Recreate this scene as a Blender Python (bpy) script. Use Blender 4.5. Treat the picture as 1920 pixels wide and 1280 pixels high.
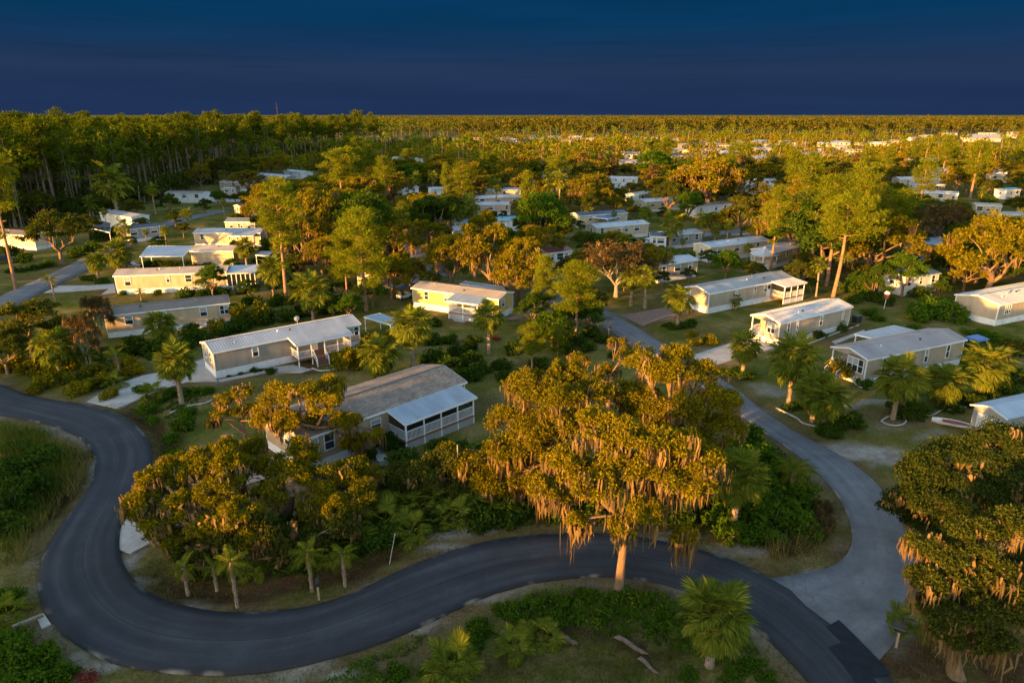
import bpy, math, random
import numpy as np
from mathutils import Vector, Matrix
R = math.radians
for o in list(bpy.data.objects): bpy.data.objects.remove(o)
SC = bpy.context.scene
COL = SC.collection

# ------------------------------------------------------------------ camera
CAM_H = 28.0; FPX = 1280.0; HORIZON = 213.0
PITCH = math.atan((640 - HORIZON) / FPX)
cam = bpy.data.cameras.new('camera'); camo = bpy.data.objects.new('camera', cam); COL.objects.link(camo)
cam.sensor_width = 36; cam.lens = 24.0; cam.clip_start = 0.5; cam.clip_end = 20000
camo.location = (0, 0, CAM_H); camo.rotation_euler = (math.pi / 2 - PITCH, 0, 0)
SC.camera = camo

# ------------------------------------------------------------------ sun and sky
SUN_AZ = R(-139); SUN_EL = R(5.5)
sd = Vector((math.cos(SUN_AZ) * math.cos(SUN_EL), math.sin(SUN_AZ) * math.cos(SUN_EL), math.sin(SUN_EL)))
sl = bpy.data.lights.new('sun', 'SUN'); so = bpy.data.objects.new('sun', sl); COL.objects.link(so)
sl.energy = 4.0; sl.angle = R(0.5); sl.color = (1.0, 0.485, 0.105)
so.rotation_euler = (-sd).to_track_quat('-Z', 'Y').to_euler(); so.location = (-60, -60, 60)
wd = bpy.data.worlds.new('World'); SC.world = wd; wd.use_nodes = True
nt = wd.node_tree; N = nt.nodes; Lk = nt.links
for n in list(N): N.remove(n)
wo = N.new('ShaderNodeOutputWorld'); bg = N.new('ShaderNodeBackground'); bg.inputs[1].default_value = 0.15
sky = N.new('ShaderNodeTexSky'); sky.sky_type = 'NISHITA'; sky.sun_disc = False
sky.sun_elevation = SUN_EL; sky.sun_rotation = math.pi / 2 - SUN_AZ
sky.air_density = 1.0; sky.dust_density = 1.0; sky.ozone_density = 1.0
# a bank of dark rain cloud low over the horizon ahead (away from the sun)
tc = N.new('ShaderNodeTexCoord'); sx = N.new('ShaderNodeSeparateXYZ'); Lk.new(tc.outputs['Generated'], sx.inputs[0])
m1 = N.new('ShaderNodeMapRange'); m1.interpolation_type = 'SMOOTHSTEP'
m1.inputs[1].default_value = 0.16; m1.inputs[2].default_value = 0.36; m1.inputs[3].default_value = 1; m1.inputs[4].default_value = 0
Lk.new(sx.outputs[2], m1.inputs[0])
m2 = N.new('ShaderNodeMapRange'); m2.interpolation_type = 'SMOOTHSTEP'
m2.inputs[1].default_value = -0.15; m2.inputs[2].default_value = 0.35
Lk.new(sx.outputs[1], m2.inputs[0])
mm = N.new('ShaderNodeMath'); mm.operation = 'MULTIPLY'; Lk.new(m1.outputs[0], mm.inputs[0]); Lk.new(m2.outputs[0], mm.inputs[1])
mp = N.new('ShaderNodeMapping'); mp.inputs['Scale'].default_value = (2.0, 2.0, 26.0); Lk.new(tc.outputs['Generated'], mp.inputs[0])
nz = N.new('ShaderNodeTexNoise'); nz.inputs['Scale'].default_value = 1.6; nz.inputs['Detail'].default_value = 4; Lk.new(mp.outputs[0], nz.inputs[0])
cr = N.new('ShaderNodeValToRGB'); Lk.new(sx.outputs[2], cr.inputs[0]); e = cr.color_ramp.elements
e[0].position = 0.0; e[0].color = (0.016, 0.037, 0.104, 1); e[1].position = 0.17; e[1].color = (0.0015, 0.040, 0.118, 1)
for q_, c_ in ((0.022, (0.016, 0.037, 0.106, 1)), (0.055, (0.020, 0.042, 0.106, 1)), (0.085, (0.009, 0.041, 0.112, 1)), (0.115, (0.003, 0.044, 0.124, 1))): k_ = e.new(q_); k_.color = c_
nm = N.new('ShaderNodeMapRange'); nm.inputs[1].default_value = 0.28; nm.inputs[2].default_value = 0.72; nm.inputs[3].default_value = 1.12; nm.inputs[4].default_value = 1.34; Lk.new(nz.outputs[0], nm.inputs[0])
mp2 = N.new('ShaderNodeMapping'); mp2.inputs['Scale'].default_value = (3.0, 3.0, 95.0); Lk.new(tc.outputs['Generated'], mp2.inputs[0])
nz2 = N.new('ShaderNodeTexNoise'); nz2.inputs['Scale'].default_value = 1.3; nz2.inputs['Detail'].default_value = 3; Lk.new(mp2.outputs[0], nz2.inputs[0])
n2 = N.new('ShaderNodeMapRange'); n2.interpolation_type = 'SMOOTHSTEP'; n2.inputs[1].default_value = 0.56; n2.inputs[2].default_value = 0.74; n2.inputs[3].default_value = 1.0; n2.inputs[4].default_value = 0.90; Lk.new(nz2.outputs[0], n2.inputs[0])
mu = N.new('ShaderNodeMath'); mu.operation = 'MULTIPLY'; Lk.new(nm.outputs[0], mu.inputs[0]); Lk.new(n2.outputs[0], mu.inputs[1])
hm = N.new('ShaderNodeMixRGB'); hm.blend_type = 'MULTIPLY'; hm.inputs[0].default_value = 1; Lk.new(cr.outputs[0], hm.inputs[1]); Lk.new(mu.outputs[0], hm.inputs[2])
mx = N.new('ShaderNodeMixRGB'); Lk.new(mm.outputs[0], mx.inputs[0]); Lk.new(sky.outputs[0], mx.inputs[1]); Lk.new(hm.outputs[0], mx.inputs[2])
Lk.new(mx.outputs[0], bg.inputs[0]); Lk.new(bg.outputs[0], wo.inputs[0])
vs = SC.view_settings; vs.view_transform = 'Standard'; vs.look = 'None'; vs.gamma = 1.0; vs.use_curve_mapping = False
vs.exposure = 2.28
SC.render.engine = 'CYCLES'
SC.cycles.max_bounces = 6; SC.cycles.diffuse_bounces = 3; SC.cycles.glossy_bounces = 2; SC.cycles.transmission_bounces = 3
SC.cycles.transparent_max_bounces = 8; SC.cycles.use_denoising = True; SC.cycles.denoiser = 'OPENIMAGEDENOISE'; SC.cycles.denoising_prefilter = 'NONE'; SC.cycles.denoising_input_passes = 'RGB_ALBEDO_NORMAL'; SC.cycles.use_adaptive_sampling = False; SC.cycles.sample_clamp_indirect = 3.0; SC.cycles.caustics_reflective = False; SC.cycles.caustics_refractive = False

# ------------------------------------------------------------------ ground points from picture points
_c, _s = math.cos(PITCH), math.sin(PITCH)
def at(px, py, z=0.0):
    v = (py - 640) / FPX
    d = ((px - 960) / FPX, _c - _s * v, -_s - _c * v); t = (z - CAM_H) / d[2]
    return d[0] * t, d[1] * t
def height_at(Y, py):
    v = (py - 640) / FPX
    return CAM_H + Y * (-_s - _c * v) / (_c - _s * v)
def pt(px, py, Y):
    v = (py - 640) / FPX; t = Y / (_c - _s * v)
    return (px - 960) / FPX * t, Y, height_at(Y, py)
def project(x, y, z):
    dz = z - CAM_H; dep = y * _c - dz * _s; up = y * _s + dz * _c
    return 960 + FPX * x / dep, 640 - FPX * up / dep

# ------------------------------------------------------------------ materials
MATS = {}
def newmat(name):
    m = bpy.data.materials.new(name); m.use_nodes = True; m.node_tree.nodes.clear(); MATS[name] = m; return m, m.node_tree
def lin(c): return tuple(c) + (1,)
def surf(name, col, rough=0.7, var=0.15, scale=3.0, bump=0.0, bscale=40.0, metal=0.0, spec=0.5, coords='Object', stretch=(1, 1, 1), dirt=None, dirt_amt=0.0):
    m, t = newmat(name); n = t.nodes; l = t.links
    o = n.new('ShaderNodeOutputMaterial'); p = n.new('ShaderNodeBsdfPrincipled')
    p.inputs['Roughness'].default_value = rough; p.inputs['Metallic'].default_value = metal; p.inputs['Specular IOR Level'].default_value = spec
    c = n.new('ShaderNodeTexCoord'); mp = n.new('ShaderNodeMapping'); mp.inputs['Scale'].default_value = stretch; l.new(c.outputs[coords], mp.inputs[0])
    z = n.new('ShaderNodeTexNoise'); z.inputs['Scale'].default_value = scale; z.inputs['Detail'].default_value = 6; z.inputs['Roughness'].default_value = 0.65; l.new(mp.outputs[0], z.inputs[0])
    r = n.new('ShaderNodeValToRGB'); r.color_ramp.elements[0].position = 0.3; r.color_ramp.elements[1].position = 0.7
    r.color_ramp.elements[0].color = lin([v * (1 - var) for v in col]); r.color_ramp.elements[1].color = lin([min(1, v * (1 + var)) for v in col])
    l.new(z.outputs[0], r.inputs[0]); src = r.outputs[0]
    if dirt:
        z2 = n.new('ShaderNodeTexNoise'); z2.inputs['Scale'].default_value = scale * 0.35; z2.inputs['Detail'].default_value = 8; l.new(mp.outputs[0], z2.inputs[0])
        q = n.new('ShaderNodeMapRange'); q.inputs[1].default_value = 0.48; q.inputs[2].default_value = 0.72; q.inputs[4].default_value = dirt_amt; l.new(z2.outputs[0], q.inputs[0])
        x = n.new('ShaderNodeMixRGB'); x.inputs[2].default_value = lin(dirt); l.new(q.outputs[0], x.inputs[0]); l.new(src, x.inputs[1]); src = x.outputs[0]
    l.new(src, p.inputs[0])
    if bump:
        b = n.new('ShaderNodeBump'); b.inputs['Strength'].default_value = bump; b.inputs['Distance'].default_value = 0.03
        z3 = n.new('ShaderNodeTexNoise'); z3.inputs['Scale'].default_value = bscale; z3.inputs['Detail'].default_value = 4; l.new(mp.outputs[0], z3.inputs[0])
        l.new(z3.outputs[0], b.inputs['Height']); l.new(b.outputs[0], p.inputs['Normal'])
    l.new(p.outputs[0], o.inputs[0]); return m
def siding(name, col, lap=0.2, rough=0.6, vertical=False):
    m, t = newmat(name); n = t.nodes; l = t.links
    o = n.new('ShaderNodeOutputMaterial'); p = n.new('ShaderNodeBsdfPrincipled'); p.inputs['Roughness'].default_value = rough
    c = n.new('ShaderNodeTexCoord'); s = n.new('ShaderNodeSeparateXYZ'); l.new(c.outputs['Object'], s.inputs[0])
    f = n.new('ShaderNodeMath'); f.operation = 'MULTIPLY'; f.inputs[1].default_value = 1 / lap; l.new(s.outputs[0 if vertical else 2], f.inputs[0])
    g = n.new('ShaderNodeMath'); g.operation = 'FRACT'; l.new(f.outputs[0], g.inputs[0])
    b = n.new('ShaderNodeBump'); b.inputs['Strength'].default_value = 0.5; b.inputs['Distance'].default_value = 0.02; l.new(g.outputs[0], b.inputs['Height']); l.new(b.outputs[0], p.inputs['Normal'])
    z = n.new('ShaderNodeTexNoise'); z.inputs['Scale'].default_value = 0.9; z.inputs['Detail'].default_value = 7
    mp = n.new('ShaderNodeMapping'); mp.inputs['Scale'].default_value = (1.5, 1.5, 0.5); l.new(c.outputs['Object'], mp.inputs[0]); l.new(mp.outputs[0], z.inputs[0])
    r = n.new('ShaderNodeValToRGB'); r.color_ramp.elements[0].position = 0.3; r.color_ramp.elements[1].position = 0.68
    r.color_ramp.elements[0].color = lin([v * 0.8 for v in col]); r.color_ramp.elements[1].color = lin([v * 1.1 for v in col]); l.new(z.outputs[0], r.inputs[0])
    l.new(r.outputs[0], p.inputs[0]); l.new(p.outputs[0], o.inputs[0]); return m
def leafmat(name, a, b, c=None, trans=0.35, tcol=None, gloss=0.0):
    """leaf: colour differs from leaf to leaf and a little from tree to tree"""
    m, t = newmat(name); n = t.nodes; l = t.links
    o = n.new('ShaderNodeOutputMaterial'); d = n.new('ShaderNodeBsdfDiffuse'); tr = n.new('ShaderNodeBsdfTranslucent'); x = n.new('ShaderNodeMixShader')
    g = n.new('ShaderNodeNewGeometry'); oi = n.new('ShaderNodeObjectInfo')
    ad = n.new('ShaderNodeMath'); ad.operation = 'MULTIPLY_ADD'; ad.inputs[1].default_value = 0.7; l.new(g.outputs['Random Per Island'], ad.inputs[0])
    h = n.new('ShaderNodeMath'); h.operation = 'MULTIPLY'; h.inputs[1].default_value = 0.3; l.new(oi.outputs['Random'], h.inputs[0]); l.new(h.outputs[0], ad.inputs[2])
    r = n.new('ShaderNodeValToRGB'); e = r.color_ramp.elements
    e[0].position = 0.0; e[0].color = lin(a); e[1].position = 0.85; e[1].color = lin(b)
    if c: k = e.new(0.97); k.color = lin(c)
    l.new(ad.outputs[0], r.inputs[0]); l.new(r.outputs[0], d.inputs[0])
    q = n.new('ShaderNodeMixRGB'); q.blend_type = 'MULTIPLY'; q.inputs[0].default_value = 1; q.inputs[2].default_value = lin(tcol or (1.1, 1.2, 0.5)); l.new(r.outputs[0], q.inputs[1]); l.new(q.outputs[0], tr.inputs[0])
    x.inputs[0].default_value = trans; l.new(d.outputs[0], x.inputs[1]); l.new(tr.outputs[0], x.inputs[2])
    l.new(x.outputs[0], o.inputs[0]); return m
def glassmat(name, tint=(0.02, 0.03, 0.045)):
    m, t = newmat(name); n = t.nodes; o = n.new('ShaderNodeOutputMaterial'); p = n.new('ShaderNodeBsdfPrincipled')
    p.inputs[0].default_value = lin(tint); p.inputs['Roughness'].default_value = 0.06; p.inputs['Specular IOR Level'].default_value = 0.8
    t.links.new(p.outputs[0], o.inputs[0]); return m
def screenmat(name):
    m, t = newmat(name); n = t.nodes; l = t.links; o = n.new('ShaderNodeOutputMaterial'); d = n.new('ShaderNodeBsdfDiffuse'); d.inputs[0].default_value = (0.02, 0.02, 0.022, 1)
    tr = n.new('ShaderNodeBsdfTransparent'); x = n.new('ShaderNodeMixShader'); x.inputs[0].default_value = 0.5
    l.new(tr.outputs[0], x.inputs[1]); l.new(d.outputs[0], x.inputs[2]); l.new(x.outputs[0], o.inputs[0]); return m

leafmat('oak_leaf', (0.070, 0.066, 0.005), (0.225, 0.182, 0.008), (0.29, 0.17, 0.012), 0.3)
leafmat('oak_leaf_dark', (0.030, 0.046, 0.008), (0.095, 0.098, 0.014), (0.18, 0.11, 0.02), 0.3)  # dark copy of oak_leaf: shade of unlit crowns put into the colour
leafmat('oak_leaf_deep', (0.018, 0.034, 0.007), (0.055, 0.068, 0.012), (0.13, 0.08, 0.02), 0.25)  # darker still: the right-edge oak's shade is put into its leaf colour
leafmat('rust_leaf', (0.05, 0.038, 0.018), (0.125, 0.08, 0.028), (0.17, 0.12, 0.03), 0.3)
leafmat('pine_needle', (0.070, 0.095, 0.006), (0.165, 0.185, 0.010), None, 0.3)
leafmat('palm_leaf', (0.060, 0.090, 0.010), (0.185, 0.195, 0.020), (0.23, 0.18, 0.03), 0.35)
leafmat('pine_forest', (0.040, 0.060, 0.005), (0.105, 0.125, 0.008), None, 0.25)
leafmat('pine_far', (0.040, 0.044, 0.006), (0.095, 0.088, 0.010), (0.13, 0.085, 0.02), 0.25)
leafmat('bright_leaf', (0.030, 0.066, 0.006), (0.085, 0.150, 0.012), None, 0.4)
leafmat('shrub_leaf', (0.022, 0.046, 0.007), (0.065, 0.105, 0.012), None, 0.35)
leafmat('dead_frond', (0.16, 0.10, 0.05), (0.30, 0.20, 0.11), None, 0.2, (1, 0.9, 0.7))
leafmat('moss', (0.13, 0.085, 0.034), (0.25, 0.165, 0.07), None, 0.35, (1, 0.9, 0.7))
leafmat('grass_blade', (0.035, 0.055, 0.008), (0.12, 0.13, 0.02), (0.20, 0.15, 0.06), 0.35)
leafmat('reed', (0.09, 0.085, 0.02), (0.24, 0.18, 0.07), None, 0.35)
leafmat('flower_red', (0.10, 0.02, 0.015), (0.22, 0.05, 0.03), None, 0.2)
surf('bark_oak', (0.17, 0.105, 0.06), 0.9, 0.4, 4, 0.9, 18, stretch=(1, 1, 0.3))
surf('bark_pine', (0.24, 0.13, 0.075), 0.9, 0.35, 4, 0.9, 14, stretch=(1, 1, 0.35))
surf('bark_forest', (0.13, 0.09, 0.065), 0.9, 0.35, 4, 0.6, 14, stretch=(1, 1, 0.35))
surf('bark_palm', (0.26, 0.19, 0.125), 0.9, 0.3, 6, 1.0, 9)
surf('bark_grey', (0.22, 0.19, 0.15), 0.9, 0.35, 5, 0.6, 20)
surf('white_paint', (0.72, 0.73, 0.74), 0.5, 0.07, 2, dirt=(0.45, 0.42, 0.36), dirt_amt=0.35)
surf('skirt_white', (0.66, 0.67, 0.70), 0.6, 0.1, 2.5, dirt=(0.38, 0.35, 0.30), dirt_amt=0.5)
surf('deck_wood', (0.20, 0.10, 0.06), 0.8, 0.3, 5, 0.3, 30)
surf('concrete', (0.36, 0.335, 0.31), 0.85, 0.18, 1.2, 0.3, 30, coords='Generated' if False else 'Object', dirt=(0.17, 0.15, 0.13), dirt_amt=0.55)
surf('kerb_white', (0.36, 0.34, 0.31), 0.85, 0.2, 3, 0.3, 20)
surf('gravel_brown', (0.17, 0.105, 0.075), 0.95, 0.3, 2.5, 0.6, 40)
surf('dark_metal', (0.03, 0.03, 0.032), 0.5, 0.2, 3)
surf('grey_metal', (0.35, 0.36, 0.37), 0.45, 0.15, 3, metal=0.3)
surf('black_plastic', (0.018, 0.02, 0.022), 0.45, 0.2, 3)
surf('rust_red', (0.25, 0.05, 0.035), 0.6, 0.25, 3)
surf('blue_plastic', (0.03, 0.12, 0.35), 0.45, 0.2, 3)
surf('car_dark', (0.02, 0.03, 0.06), 0.25, 0.1, 2, spec=0.6)
surf('car_white', (0.65, 0.66, 0.68), 0.3, 0.05, 2)
surf('tyre', (0.02, 0.02, 0.02), 0.9, 0.2, 5)
surf('wood_post', (0.30, 0.22, 0.14), 0.85, 0.3, 6, 0.3, 30)
surf('log_wood', (0.17, 0.14, 0.10), 0.85, 0.3, 6, 0.3, 30)
surf('blind', (0.34, 0.34, 0.33), 0.25, 0.12, 2, spec=0.7); surf('mast_red', (0.10, 0.03, 0.03), 0.8, 0.1, 2)
glassmat('glass'); screenmat('screen')
glassmat('water', (0.004, 0.006, 0.008))
WALLS = {'tan': (0.37, 0.300, 0.235), 'khaki': (0.34, 0.285, 0.205), 'cream': (0.50, 0.42, 0.29), 'yellow': (0.50, 0.375, 0.13), 'white': (0.66, 0.66, 0.66), 'pink': (0.50, 0.36, 0.30),
         'grey': (0.30, 0.30, 0.31), 'sand': (0.43, 0.325, 0.22), 'teal': (0.35, 0.45, 0.45), 'brown': (0.24, 0.15, 0.10), 'mocha': (0.275, 0.25, 0.225)}
for k, v in WALLS.items(): siding('wall_' + k, v)
ROOFS = {'white': (0.42, 0.43, 0.47), 'silver': (0.36, 0.385, 0.43), 'grey': (0.26, 0.265, 0.275), 'brown': (0.20, 0.145, 0.115), 'red': (0.22, 0.055, 0.04), 'navy': (0.045, 0.065, 0.12),
         'blue': (0.13, 0.24, 0.42), 'tan': (0.36, 0.30, 0.24), 'dark': (0.035, 0.04, 0.055), 'steel': (0.30, 0.36, 0.44), 'lilac': (0.29, 0.275, 0.29), 'aqua': (0.10, 0.32, 0.42)}
for k, v in ROOFS.items(): surf('roof_' + k, v, 0.55, 0.12, 1.2, 0.0, dirt=tuple(c * 0.45 for c in v), dirt_amt=0.45, stretch=(1, 0.35, 0.35))
def shingle(name, col):
    m, t = newmat(name); n = t.nodes; l = t.links; o = n.new('ShaderNodeOutputMaterial'); p = n.new('ShaderNodeBsdfPrincipled'); p.inputs['Roughness'].default_value = 0.9
    c = n.new('ShaderNodeTexCoord'); b = n.new('ShaderNodeTexBrick'); b.inputs['Scale'].default_value = 1.0
    b.inputs['Brick Width'].default_value = 0.33; b.inputs['Row Height'].default_value = 0.14; b.inputs['Mortar Size'].default_value = 0.008
    b.inputs['Color1'].default_value = lin([v * 0.75 for v in col]); b.inputs['Color2'].default_value = lin([v * 1.3 for v in col]); b.inputs['Mortar'].default_value = lin([v * 0.5 for v in col])
    l.new(c.outputs['Object'], b.inputs[0]); z = n.new('ShaderNodeTexNoise'); z.inputs['Scale'].default_value = 0.5; z.inputs['Detail'].default_value = 8; l.new(c.outputs['Object'], z.inputs[0])
    x = n.new('ShaderNodeMixRGB'); x.blend_type = 'MULTIPLY'; x.inputs[0].default_value = 0.7; r = n.new('ShaderNodeValToRGB'); r.color_ramp.elements[0].color = (0.55, 0.55, 0.55, 1); r.color_ramp.elements[1].color = (1.3, 1.25, 1.2, 1)
    r.color_ramp.elements[0].position = .3; r.color_ramp.elements[1].position = .7
    l.new(z.outputs[0], r.inputs[0]); l.new(b.outputs[0], x.inputs[1]); l.new(r.outputs[0], x.inputs[2]); l.new(x.outputs[0], p.inputs[0]); l.new(p.outputs[0], o.inputs[0]); return m
shingle('roof_shingle', (0.23, 0.175, 0.14))
def roadmat(name, col, light, dark, edge, seam=0.5):
    m, t = newmat(name); n = t.nodes; l = t.links; o = n.new('ShaderNodeOutputMaterial'); p = n.new('ShaderNodeBsdfPrincipled'); p.inputs['Roughness'].default_value = 0.82; p.inputs['Specular IOR Level'].default_value = 0.35
    u = n.new('ShaderNodeUVMap'); s = n.new('ShaderNodeSeparateXYZ'); l.new(u.outputs[0], s.inputs[0])
    tc = n.new('ShaderNodeTexCoord')
    # long streaks that follow the lane
    mp = n.new('ShaderNodeMapping'); mp.inputs['Scale'].default_value = (7, 0.06, 1); l.new(u.outputs[0], mp.inputs[0])
    z = n.new('ShaderNodeTexNoise'); z.inputs['Scale'].default_value = 1.0; z.inputs['Detail'].default_value = 5; l.new(mp.outputs[0], z.inputs[0])
    r = n.new('ShaderNodeValToRGB'); r.color_ramp.elements[0].position = 0.3; r.color_ramp.elements[1].position = 0.7; r.color_ramp.elements[0].color = lin(dark); r.color_ramp.elements[1].color = lin(light)
    k = r.color_ramp.elements.new(0.5); k.color = lin(col); l.new(z.outputs[0], r.inputs[0])
    # blotches
    z2 = n.new('ShaderNodeTexNoise'); z2.inputs['Scale'].default_value = 0.35; z2.inputs['Detail'].default_value = 7; z2.inputs['Roughness'].default_value = 0.7; l.new(tc.outputs['Object'], z2.inputs[0])
    q = n.new('ShaderNodeMapRange'); q.inputs[1].default_value = 0.3; q.inputs[2].default_value = 0.7; q.inputs[3].default_value = 0.7; q.inputs[4].default_value = 1.35; l.new(z2.outputs[0], q.inputs[0])
    x = n.new('ShaderNodeMixRGB'); x.blend_type = 'MULTIPLY'; x.inputs[0].default_value = 1; l.new(r.outputs[0], x.inputs[1]); l.new(q.outputs[0], x.inputs[2])
    z3 = n.new('ShaderNodeTexNoise'); z3.inputs['Scale'].default_value = 22; z3.inputs['Detail'].default_value = 3; l.new(tc.outputs['Object'], z3.inputs[0])
    q3 = n.new('ShaderNodeMapRange'); q3.inputs[1].default_value = 0.25; q3.inputs[2].default_value = 0.75; q3.inputs[3].default_value = 0.72; q3.inputs[4].default_value = 1.28; l.new(z3.outputs[0], q3.inputs[0])
    x3 = n.new('ShaderNodeMixRGB'); x3.blend_type = 'MULTIPLY'; x3.inputs[0].default_value = 1; l.new(x.outputs[0], x3.inputs[1]); l.new(q3.outputs[0], x3.inputs[2])
    vo = n.new('ShaderNodeTexVoronoi'); vo.feature = 'DISTANCE_TO_EDGE'; vo.inputs['Scale'].default_value = 0.22; wv = n.new('ShaderNodeVectorMath'); wv.operation = 'ADD'
    zc = n.new('ShaderNodeTexNoise'); zc.inputs['Scale'].default_value = 0.8; zc.inputs['Detail'].default_value = 6; l.new(tc.outputs['Object'], zc.inputs[0]); sc_ = n.new('ShaderNodeVectorMath'); sc_.operation = 'SCALE'; sc_.inputs['Scale'].default_value = 3.0; l.new(zc.outputs['Color'], sc_.inputs[0]); l.new(tc.outputs['Object'], wv.inputs[0]); l.new(sc_.outputs[0], wv.inputs[1]); l.new(wv.outputs[0], vo.inputs['Vector'])
    ck = n.new('ShaderNodeMapRange'); ck.inputs[1].default_value = 0.002; ck.inputs[2].default_value = 0.012; ck.inputs[3].default_value = 0.55; ck.inputs[4].default_value = 0; l.new(vo.outputs['Distance'], ck.inputs[0])
    cm = n.new('ShaderNodeMath'); cm.operation = 'MULTIPLY'; cg = n.new('ShaderNodeMapRange'); cg.inputs[1].default_value = 0.45; cg.inputs[2].default_value = 0.62; l.new(z2.outputs[0], cg.inputs[0]); l.new(ck.outputs[0], cm.inputs[0]); l.new(cg.outputs[0], cm.inputs[1])
    xc = n.new('ShaderNodeMixRGB'); xc.inputs[2].default_value = lin([v * 0.45 for v in dark]); l.new(cm.outputs[0], xc.inputs[0]); l.new(x3.outputs[0], xc.inputs[1]); x3 = xc
    # centre seam
    a = n.new('ShaderNodeMath'); a.operation = 'SUBTRACT'; a.inputs[1].default_value = 0.5; l.new(s.outputs[0], a.inputs[0])
    b = n.new('ShaderNodeMath'); b.operation = 'ABSOLUTE'; l.new(a.outputs[0], b.inputs[0])
    c = n.new('ShaderNodeMapRange'); c.inputs[1].default_value = 0.004; c.inputs[2].default_value = 0.016; c.inputs[3].default_value = seam; c.inputs[4].default_value = 0; l.new(b.outputs[0], c.inputs[0])
    y = n.new('ShaderNodeMixRGB'); y.inputs[2].default_value = lin([v * 0.5 for v in dark]); l.new(c.outputs[0], y.inputs[0]); l.new(x3.outputs[0], y.inputs[1])
    ed = n.new('ShaderNodeMapRange'); ed.inputs[1].default_value = 0.34; ed.inputs[2].default_value = 0.46; ed.inputs[4].default_value = 0.55 if seam else 0.15; l.new(b.outputs[0], ed.inputs[0])   # unworn margins stay darker
    dk = n.new('ShaderNodeMixRGB'); dk.inputs[2].default_value = lin([v * 0.8 for v in dark]); l.new(ed.outputs[0], dk.inputs[0]); l.new(y.outputs[0], dk.inputs[1]); y = dk
    # sand washed over the edges
    e = n.new('ShaderNodeMapRange'); e.inputs[1].default_value = 0.44; e.inputs[2].default_value = 0.50; l.new(b.outputs[0], e.inputs[0])
    z4 = n.new('ShaderNodeTexNoise'); z4.inputs['Scale'].default_value = 0.55; z4.inputs['Detail'].default_value = 8; l.new(tc.outputs['Object'], z4.inputs[0])
    q4 = n.new('ShaderNodeMapRange'); q4.inputs[1].default_value = 0.52; q4.inputs[2].default_value = 0.68; l.new(z4.outputs[0], q4.inputs[0])
    mu = n.new('ShaderNodeMath'); mu.operation = 'MULTIPLY'; l.new(e.outputs[0], mu.inputs[0]); l.new(q4.outputs[0], mu.inputs[1])
    w = n.new('ShaderNodeMixRGB'); w.inputs[2].default_value = lin(edge); l.new(mu.outputs[0], w.inputs[0]); l.new(y.outputs[0], w.inputs[1])
    l.new(w.outputs[0], p.inputs[0])
    bu = n.new('ShaderNodeBump'); bu.inputs['Strength'].default_value = 0.35; bu.inputs['Distance'].default_value = 0.01; l.new(z3.outputs[0], bu.inputs['Height']); l.new(bu.outputs[0], p.inputs['Normal'])
    l.new(p.outputs[0], o.inputs[0]); return m
roadmat('asphalt_new', (0.025, 0.027, 0.034), (0.042, 0.044, 0.052), (0.016, 0.018, 0.023), (0.22, 0.19, 0.16))
roadmat('asphalt_old', (0.118, 0.118, 0.127), (0.140, 0.138, 0.147), (0.098, 0.098, 0.107), (0.26, 0.23, 0.19), 0.0)
surf('asphalt_patch', (0.016, 0.019, 0.025), 0.9, 0.25, 2, 0.3, 30, spec=0.15)

# ------------------------------------------------------------------ mesh helpers
def link(name, me, parent=None, mat=None):
    o = bpy.data.objects.new(name, me); COL.objects.link(o)
    if mat and me is not None and not me.materials: me.materials.append(MATS[mat])
    if parent: o.parent = parent
    return o
def tag(o, label, cat=None, group=None, kind=None):
    if label: o['label'] = label
    if cat: o['category'] = cat
    if group: o['group'] = group
    if kind: o['kind'] = kind
    return o
def empty(name, loc, rz=0, scale=1.0):
    o = bpy.data.objects.new(name, None); COL.objects.link(o); o.location = loc; o.rotation_euler = (0, 0, rz)
    o.scale = scale if hasattr(scale, '__len__') else (scale,) * 3
    o.empty_display_size = 0.2; return o
def np_mesh(name, parts, mat=None, smooth=False):
    """parts: list of (V (n,3), F (m,3) or (m,4))"""
    me = bpy.data.meshes.new(name); off = 0; Vs = []; idx = []; tot = []
    for V, F in parts:
        if len(V) == 0 or len(F) == 0: continue
        Vs.append(V); F = np.asarray(F, dtype=np.int64) + off; idx.append(F.ravel()); tot.append(np.full(len(F), F.shape[1])); off += len(V)
    V = np.concatenate(Vs).astype(np.float32); I = np.concatenate(idx).astype(np.int32); T = np.concatenate(tot).astype(np.int32)
    me.vertices.add(len(V)); me.vertices.foreach_set('co', V.ravel())
    me.loops.add(len(I)); me.loops.foreach_set('vertex_index', I)
    me.polygons.add(len(T)); st = np.zeros(len(T), np.int32); st[1:] = np.cumsum(T)[:-1]
    me.polygons.foreach_set('loop_start', st); me.polygons.foreach_set('loop_total', T)
    if smooth: me.polygons.foreach_set('use_smooth', np.ones(len(T), bool))
    me.update(calc_edges=True)
    if mat: me.materials.append(MATS[mat])
    return me
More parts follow.
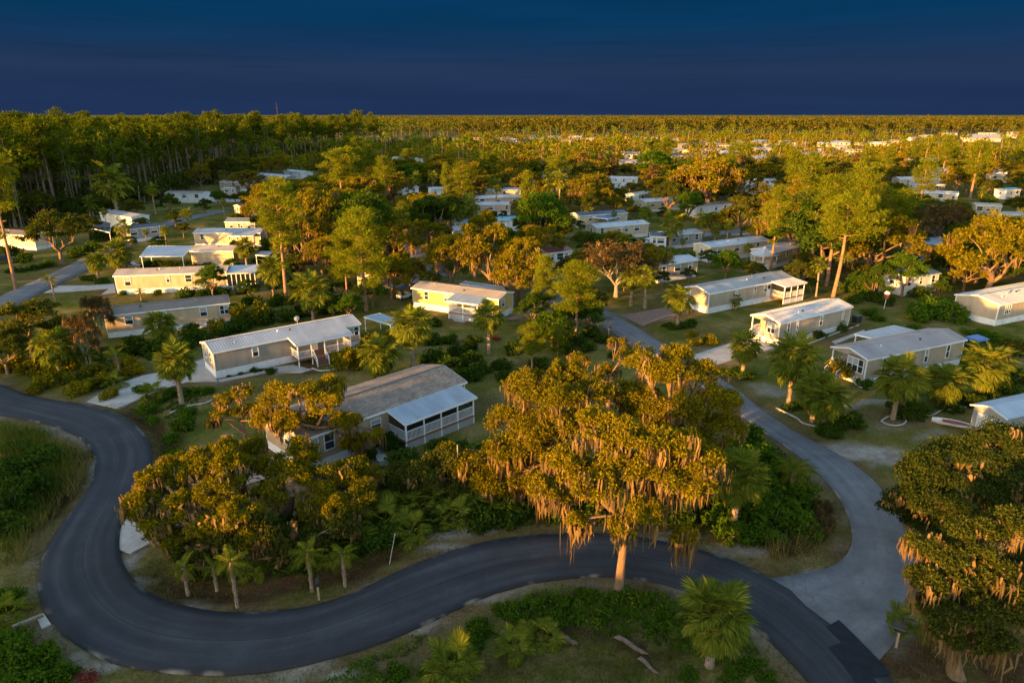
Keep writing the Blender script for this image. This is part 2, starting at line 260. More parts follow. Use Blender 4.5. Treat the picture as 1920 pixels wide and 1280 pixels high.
class MB:
    def __init__(s): s.v = []; s.f = []
    def poly(s, *pts): i = len(s.v); s.v += [tuple(p) for p in pts]; s.f.append(tuple(range(i, i + len(pts))))
    def box(s, x0, y0, z0, x1, y1, z1):
        i = len(s.v); s.v += [(x0, y0, z0), (x1, y0, z0), (x1, y1, z0), (x0, y1, z0), (x0, y0, z1), (x1, y0, z1), (x1, y1, z1), (x0, y1, z1)]
        s.f += [tuple(i + k for k in q) for q in ((0, 3, 2, 1), (4, 5, 6, 7), (0, 1, 5, 4), (1, 2, 6, 5), (2, 3, 7, 6), (3, 0, 4, 7))]
    def hexa(s, b, t):
        i = len(s.v); s.v += [tuple(p) for p in b] + [tuple(p) for p in t]
        s.f += [tuple(i + k for k in q) for q in ((0, 3, 2, 1), (4, 5, 6, 7), (0, 1, 5, 4), (1, 2, 6, 5), (2, 3, 7, 6), (3, 0, 4, 7))]
    def bar(s, p, q, w, h=None):
        h = h or w; p = Vector(p); q = Vector(q); d = (q - p).normalized(); a = d.cross(Vector((0, 0, 1)))
        a = a.normalized() if a.length > 1e-4 else Vector((1, 0, 0)); b = d.cross(a).normalized(); a *= w / 2; b *= h / 2
        s.hexa([p - a - b, p + a - b, p + a + b, p - a + b], [q - a - b, q + a - b, q + a + b, q - a + b])
    def cyl(s, c, r0, r1, h, n=10, axis='z'):
        i = len(s.v); c = Vector(c)
        for k, (r, t) in enumerate(((r0, 0), (r1, h))):
            for j in range(n):
                a = 2 * math.pi * j / n; u, w = r * math.cos(a), r * math.sin(a)
                s.v.append(tuple(c + (Vector((u, w, t)) if axis == 'z' else Vector((u, t, w)) if axis == 'y' else Vector((t, u, w)))))
        for j in range(n): s.f.append((i + j, i + (j + 1) % n, i + n + (j + 1) % n, i + n + j))
        s.f.append(tuple(i + j for j in reversed(range(n)))); s.f.append(tuple(i + n + j for j in range(n)))
    def mesh(s, name, mat):
        me = bpy.data.meshes.new(name); me.from_pydata(s.v, [], s.f); me.update(); me.materials.append(MATS[mat]); return me
    def build(s, name, mat, parent=None): return link(name, s.mesh(name, mat), parent)
def tube(path, rad, n=6):
    P = np.asarray(path, float); m = len(P); rad = np.asarray(rad, float); T = np.gradient(P, axis=0); T /= np.linalg.norm(T, axis=1)[:, None] + 1e-9
    ref = np.where(np.abs(T[:, 2:3]) > 0.9, np.array([[1., 0, 0]]), np.array([[0, 0, 1.]])); A = np.cross(T, ref); A /= np.linalg.norm(A, axis=1)[:, None] + 1e-9; B = np.cross(T, A)
    a = np.arange(n) * 2 * np.pi / n
    V = P[:, None, :] + rad[:, None, None] * (np.cos(a)[None, :, None] * A[:, None, :] + np.sin(a)[None, :, None] * B[:, None, :]); V = V.reshape(-1, 3)
    i, j = np.meshgrid(np.arange(m - 1), np.arange(n), indexing='ij'); j2 = (j + 1) % n
    F = np.stack([i * n + j, i * n + j2, (i + 1) * n + j2, (i + 1) * n + j], -1).reshape(-1, 4); return V, F
def unit(a): return a / (np.linalg.norm(a, axis=-1, keepdims=True) + 1e-9)
def leaf_quads(C, L, Wd, rng, D=None, bias=0.0, flat=0.0):
    """rhombic leaves at points C; D preferred direction, flat>0 turns faces up"""
    n = len(C); a = unit(rng.normal(size=(n, 3)))
    if D is not None: a = unit(a * (1 - bias) + D * bias)
    r = rng.normal(size=(n, 3)); nn = unit(r * (1 - flat) + np.array([0, 0, 1.]) * flat * 2); b = unit(np.cross(nn, a))
    s = rng.uniform(0.65, 1.35, (n, 1)); a = a * s * L / 2; b = b * s * Wd / 2
    V = np.stack([C - a, C + b - a * 0.1, C + a, C - b - a * 0.1], 1).reshape(-1, 3); return V, np.arange(4 * n).reshape(n, 4)
def leaf_tris(C, L, Wd, rng, D=None, bias=0.0):
    n = len(C); a = unit(rng.normal(size=(n, 3)))
    if D is not None: a = unit(a * (1 - bias) + D * bias)
    b = unit(np.cross(rng.normal(size=(n, 3)), a)); s = rng.uniform(0.6, 1.4, (n, 1)); a = a * s * L; b = b * s * Wd / 2
    V = np.stack([C - b, C + b, C + a], 1).reshape(-1, 3); return V, np.arange(3 * n).reshape(n, 3)
def bez(a, b, c, n): t = np.linspace(0, 1, n)[:, None]; return (1 - t) ** 2 * a + 2 * t * (1 - t) * b + t ** 2 * c
# ------------------------------------------------------------------ vegetation builders (meshes in local space, base at origin)
def oak_meshes(seed, lobes, trunk_r=0.45, fork=None, base=(0, 0, 0), leaf=(0.165, 0.095), per=150, clumps=14, moss=10, moss_len=(0.6, 2.2), mat='oak_leaf', bark='bark_oak', tri=False, twigs=True, sides=7, mossw=0.11):
    """lobes: list of (x, y, z, r). Returns [(part, mesh)]"""
    rng = np.random.default_rng(seed); lobes = np.array(lobes, float); base = np.array(base, float)
    top = lobes[:, :3].mean(0)
    if fork is None: fork = base + np.array([(top[0] - base[0]) * 0.15, (top[1] - base[1]) * 0.15, max(1.0, lobes[:, 2].min() * 0.45)])
    fork = np.array(fork, float)
    wood = []; sw = rng.normal(scale=0.12, size=3); sw[2] = 0
    path = bez(base - np.array([0, 0, 0.25]), (base + fork) / 2 + sw * 2, fork, 6); dr = unit(fork - path[-2])
    path = np.concatenate([path, [fork + dr * trunk_r * 0.45, fork + dr * trunk_r * 0.7]])
    wood.append(tube(path, np.array([1.5, 1.12, 1.0, 0.93, 0.88, 0.85, 0.6, 0.05]) * trunk_r, sides + 1))
    # a few main limbs shared by neighbouring lobes
    ang = np.arctan2(lobes[:, 1] - fork[1], lobes[:, 0] - fork[0]); k = max(2, min(6, len(lobes) // 3 + 1))
    order = np.argsort(ang); groups = np.array_split(order, k)
    leafC = []; leafD = []; mossP = []
    for g in groups:
        if len(g) == 0: continue
        cen = lobes[g, :3].mean(0); joint = fork + (cen - fork) * 0.5 + rng.normal(scale=0.25, size=3); joint[2] -= 0.12 * np.linalg.norm(cen - fork)
        mid = (fork + joint) / 2 + rng.normal(scale=0.3, size=3)
        wood.append(tube(bez(fork, mid, joint, 5), np.linspace(0.68, 0.45, 5) * trunk_r, sides))
        for li in g:
            c = lobes[li, :3]; r = lobes[li, 3]; d = np.linalg.norm(c - joint)
            mid = (joint + c) / 2 + rng.normal(scale=0.12 * d + 0.05, size=3); mid[2] += 0.08 * d
            limb = bez(joint, mid, c, 6); wood.append(tube(limb, np.linspace(0.42, 0.12, 6) * trunk_r, max(4, sides - 2)))
            u = unit(rng.normal(size=(clumps, 3))); u[:, 2] = np.where(u[:, 2] < -0.35, -u[:, 2] * 0.5, u[:, 2]); q = rng.uniform(0.45, 1.0, (clumps, 1)) ** 0.6
            cc = c + u * q * r * np.array([1, 1, 0.68])
            for p in cc:
                rc = r * rng.uniform(0.30, 0.52); m = int(per * rng.uniform(0.5, 1.4))
                o = unit(rng.normal(size=(m, 3))) * (rng.uniform(0.0, 1, (m, 1)) ** 0.75) * rc * rng.uniform(0.7, 1.3, (1, 3)) * np.array([1, 1, 0.62])
                leafC.append(p + o); leafD.append(unit(o + np.array([0, 0, 0.25 * rc])))
                if twigs:
                    s0 = limb[rng.integers(3, 6)]; wood.append(tube(bez(s0, (s0 + p) / 2 + rng.normal(scale=0.12 * r, size=3), p, 4), np.linspace(0.10, 0.025, 4) * trunk_r + 0.006, 3))
            if moss:
                for _ in range(rng.poisson(moss)):
                    p = cc[rng.integers(len(cc))] + rng.normal(scale=0.2 * r, size=3); p[2] -= 0.1 * r; mossP.append(p)
    C = np.concatenate(leafC); D = np.concatenate(leafD)
    lm = leaf_tris(C, leaf[0], leaf[1], rng, D, 0.45) if tri else leaf_quads(C, leaf[0], leaf[1], rng, D, 0.45)
    out = [('trunk', np_mesh('oak_wood', wood, bark, True)), ('crown', np_mesh('oak_leaves', [lm], mat))]
    if mossP: out.append(('hanging_moss', np_mesh('moss', [moss_strips(np.array(mossP), rng, moss_len, mossw)], 'moss')))
    return out
def moss_strips(P, rng, ln, w):
    V = []; F = []
    for p in P:
        n = rng.integers(9, 17); ll = rng.uniform(*ln) * rng.uniform(0.4, 1); yaw = rng.uniform(0, 6.28)
        for _ in range(n):
            o = p + np.array([rng.normal(scale=0.22), rng.normal(scale=0.22), rng.normal(scale=0.08)]); y = yaw + rng.normal(scale=0.6)
            a = np.array([math.cos(y), math.sin(y), 0]) * w * rng.uniform(0.5, 1.2); l = ll * rng.uniform(0.45, 1.0); k = len(V)
            s = rng.normal(scale=0.06, size=(3, 3)); s[:, 2] = 0
            V += [o - a * 0.6, o + a * 0.6, o - a + s[0] - [0, 0, l * 0.3], o + a + s[0] - [0, 0, l * 0.34], o - a * 0.5 + s[1] - [0, 0, l * 0.68], o + a * 0.45 + s[1] - [0, 0, l * 0.7], o + s[2] - [0, 0, l]]
            F += [(k, k + 1, k + 3, k + 2), (k + 2, k + 3, k + 5, k + 4), (k + 4, k + 5, k + 6, k + 6)]
    F = np.array(F); return np.array(V), F
def dome_lobes(seed, Ht, Rd, n, r, low=0.42, flat=1.0):
    rng = np.random.default_rng(seed); out = []
    for i in range(n):
        t = (i + 0.5) / n; a = i * 2.39996 + rng.uniform(-0.4, 0.4); rr = Rd * math.sqrt(t) * rng.uniform(0.8, 1.05); rr = min(rr, Rd)
        z = Ht * (low + (1 - low) * math.sqrt(max(0, 1 - (rr / Rd) ** 2)) * flat) - r * 0.6 + rng.normal(scale=0.05 * Ht)
        out.append((rr * math.cos(a), rr * math.sin(a), max(z, r * 0.8), r * rng.uniform(0.75, 1.2)))
    return out
def pine_meshes(seed, Ht, crown_from=0.55, Rc=3.0, limbs=16, per=90, needle=(0.42, 0.075), tr=0.26, lean=0.0, clump=0.75, bare=3, round_top=True, mat='pine_needle', bark='bark_pine'):
    rng = np.random.default_rng(seed); n = 9; t = np.linspace(0, 1, n)
    bend = rng.normal(scale=0.25, size=2); px = lean * t * Ht * 0.1 + bend[0] * np.sin(t * 3.1) ; py = bend[1] * np.sin(t * 2.6)
    P = np.stack([px, py, t * Ht * 0.97 - 0.2 * (t == 0)], 1); wood = [tube(P, tr * (1.15 - 0.85 * t), 8)]; C = []; D = []
    def trunk_at(z): k = z / Ht; return np.array([np.interp(k, t, px), np.interp(k, t, py), z])
    for i in range(limbs + bare):
        b = i >= limbs; f = rng.uniform(crown_from - 0.2, crown_from) if b else crown_from + (1 - crown_from) * (i + rng.uniform(0, 0.8)) / limbs
        s = trunk_at(f * Ht * 0.97); a = i * 2.4 + rng.uniform(-0.6, 0.6); g = (f - crown_from) / (1 - crown_from) if not b else 0
        prof = math.sqrt(max(0.12, 1 - max(0, g - 0.25) ** 2 / 0.6)) if round_top else 1 - 0.7 * g
        ln = Rc * (rng.uniform(0.25, 0.5) if b else prof * rng.uniform(0.6, 1.1)); up = rng.uniform(0.05, 0.35) + 0.5 * g
        e = s + np.array([math.cos(a) * ln, math.sin(a) * ln, ln * up]); m = (s + e) / 2 + np.array([0, 0, -0.1 * ln]) + rng.normal(scale=0.1 * ln, size=3)
        L = bez(s, m, e, 6); wood.append(tube(L, np.linspace(0.34, 0.09, 6) * tr * (0.7 if b else 1), 5))
        if b and rng.random() < 0.6: continue
        kc = 2 if b else max(3, int(ln / clump * 2.4))
        for _ in range(kc):
            w = rng.uniform(0.35, 1.05); j = min(4, int(w * 5)); p = L[j] + (L[j + 1] - L[j]) * (w * 5 - j); p = p + rng.normal(size=3) * np.array([0.32, 0.32, 0.14]) * ln * 0.55; p[2] += 0.15
            wood.append(tube(np.array([L[min(5, max(2, int(w * 5)))], (L[min(5, int(w * 5))] + p) / 2 + [0, 0, -0.05], p]), [0.02, 0.016, 0.01], 3))
            mN = int(per * rng.uniform(0.6, 1.3)); o = unit(rng.normal(size=(mN, 3))); rc = clump * rng.uniform(0.7, 1.25)
            C.append(p + o * rng.uniform(0.15, 1, (mN, 1)) ** 0.6 * rc * np.array([1, 1, 0.5])); D.append(unit(o + np.array([0, 0, 0.6])))
    C = np.concatenate(C); D = np.concatenate(D)
    return [('trunk', np_mesh('pine_wood', wood, bark, True)), ('crown', np_mesh('pine_needles', [leaf_tris(C, needle[0], needle[1], rng, D, 0.55)], mat))]
def fan_mesh(seed, n=22, lp=0.75, lb=0.95, droop=0.35, mat='palm_leaf', wid=0.085, name='fan_frond', tilt=0.75):
    rng = np.random.default_rng(seed); V = []; F = []
    w = 0.022; V += [(-0.05, -w, 0), (-0.05, w, 0), (lp, w * 0.6, 0.03), (lp, -w * 0.6, 0.03)]; F.append((0, 1, 2, 3))
    for i in range(n):
        u = -1 + 2 * i / (n - 1); a = u * 2.05 + rng.normal(scale=0.03); cpos = (1 - abs(u)) * 0.42
        b = np.array([lp + cpos, 0, 0.03 - cpos ** 2 * 0.9]); ln = lb * (0.78 + 0.22 * (1 - abs(u))) * rng.uniform(0.9, 1.08)
        d = np.array([math.cos(a), math.sin(a), 0.22 * abs(u) - cpos * 0.8]); d /= np.linalg.norm(d); s = np.cross(d, [0, 0, 1.]); s /= np.linalg.norm(s) + 1e-9
        m = b + d * ln * 0.55; m[2] += 0.04; e = b + d * ln; e[2] -= droop * ln * rng.uniform(0.4, 1.3); k = len(V)
        tw = s * wid * 0.5 + np.array([0, 0, rng.choice([-1, 1]) * wid * 0.25])
        V += [b - tw * 0.35, b + tw * 0.35, m + tw, m - tw, e]; F += [(k, k + 1, k + 2, k + 3), (k + 3, k + 2, k + 4, k + 4)]
    V = np.array([list(v) for v in V]); b = V[4:]; x = b[:, 0] - lp; z = b[:, 2].copy(); k = tilt + 0 * x; b[:, 0] = lp + x * np.cos(k) + z * np.sin(k); b[:, 2] = -x * np.sin(k) + z * np.cos(k); V[4:] = b
    return V, np.array(F)
def feather_mesh(seed, ln=2.3, n=26, lw=0.55, arch=0.9, wid=0.05):
    rng = np.random.default_rng(seed); t = np.linspace(0, 1, 9); P = np.stack([ln * (t - 0.12 * t ** 3), 0 * t, arch * (0.55 * t - 1.15 * t ** 2.2) * ln * 0.45], 1)
    V, F = tube(P, np.linspace(0.03, 0.006, 9), 3); V = [list(v) for v in V]; F = [list(f) for f in F]
    for i in range(n):
        u = 0.14 + 0.86 * i / n; p = np.array([np.interp(u, t, P[:, k]) for k in range(3)])
        for s in (-1, 1):
            l = lw * math.sin(math.pi * min(1, 0.2 + u * 0.8)) * rng.uniform(0.8, 1.1) + 0.08; d = np.array([0.55, s * 0.8, -0.15 + rng.normal(scale=0.12)]); d /= np.linalg.norm(d)
            m = p + d * l * 0.5; e = p + d * l + np.array([0, 0, -0.3 * l]); a = np.array([wid * 0.5, 0, 0.01]); k = len(V)
            V += [list(p - a), list(p + a), list(m + a), list(m - a), list(e)]; F += [[k, k + 1, k + 2, k + 3], [k + 3, k + 2, k + 4, k + 4]]
    return np.array(V), np.array(F)
def rot(az, el, roll=0): return (Matrix.Rotation(az, 4, 'Z') @ Matrix.Rotation(-el, 4, 'Y') @ Matrix.Rotation(roll, 4, 'X'))
def palm_trunk(seed, h, r=0.19, lean=0.0, boots=True, bark='bark_palm'):
    rng = np.random.default_rng(seed); t = np.linspace(0, 1, 7); a = rng.uniform(0, 6.28)
    P = np.stack([lean * t ** 1.6 * math.cos(a), lean * t ** 1.6 * math.sin(a), t * h - 0.2 * (t == 0)], 1); parts = [tube(P, r * np.array([1.25, 1.0, 0.95, 0.95, 1.0, 1.1, 1.0]), 9)]
    if boots:
        V = []; F = []; m = int(h * 14)
        for i in range(m):
            u = i / m; c = np.array([np.interp(u, t, P[:, k]) for k in range(3)]); q = i * 2.4; d = np.array([math.cos(q), math.sin(q), 0]); s = np.array([-d[1], d[0], 0]); k = len(V)
            b = c + d * r * 0.9; e = c + d * r * (1.45 + 0.7 * u) + np.array([0, 0, 0.26])
            V += [b - s * 0.07, b + s * 0.07, e + s * 0.035, e - s * 0.035]; F.append((k, k + 1, k + 2, k + 3))
        parts.append((np.array(V), np.array(F)))
    return np_mesh('palm_trunk', parts, bark, False), P[-1]
FANS = [np_mesh('fan_frond', [fan_mesh(s, 27, 0.9 + 0.15 * (s % 2), 0.85, d, wid=0.09, tilt=0.1 * s)], 'palm_leaf') for s, d in ((1, 0.02), (2, 0.1), (3, 0.22))]
DEADF = [np_mesh('dead_fan', [fan_mesh(9, 14, 0.7, 0.8, 0.6, tilt=0.2)], 'dead_frond')]
FEATH = [np_mesh('feather_frond', [feather_mesh(s)], 'palm_leaf') for s in (1, 2)]
def frond_set(seed, n=40, low=-0.9, spread=0.25):
    """(yaw, elevation, roll, scale) of each frond: upright in the middle, hanging at the skirt"""
    rng = np.random.default_rng(seed); out = []
    for i in range(n):
        u = (i + 0.5) / n; el = math.asin(max(-1, min(1, 1 - u * (1 - math.sin(low - 0.15))))) + rng.normal(scale=0.1); out.append((i * 2.39996 + rng.normal(scale=0.2), el, rng.normal(scale=spread), rng.uniform(0.85, 1.12)))
    return out
def near_palm(name, x, y, h, rc, label, seed, n=62, dead=5, feather=False, lean=0.0, group=None, cat='palm', low=-1.0, r=0.23):
    """palm whose fronds are parts: h trunk height, rc crown radius"""
    root = tag(empty(name, (x, y, 0), seed * 1.7), label, cat, group)
    me, top = palm_trunk(seed, h, r, lean); link('trunk', me, root)
    base = 2.3 if feather else 1.85; k = rc / base
    for i, (az, el, ro, s) in enumerate(frond_set(seed, n, low)):
        o = link('frond', (FEATH if feather else FANS)[i % (2 if feather else 3)], root); o.matrix_local = Matrix.Translation(Vector(top) + Vector((0, 0, -0.12 * k))) @ rot(az, el * (0.8 if feather else 1), ro) @ Matrix.Scale(k * s, 4)
    rng = np.random.default_rng(seed + 77)
    for i in range(dead):
        o = link('dead_frond', DEADF[0], root); o.matrix_local = Matrix.Translation(Vector(top) + Vector((0, 0, -0.3 * k))) @ rot(rng.uniform(0, 6.28), rng.uniform(-1.4, -0.85), rng.normal(scale=0.3)) @ Matrix.Scale(k * rng.uniform(0.85, 1.1), 4)
    return root
def palm_meshes(seed, h, rc, n=30, nl=11, feather=False, boots=False, dead=3):
    me, top = palm_trunk(seed, h, 0.17, 0.25, boots); parts = []; base = 2.3 if feather else 1.85
    FV = [feather_mesh(5, n=12, wid=0.11)] if feather else [fan_mesh(5, nl, 0.95, 0.9, 0.05, wid=0.20, tilt=0.1), fan_mesh(6, nl, 1.0, 0.9, 0.2, wid=0.20, tilt=0.3)]
    for i, (az, el, ro, s) in enumerate(frond_set(seed, n, -0.85)):
        M = np.array(Matrix.Translation(Vector(top)) @ rot(az, el, ro) @ Matrix.Scale(rc / base * s, 4)); V, F = FV[i % len(FV)]; parts.append((V @ M[:3, :3].T + M[:3, 3], F))
    out = [('trunk', me), ('crown', np_mesh('palm_crown', parts, 'palm_leaf'))]
    if dead and not feather:
        rng = np.random.default_rng(seed); parts = []
        for i in range(dead):
            M = np.array(Matrix.Translation(Vector(top)) @ rot(rng.uniform(0, 6.28), rng.uniform(-1.5, -1.1), 0) @ Matrix.Scale(rc / base * 0.85, 4)); V, F = FV[0]; parts.append((V @ M[:3, :3].T + M[:3, 3], F))
        out.append(('dead_fronds', np_mesh('dead_fronds', parts, 'dead_frond')))
    return out
def shrub_mesh(seed, n=1400, leaf=(0.2, 0.11), mat='shrub_leaf', clumps=16, flat=0.8):
    """unit shrub, radius 1, height about 1.5"""
    rng = np.random.default_rng(seed); C = []; D = []; wood = []
    u = unit(rng.normal(size=(clumps, 3))); u[:, 2] = np.abs(u[:, 2]); cc = u * rng.uniform(0.35, 0.85, (clumps, 1)) * np.array([1, 1, 0.9 * flat / 0.8]); cc[:, 2] += 0.12
    for p in cc:
        m = n // clumps; o = unit(rng.normal(size=(m, 3))) * rng.uniform(0.2, 1, (m, 1)) ** 0.5 * rng.uniform(0.25, 0.42); q = p + o; q[:, 2] = np.abs(q[:, 2]); C.append(q); D.append(unit(o + [0, 0, 0.15]))
        wood.append(tube(bez(np.array([0, 0, -0.05]), p * 0.5 + rng.normal(scale=0.1, size=3), p, 4), [0.03, 0.024, 0.018, 0.01], 3))
    return [('stems', np_mesh('shrub_stems', wood, 'bark_grey')), ('foliage', np_mesh('shrub_leaves', [leaf_quads(np.concatenate(C), leaf[0], leaf[1], rng, np.concatenate(D), 0.4)], mat))]
def place(parts, name, x, y, z, sc, rz, label, cat, group=None):
    root = tag(empty(name, (x, y, z), rz, sc), label, cat, group)
    for pn, me in parts: part(pn, me, root)
    return root
def part(pn, me, root):
    o = link(pn, me, root)
    if pn in ('hanging_moss', 'dead_fronds'): o['kind'] = 'stuff'
    return o
# ------------------------------------------------------------------ ground, roads and drives
def smooth(pts, n):
    P = np.array(pts, float); d = np.r_[0, np.cumsum(np.linalg.norm(np.diff(P, axis=0), axis=1))]; t = np.linspace(0, d[-1], n)
    Q = np.stack([np.interp(t, d, P[:, 0]), np.interp(t, d, P[:, 1])], 1)
    k = np.array([1, 4, 6, 4, 1]) / 16
    for _ in range(6):
        pad = np.pad(Q, ((2, 2), (0, 0)), mode='edge'); S = sum(k[i] * pad[i:i + n] for i in range(5)); S[0] = Q[0]; S[-1] = Q[-1]; Q = S
    return Q
def ground_pts(px): return [at(*p) for p in px]
def ribbon(name, A, B, mat, z=0.05, across=8, seed=0, ragged=0.06):
    n = len(A); rng = np.random.default_rng(seed); t = np.linspace(0, 1, across + 1)
    def wob():
        w = rng.normal(size=n); w = np.convolve(np.pad(w, 4, mode='wrap'), np.ones(5) / 5, 'same')[4:-4]; return w * ragged
    d = unit(B - A); A = A + d * wob()[:, None]; B = B + d * wob()[:, None]
    P = A[:, None, :] + (B - A)[:, None, :] * t[None, :, None]; mid = (A + B) / 2; v = np.r_[0, np.cumsum(np.linalg.norm(np.diff(mid, axis=0), axis=1))]
    crown = z + 0.05 * (1 - (2 * t - 1) ** 2)
    V = np.zeros((n, across + 3, 3)); V[:, 1:-1, :2] = P; V[:, 1:-1, 2] = crown[None]; V[:, 0, :2] = A; V[:, -1, :2] = B; V[:, 0, 2] = V[:, -1, 2] = -0.25
    m = across + 3; i, j = np.meshgrid(np.arange(n - 1), np.arange(m - 1), indexing='ij'); F = np.stack([i * m + j, i * m + j + 1, (i + 1) * m + j + 1, (i + 1) * m + j], -1).reshape(-1, 4)
    me = np_mesh(name, [(V.reshape(-1, 3), F)], mat); u = np.r_[0, t, 1]; UV = np.stack(np.broadcast_arrays(u[None, :], v[:, None]), -1).reshape(-1, 2)
    li = np.zeros(len(me.loops), np.int32); me.loops.foreach_get('vertex_index', li); uv = me.uv_layers.new(name='UVMap'); uv.data.foreach_set('uv', UV[li].astype(np.float32).ravel())
    o = link(name, me); tag(o, None, None, None, 'structure'); return o, np.concatenate([A, B[::-1]])
ROADPOLYS = []
surf('field_grass', (0.20, 0.135, 0.05), 1.0, 0.35, 0.05, 0.0, spec=0.0)
A = smooth(ground_pts([(-260, 745), (-100, 760), (0, 779), (60, 789), (115, 802), (150, 820), (172, 842), (180, 866), (178, 890), (165, 920), (140, 952), (110, 990), (85, 1030), (72, 1065), (69, 1100), (75, 1130), (95, 1165), (130, 1200), (180, 1230), (240, 1252), (320, 1263), (420, 1266), (500, 1260), (580, 1245), (660, 1225), (740, 1196), (810, 1165), (880, 1130), (950, 1103), (1020, 1088), (1100, 1080), (1180, 1081), (1260, 1095), (1330, 1120), (1390, 1155), (1440, 1195), (1490, 1245), (1525, 1290), (1600, 1400)]), 240)
B = smooth(ground_pts([(-260, 690), (-100, 705), (0, 720), (40, 738), (90, 750), (150, 757), (200, 768), (240, 785), (270, 810), (285, 840), (286, 870), (275, 900), (255, 930), (235, 960), (225, 990), (222, 1020), (224, 1045), (235, 1070), (258, 1100), (300, 1125), (370, 1145), (440, 1151), (510, 1148), (580, 1140), (640, 1122), (700, 1095), (760, 1065), (820, 1040), (880, 1022), (950, 1008), (1020, 1002), (1100, 1000), (1160, 1001), (1220, 1010), (1290, 1025), (1360, 1045), (1430, 1075), (1490, 1112), (1550, 1155), (1610, 1210), (1660, 1262), (1690, 1295), (1790, 1400)]), 240)
_, poly = ribbon('dark_road', A, B, 'asphalt_new', 0.075, 10, 1, 0.07); ROADPOLYS.append(poly)
A2 = smooth(ground_pts([(990, 548), (1040, 573), (1115, 603), (1160, 630), (1205, 655), (1250, 682), (1300, 712), (1345, 745), (1390, 780), (1440, 815), (1500, 855), (1545, 897), (1575, 932), (1594, 970), (1600, 1005), (1594, 1040), (1570, 1062), (1530, 1076), (1480, 1078), (1440, 1084)]), 150)
B2 = smooth(ground_pts([(1010, 540), (1075, 558), (1140, 583), (1200, 617), (1250, 648), (1300, 677), (1350, 706), (1400, 745), (1450, 783), (1500, 815), (1560, 845), (1600, 868), (1640, 900), (1667, 932), (1692, 970), (1712, 1010), (1727, 1060), (1732, 1110), (1724, 1150), (1695, 1192), (1656, 1225), (1648, 1240)]), 150)
_, poly = ribbon('old_road', A2, B2, 'asphalt_old', 0.045, 8, 2, 0.05); ROADPOLYS.append(poly)
def street(name, px, w, mat, z=0.045, n=60, seed=3):
    C = smooth(ground_pts(px), n); T = unit(np.gradient(C, axis=0)); Nn = np.stack([-T[:, 1], T[:, 0]], 1)
    o, poly = ribbon(name, C + Nn * w / 2, C - Nn * w / 2, mat, z, 4, seed, 0.05); ROADPOLYS.append(poly); return o
street('side_street', [(-120, 640), (-20, 582), (45, 548), (105, 522), (160, 495), (205, 470), (245, 447), (300, 425), (345, 410), (420, 395)], 5.2, 'asphalt_old')
street('back_street', [(820, 520), (775, 465), (742, 425), (738, 408), (752, 396), (790, 388), (850, 380)], 5.0, 'asphalt_old', seed=4)
street('far_street', [(1180, 470), (1260, 448), (1340, 438), (1420, 432), (1520, 420)], 5.0, 'asphalt_old', seed=5)
street('park_street', [(1110, 330), (1122, 318), (1130, 305), (1140, 290)], 6.0, 'asphalt_old', seed=6)
def slab(name, px, mat, z=0.03, label=None):
    P = [at(*p) for p in px]; n = len(P); mb = MB(); mb.v = [(x, y, z) for x, y in P] + [(x, y, -0.2) for x, y in P]; mb.f = [tuple(range(n))] + [(i, i + n, (i + 1) % n + n, (i + 1) % n) for i in range(n)]
    o = mb.build(name, mat); me = o.data
    a = sum(P[i][0] * P[(i + 1) % n][1] - P[(i + 1) % n][0] * P[i][1] for i in range(n))
    if a < 0: me.flip_normals()
    o['kind'] = 'structure'; ROADPOLYS.append(np.array(P)); return o
slab('driveway', [(163, 753), (215, 722), (268, 704), (330, 692), (382, 672), (395, 690), (408, 715), (352, 716), (300, 730), (262, 748), (222, 764), (190, 759)], 'concrete')
slab('driveway', [(1296, 667), (1345, 651), (1405, 632), (1440, 640), (1452, 652), (1395, 668), (1330, 687)], 'concrete')
slab('driveway', [(222, 1030), (226, 990), (240, 970), (330, 905), (430, 868), (500, 858), (560, 852), (560, 880), (470, 905), (380, 950), (300, 1008), (245, 1037)], 'concrete')
slab('driveway', [(82, 549), (110, 536), (170, 535), (214, 532), (217, 548), (190, 552), (205, 541), (120, 547)], 'concrete')
slab('gravel_drive', [(1165, 592), (1200, 585), (1245, 577), (1290, 576), (1290, 588), (1250, 595), (1205, 611)], 'gravel_brown')
slab('driveway', [(965, 578), (985, 574), (1050, 585), (1085, 592), (1050, 596), (990, 592), (960, 596)], 'gravel_brown')
slab('field', [(1440, 285), (1560, 276), (1680, 268), (1780, 262), (1960, 264), (2050, 275), (1960, 284), (1800, 283), (1660, 282), (1560, 287)], 'field_grass', 0.02)
slab('footpath', [(500, 690), (548, 684), (585, 692), (565, 699), (525, 698)], 'concrete', 0.026)
slab('footpath', [(408, 712), (500, 693), (510, 696), (412, 716)], 'concrete', 0.022)
slab('footpath', [(700, 846), (712, 832), (722, 842), (726, 862), (708, 866)], 'concrete')
slab('footpath', [(850, 600), (868, 594), (884, 599), (868, 604)], 'concrete')
slab('footpath', [(1560, 640), (1620, 618), (1622, 622), (1566, 645)], 'concrete', 0.028)
slab('driveway', [(370, 369), (395, 366), (420, 372), (455, 374), (455, 379), (400, 378)], 'concrete')
slab('driveway', [(1372, 440), (1390, 430), (1420, 424), (1438, 430), (1400, 440)], 'concrete')
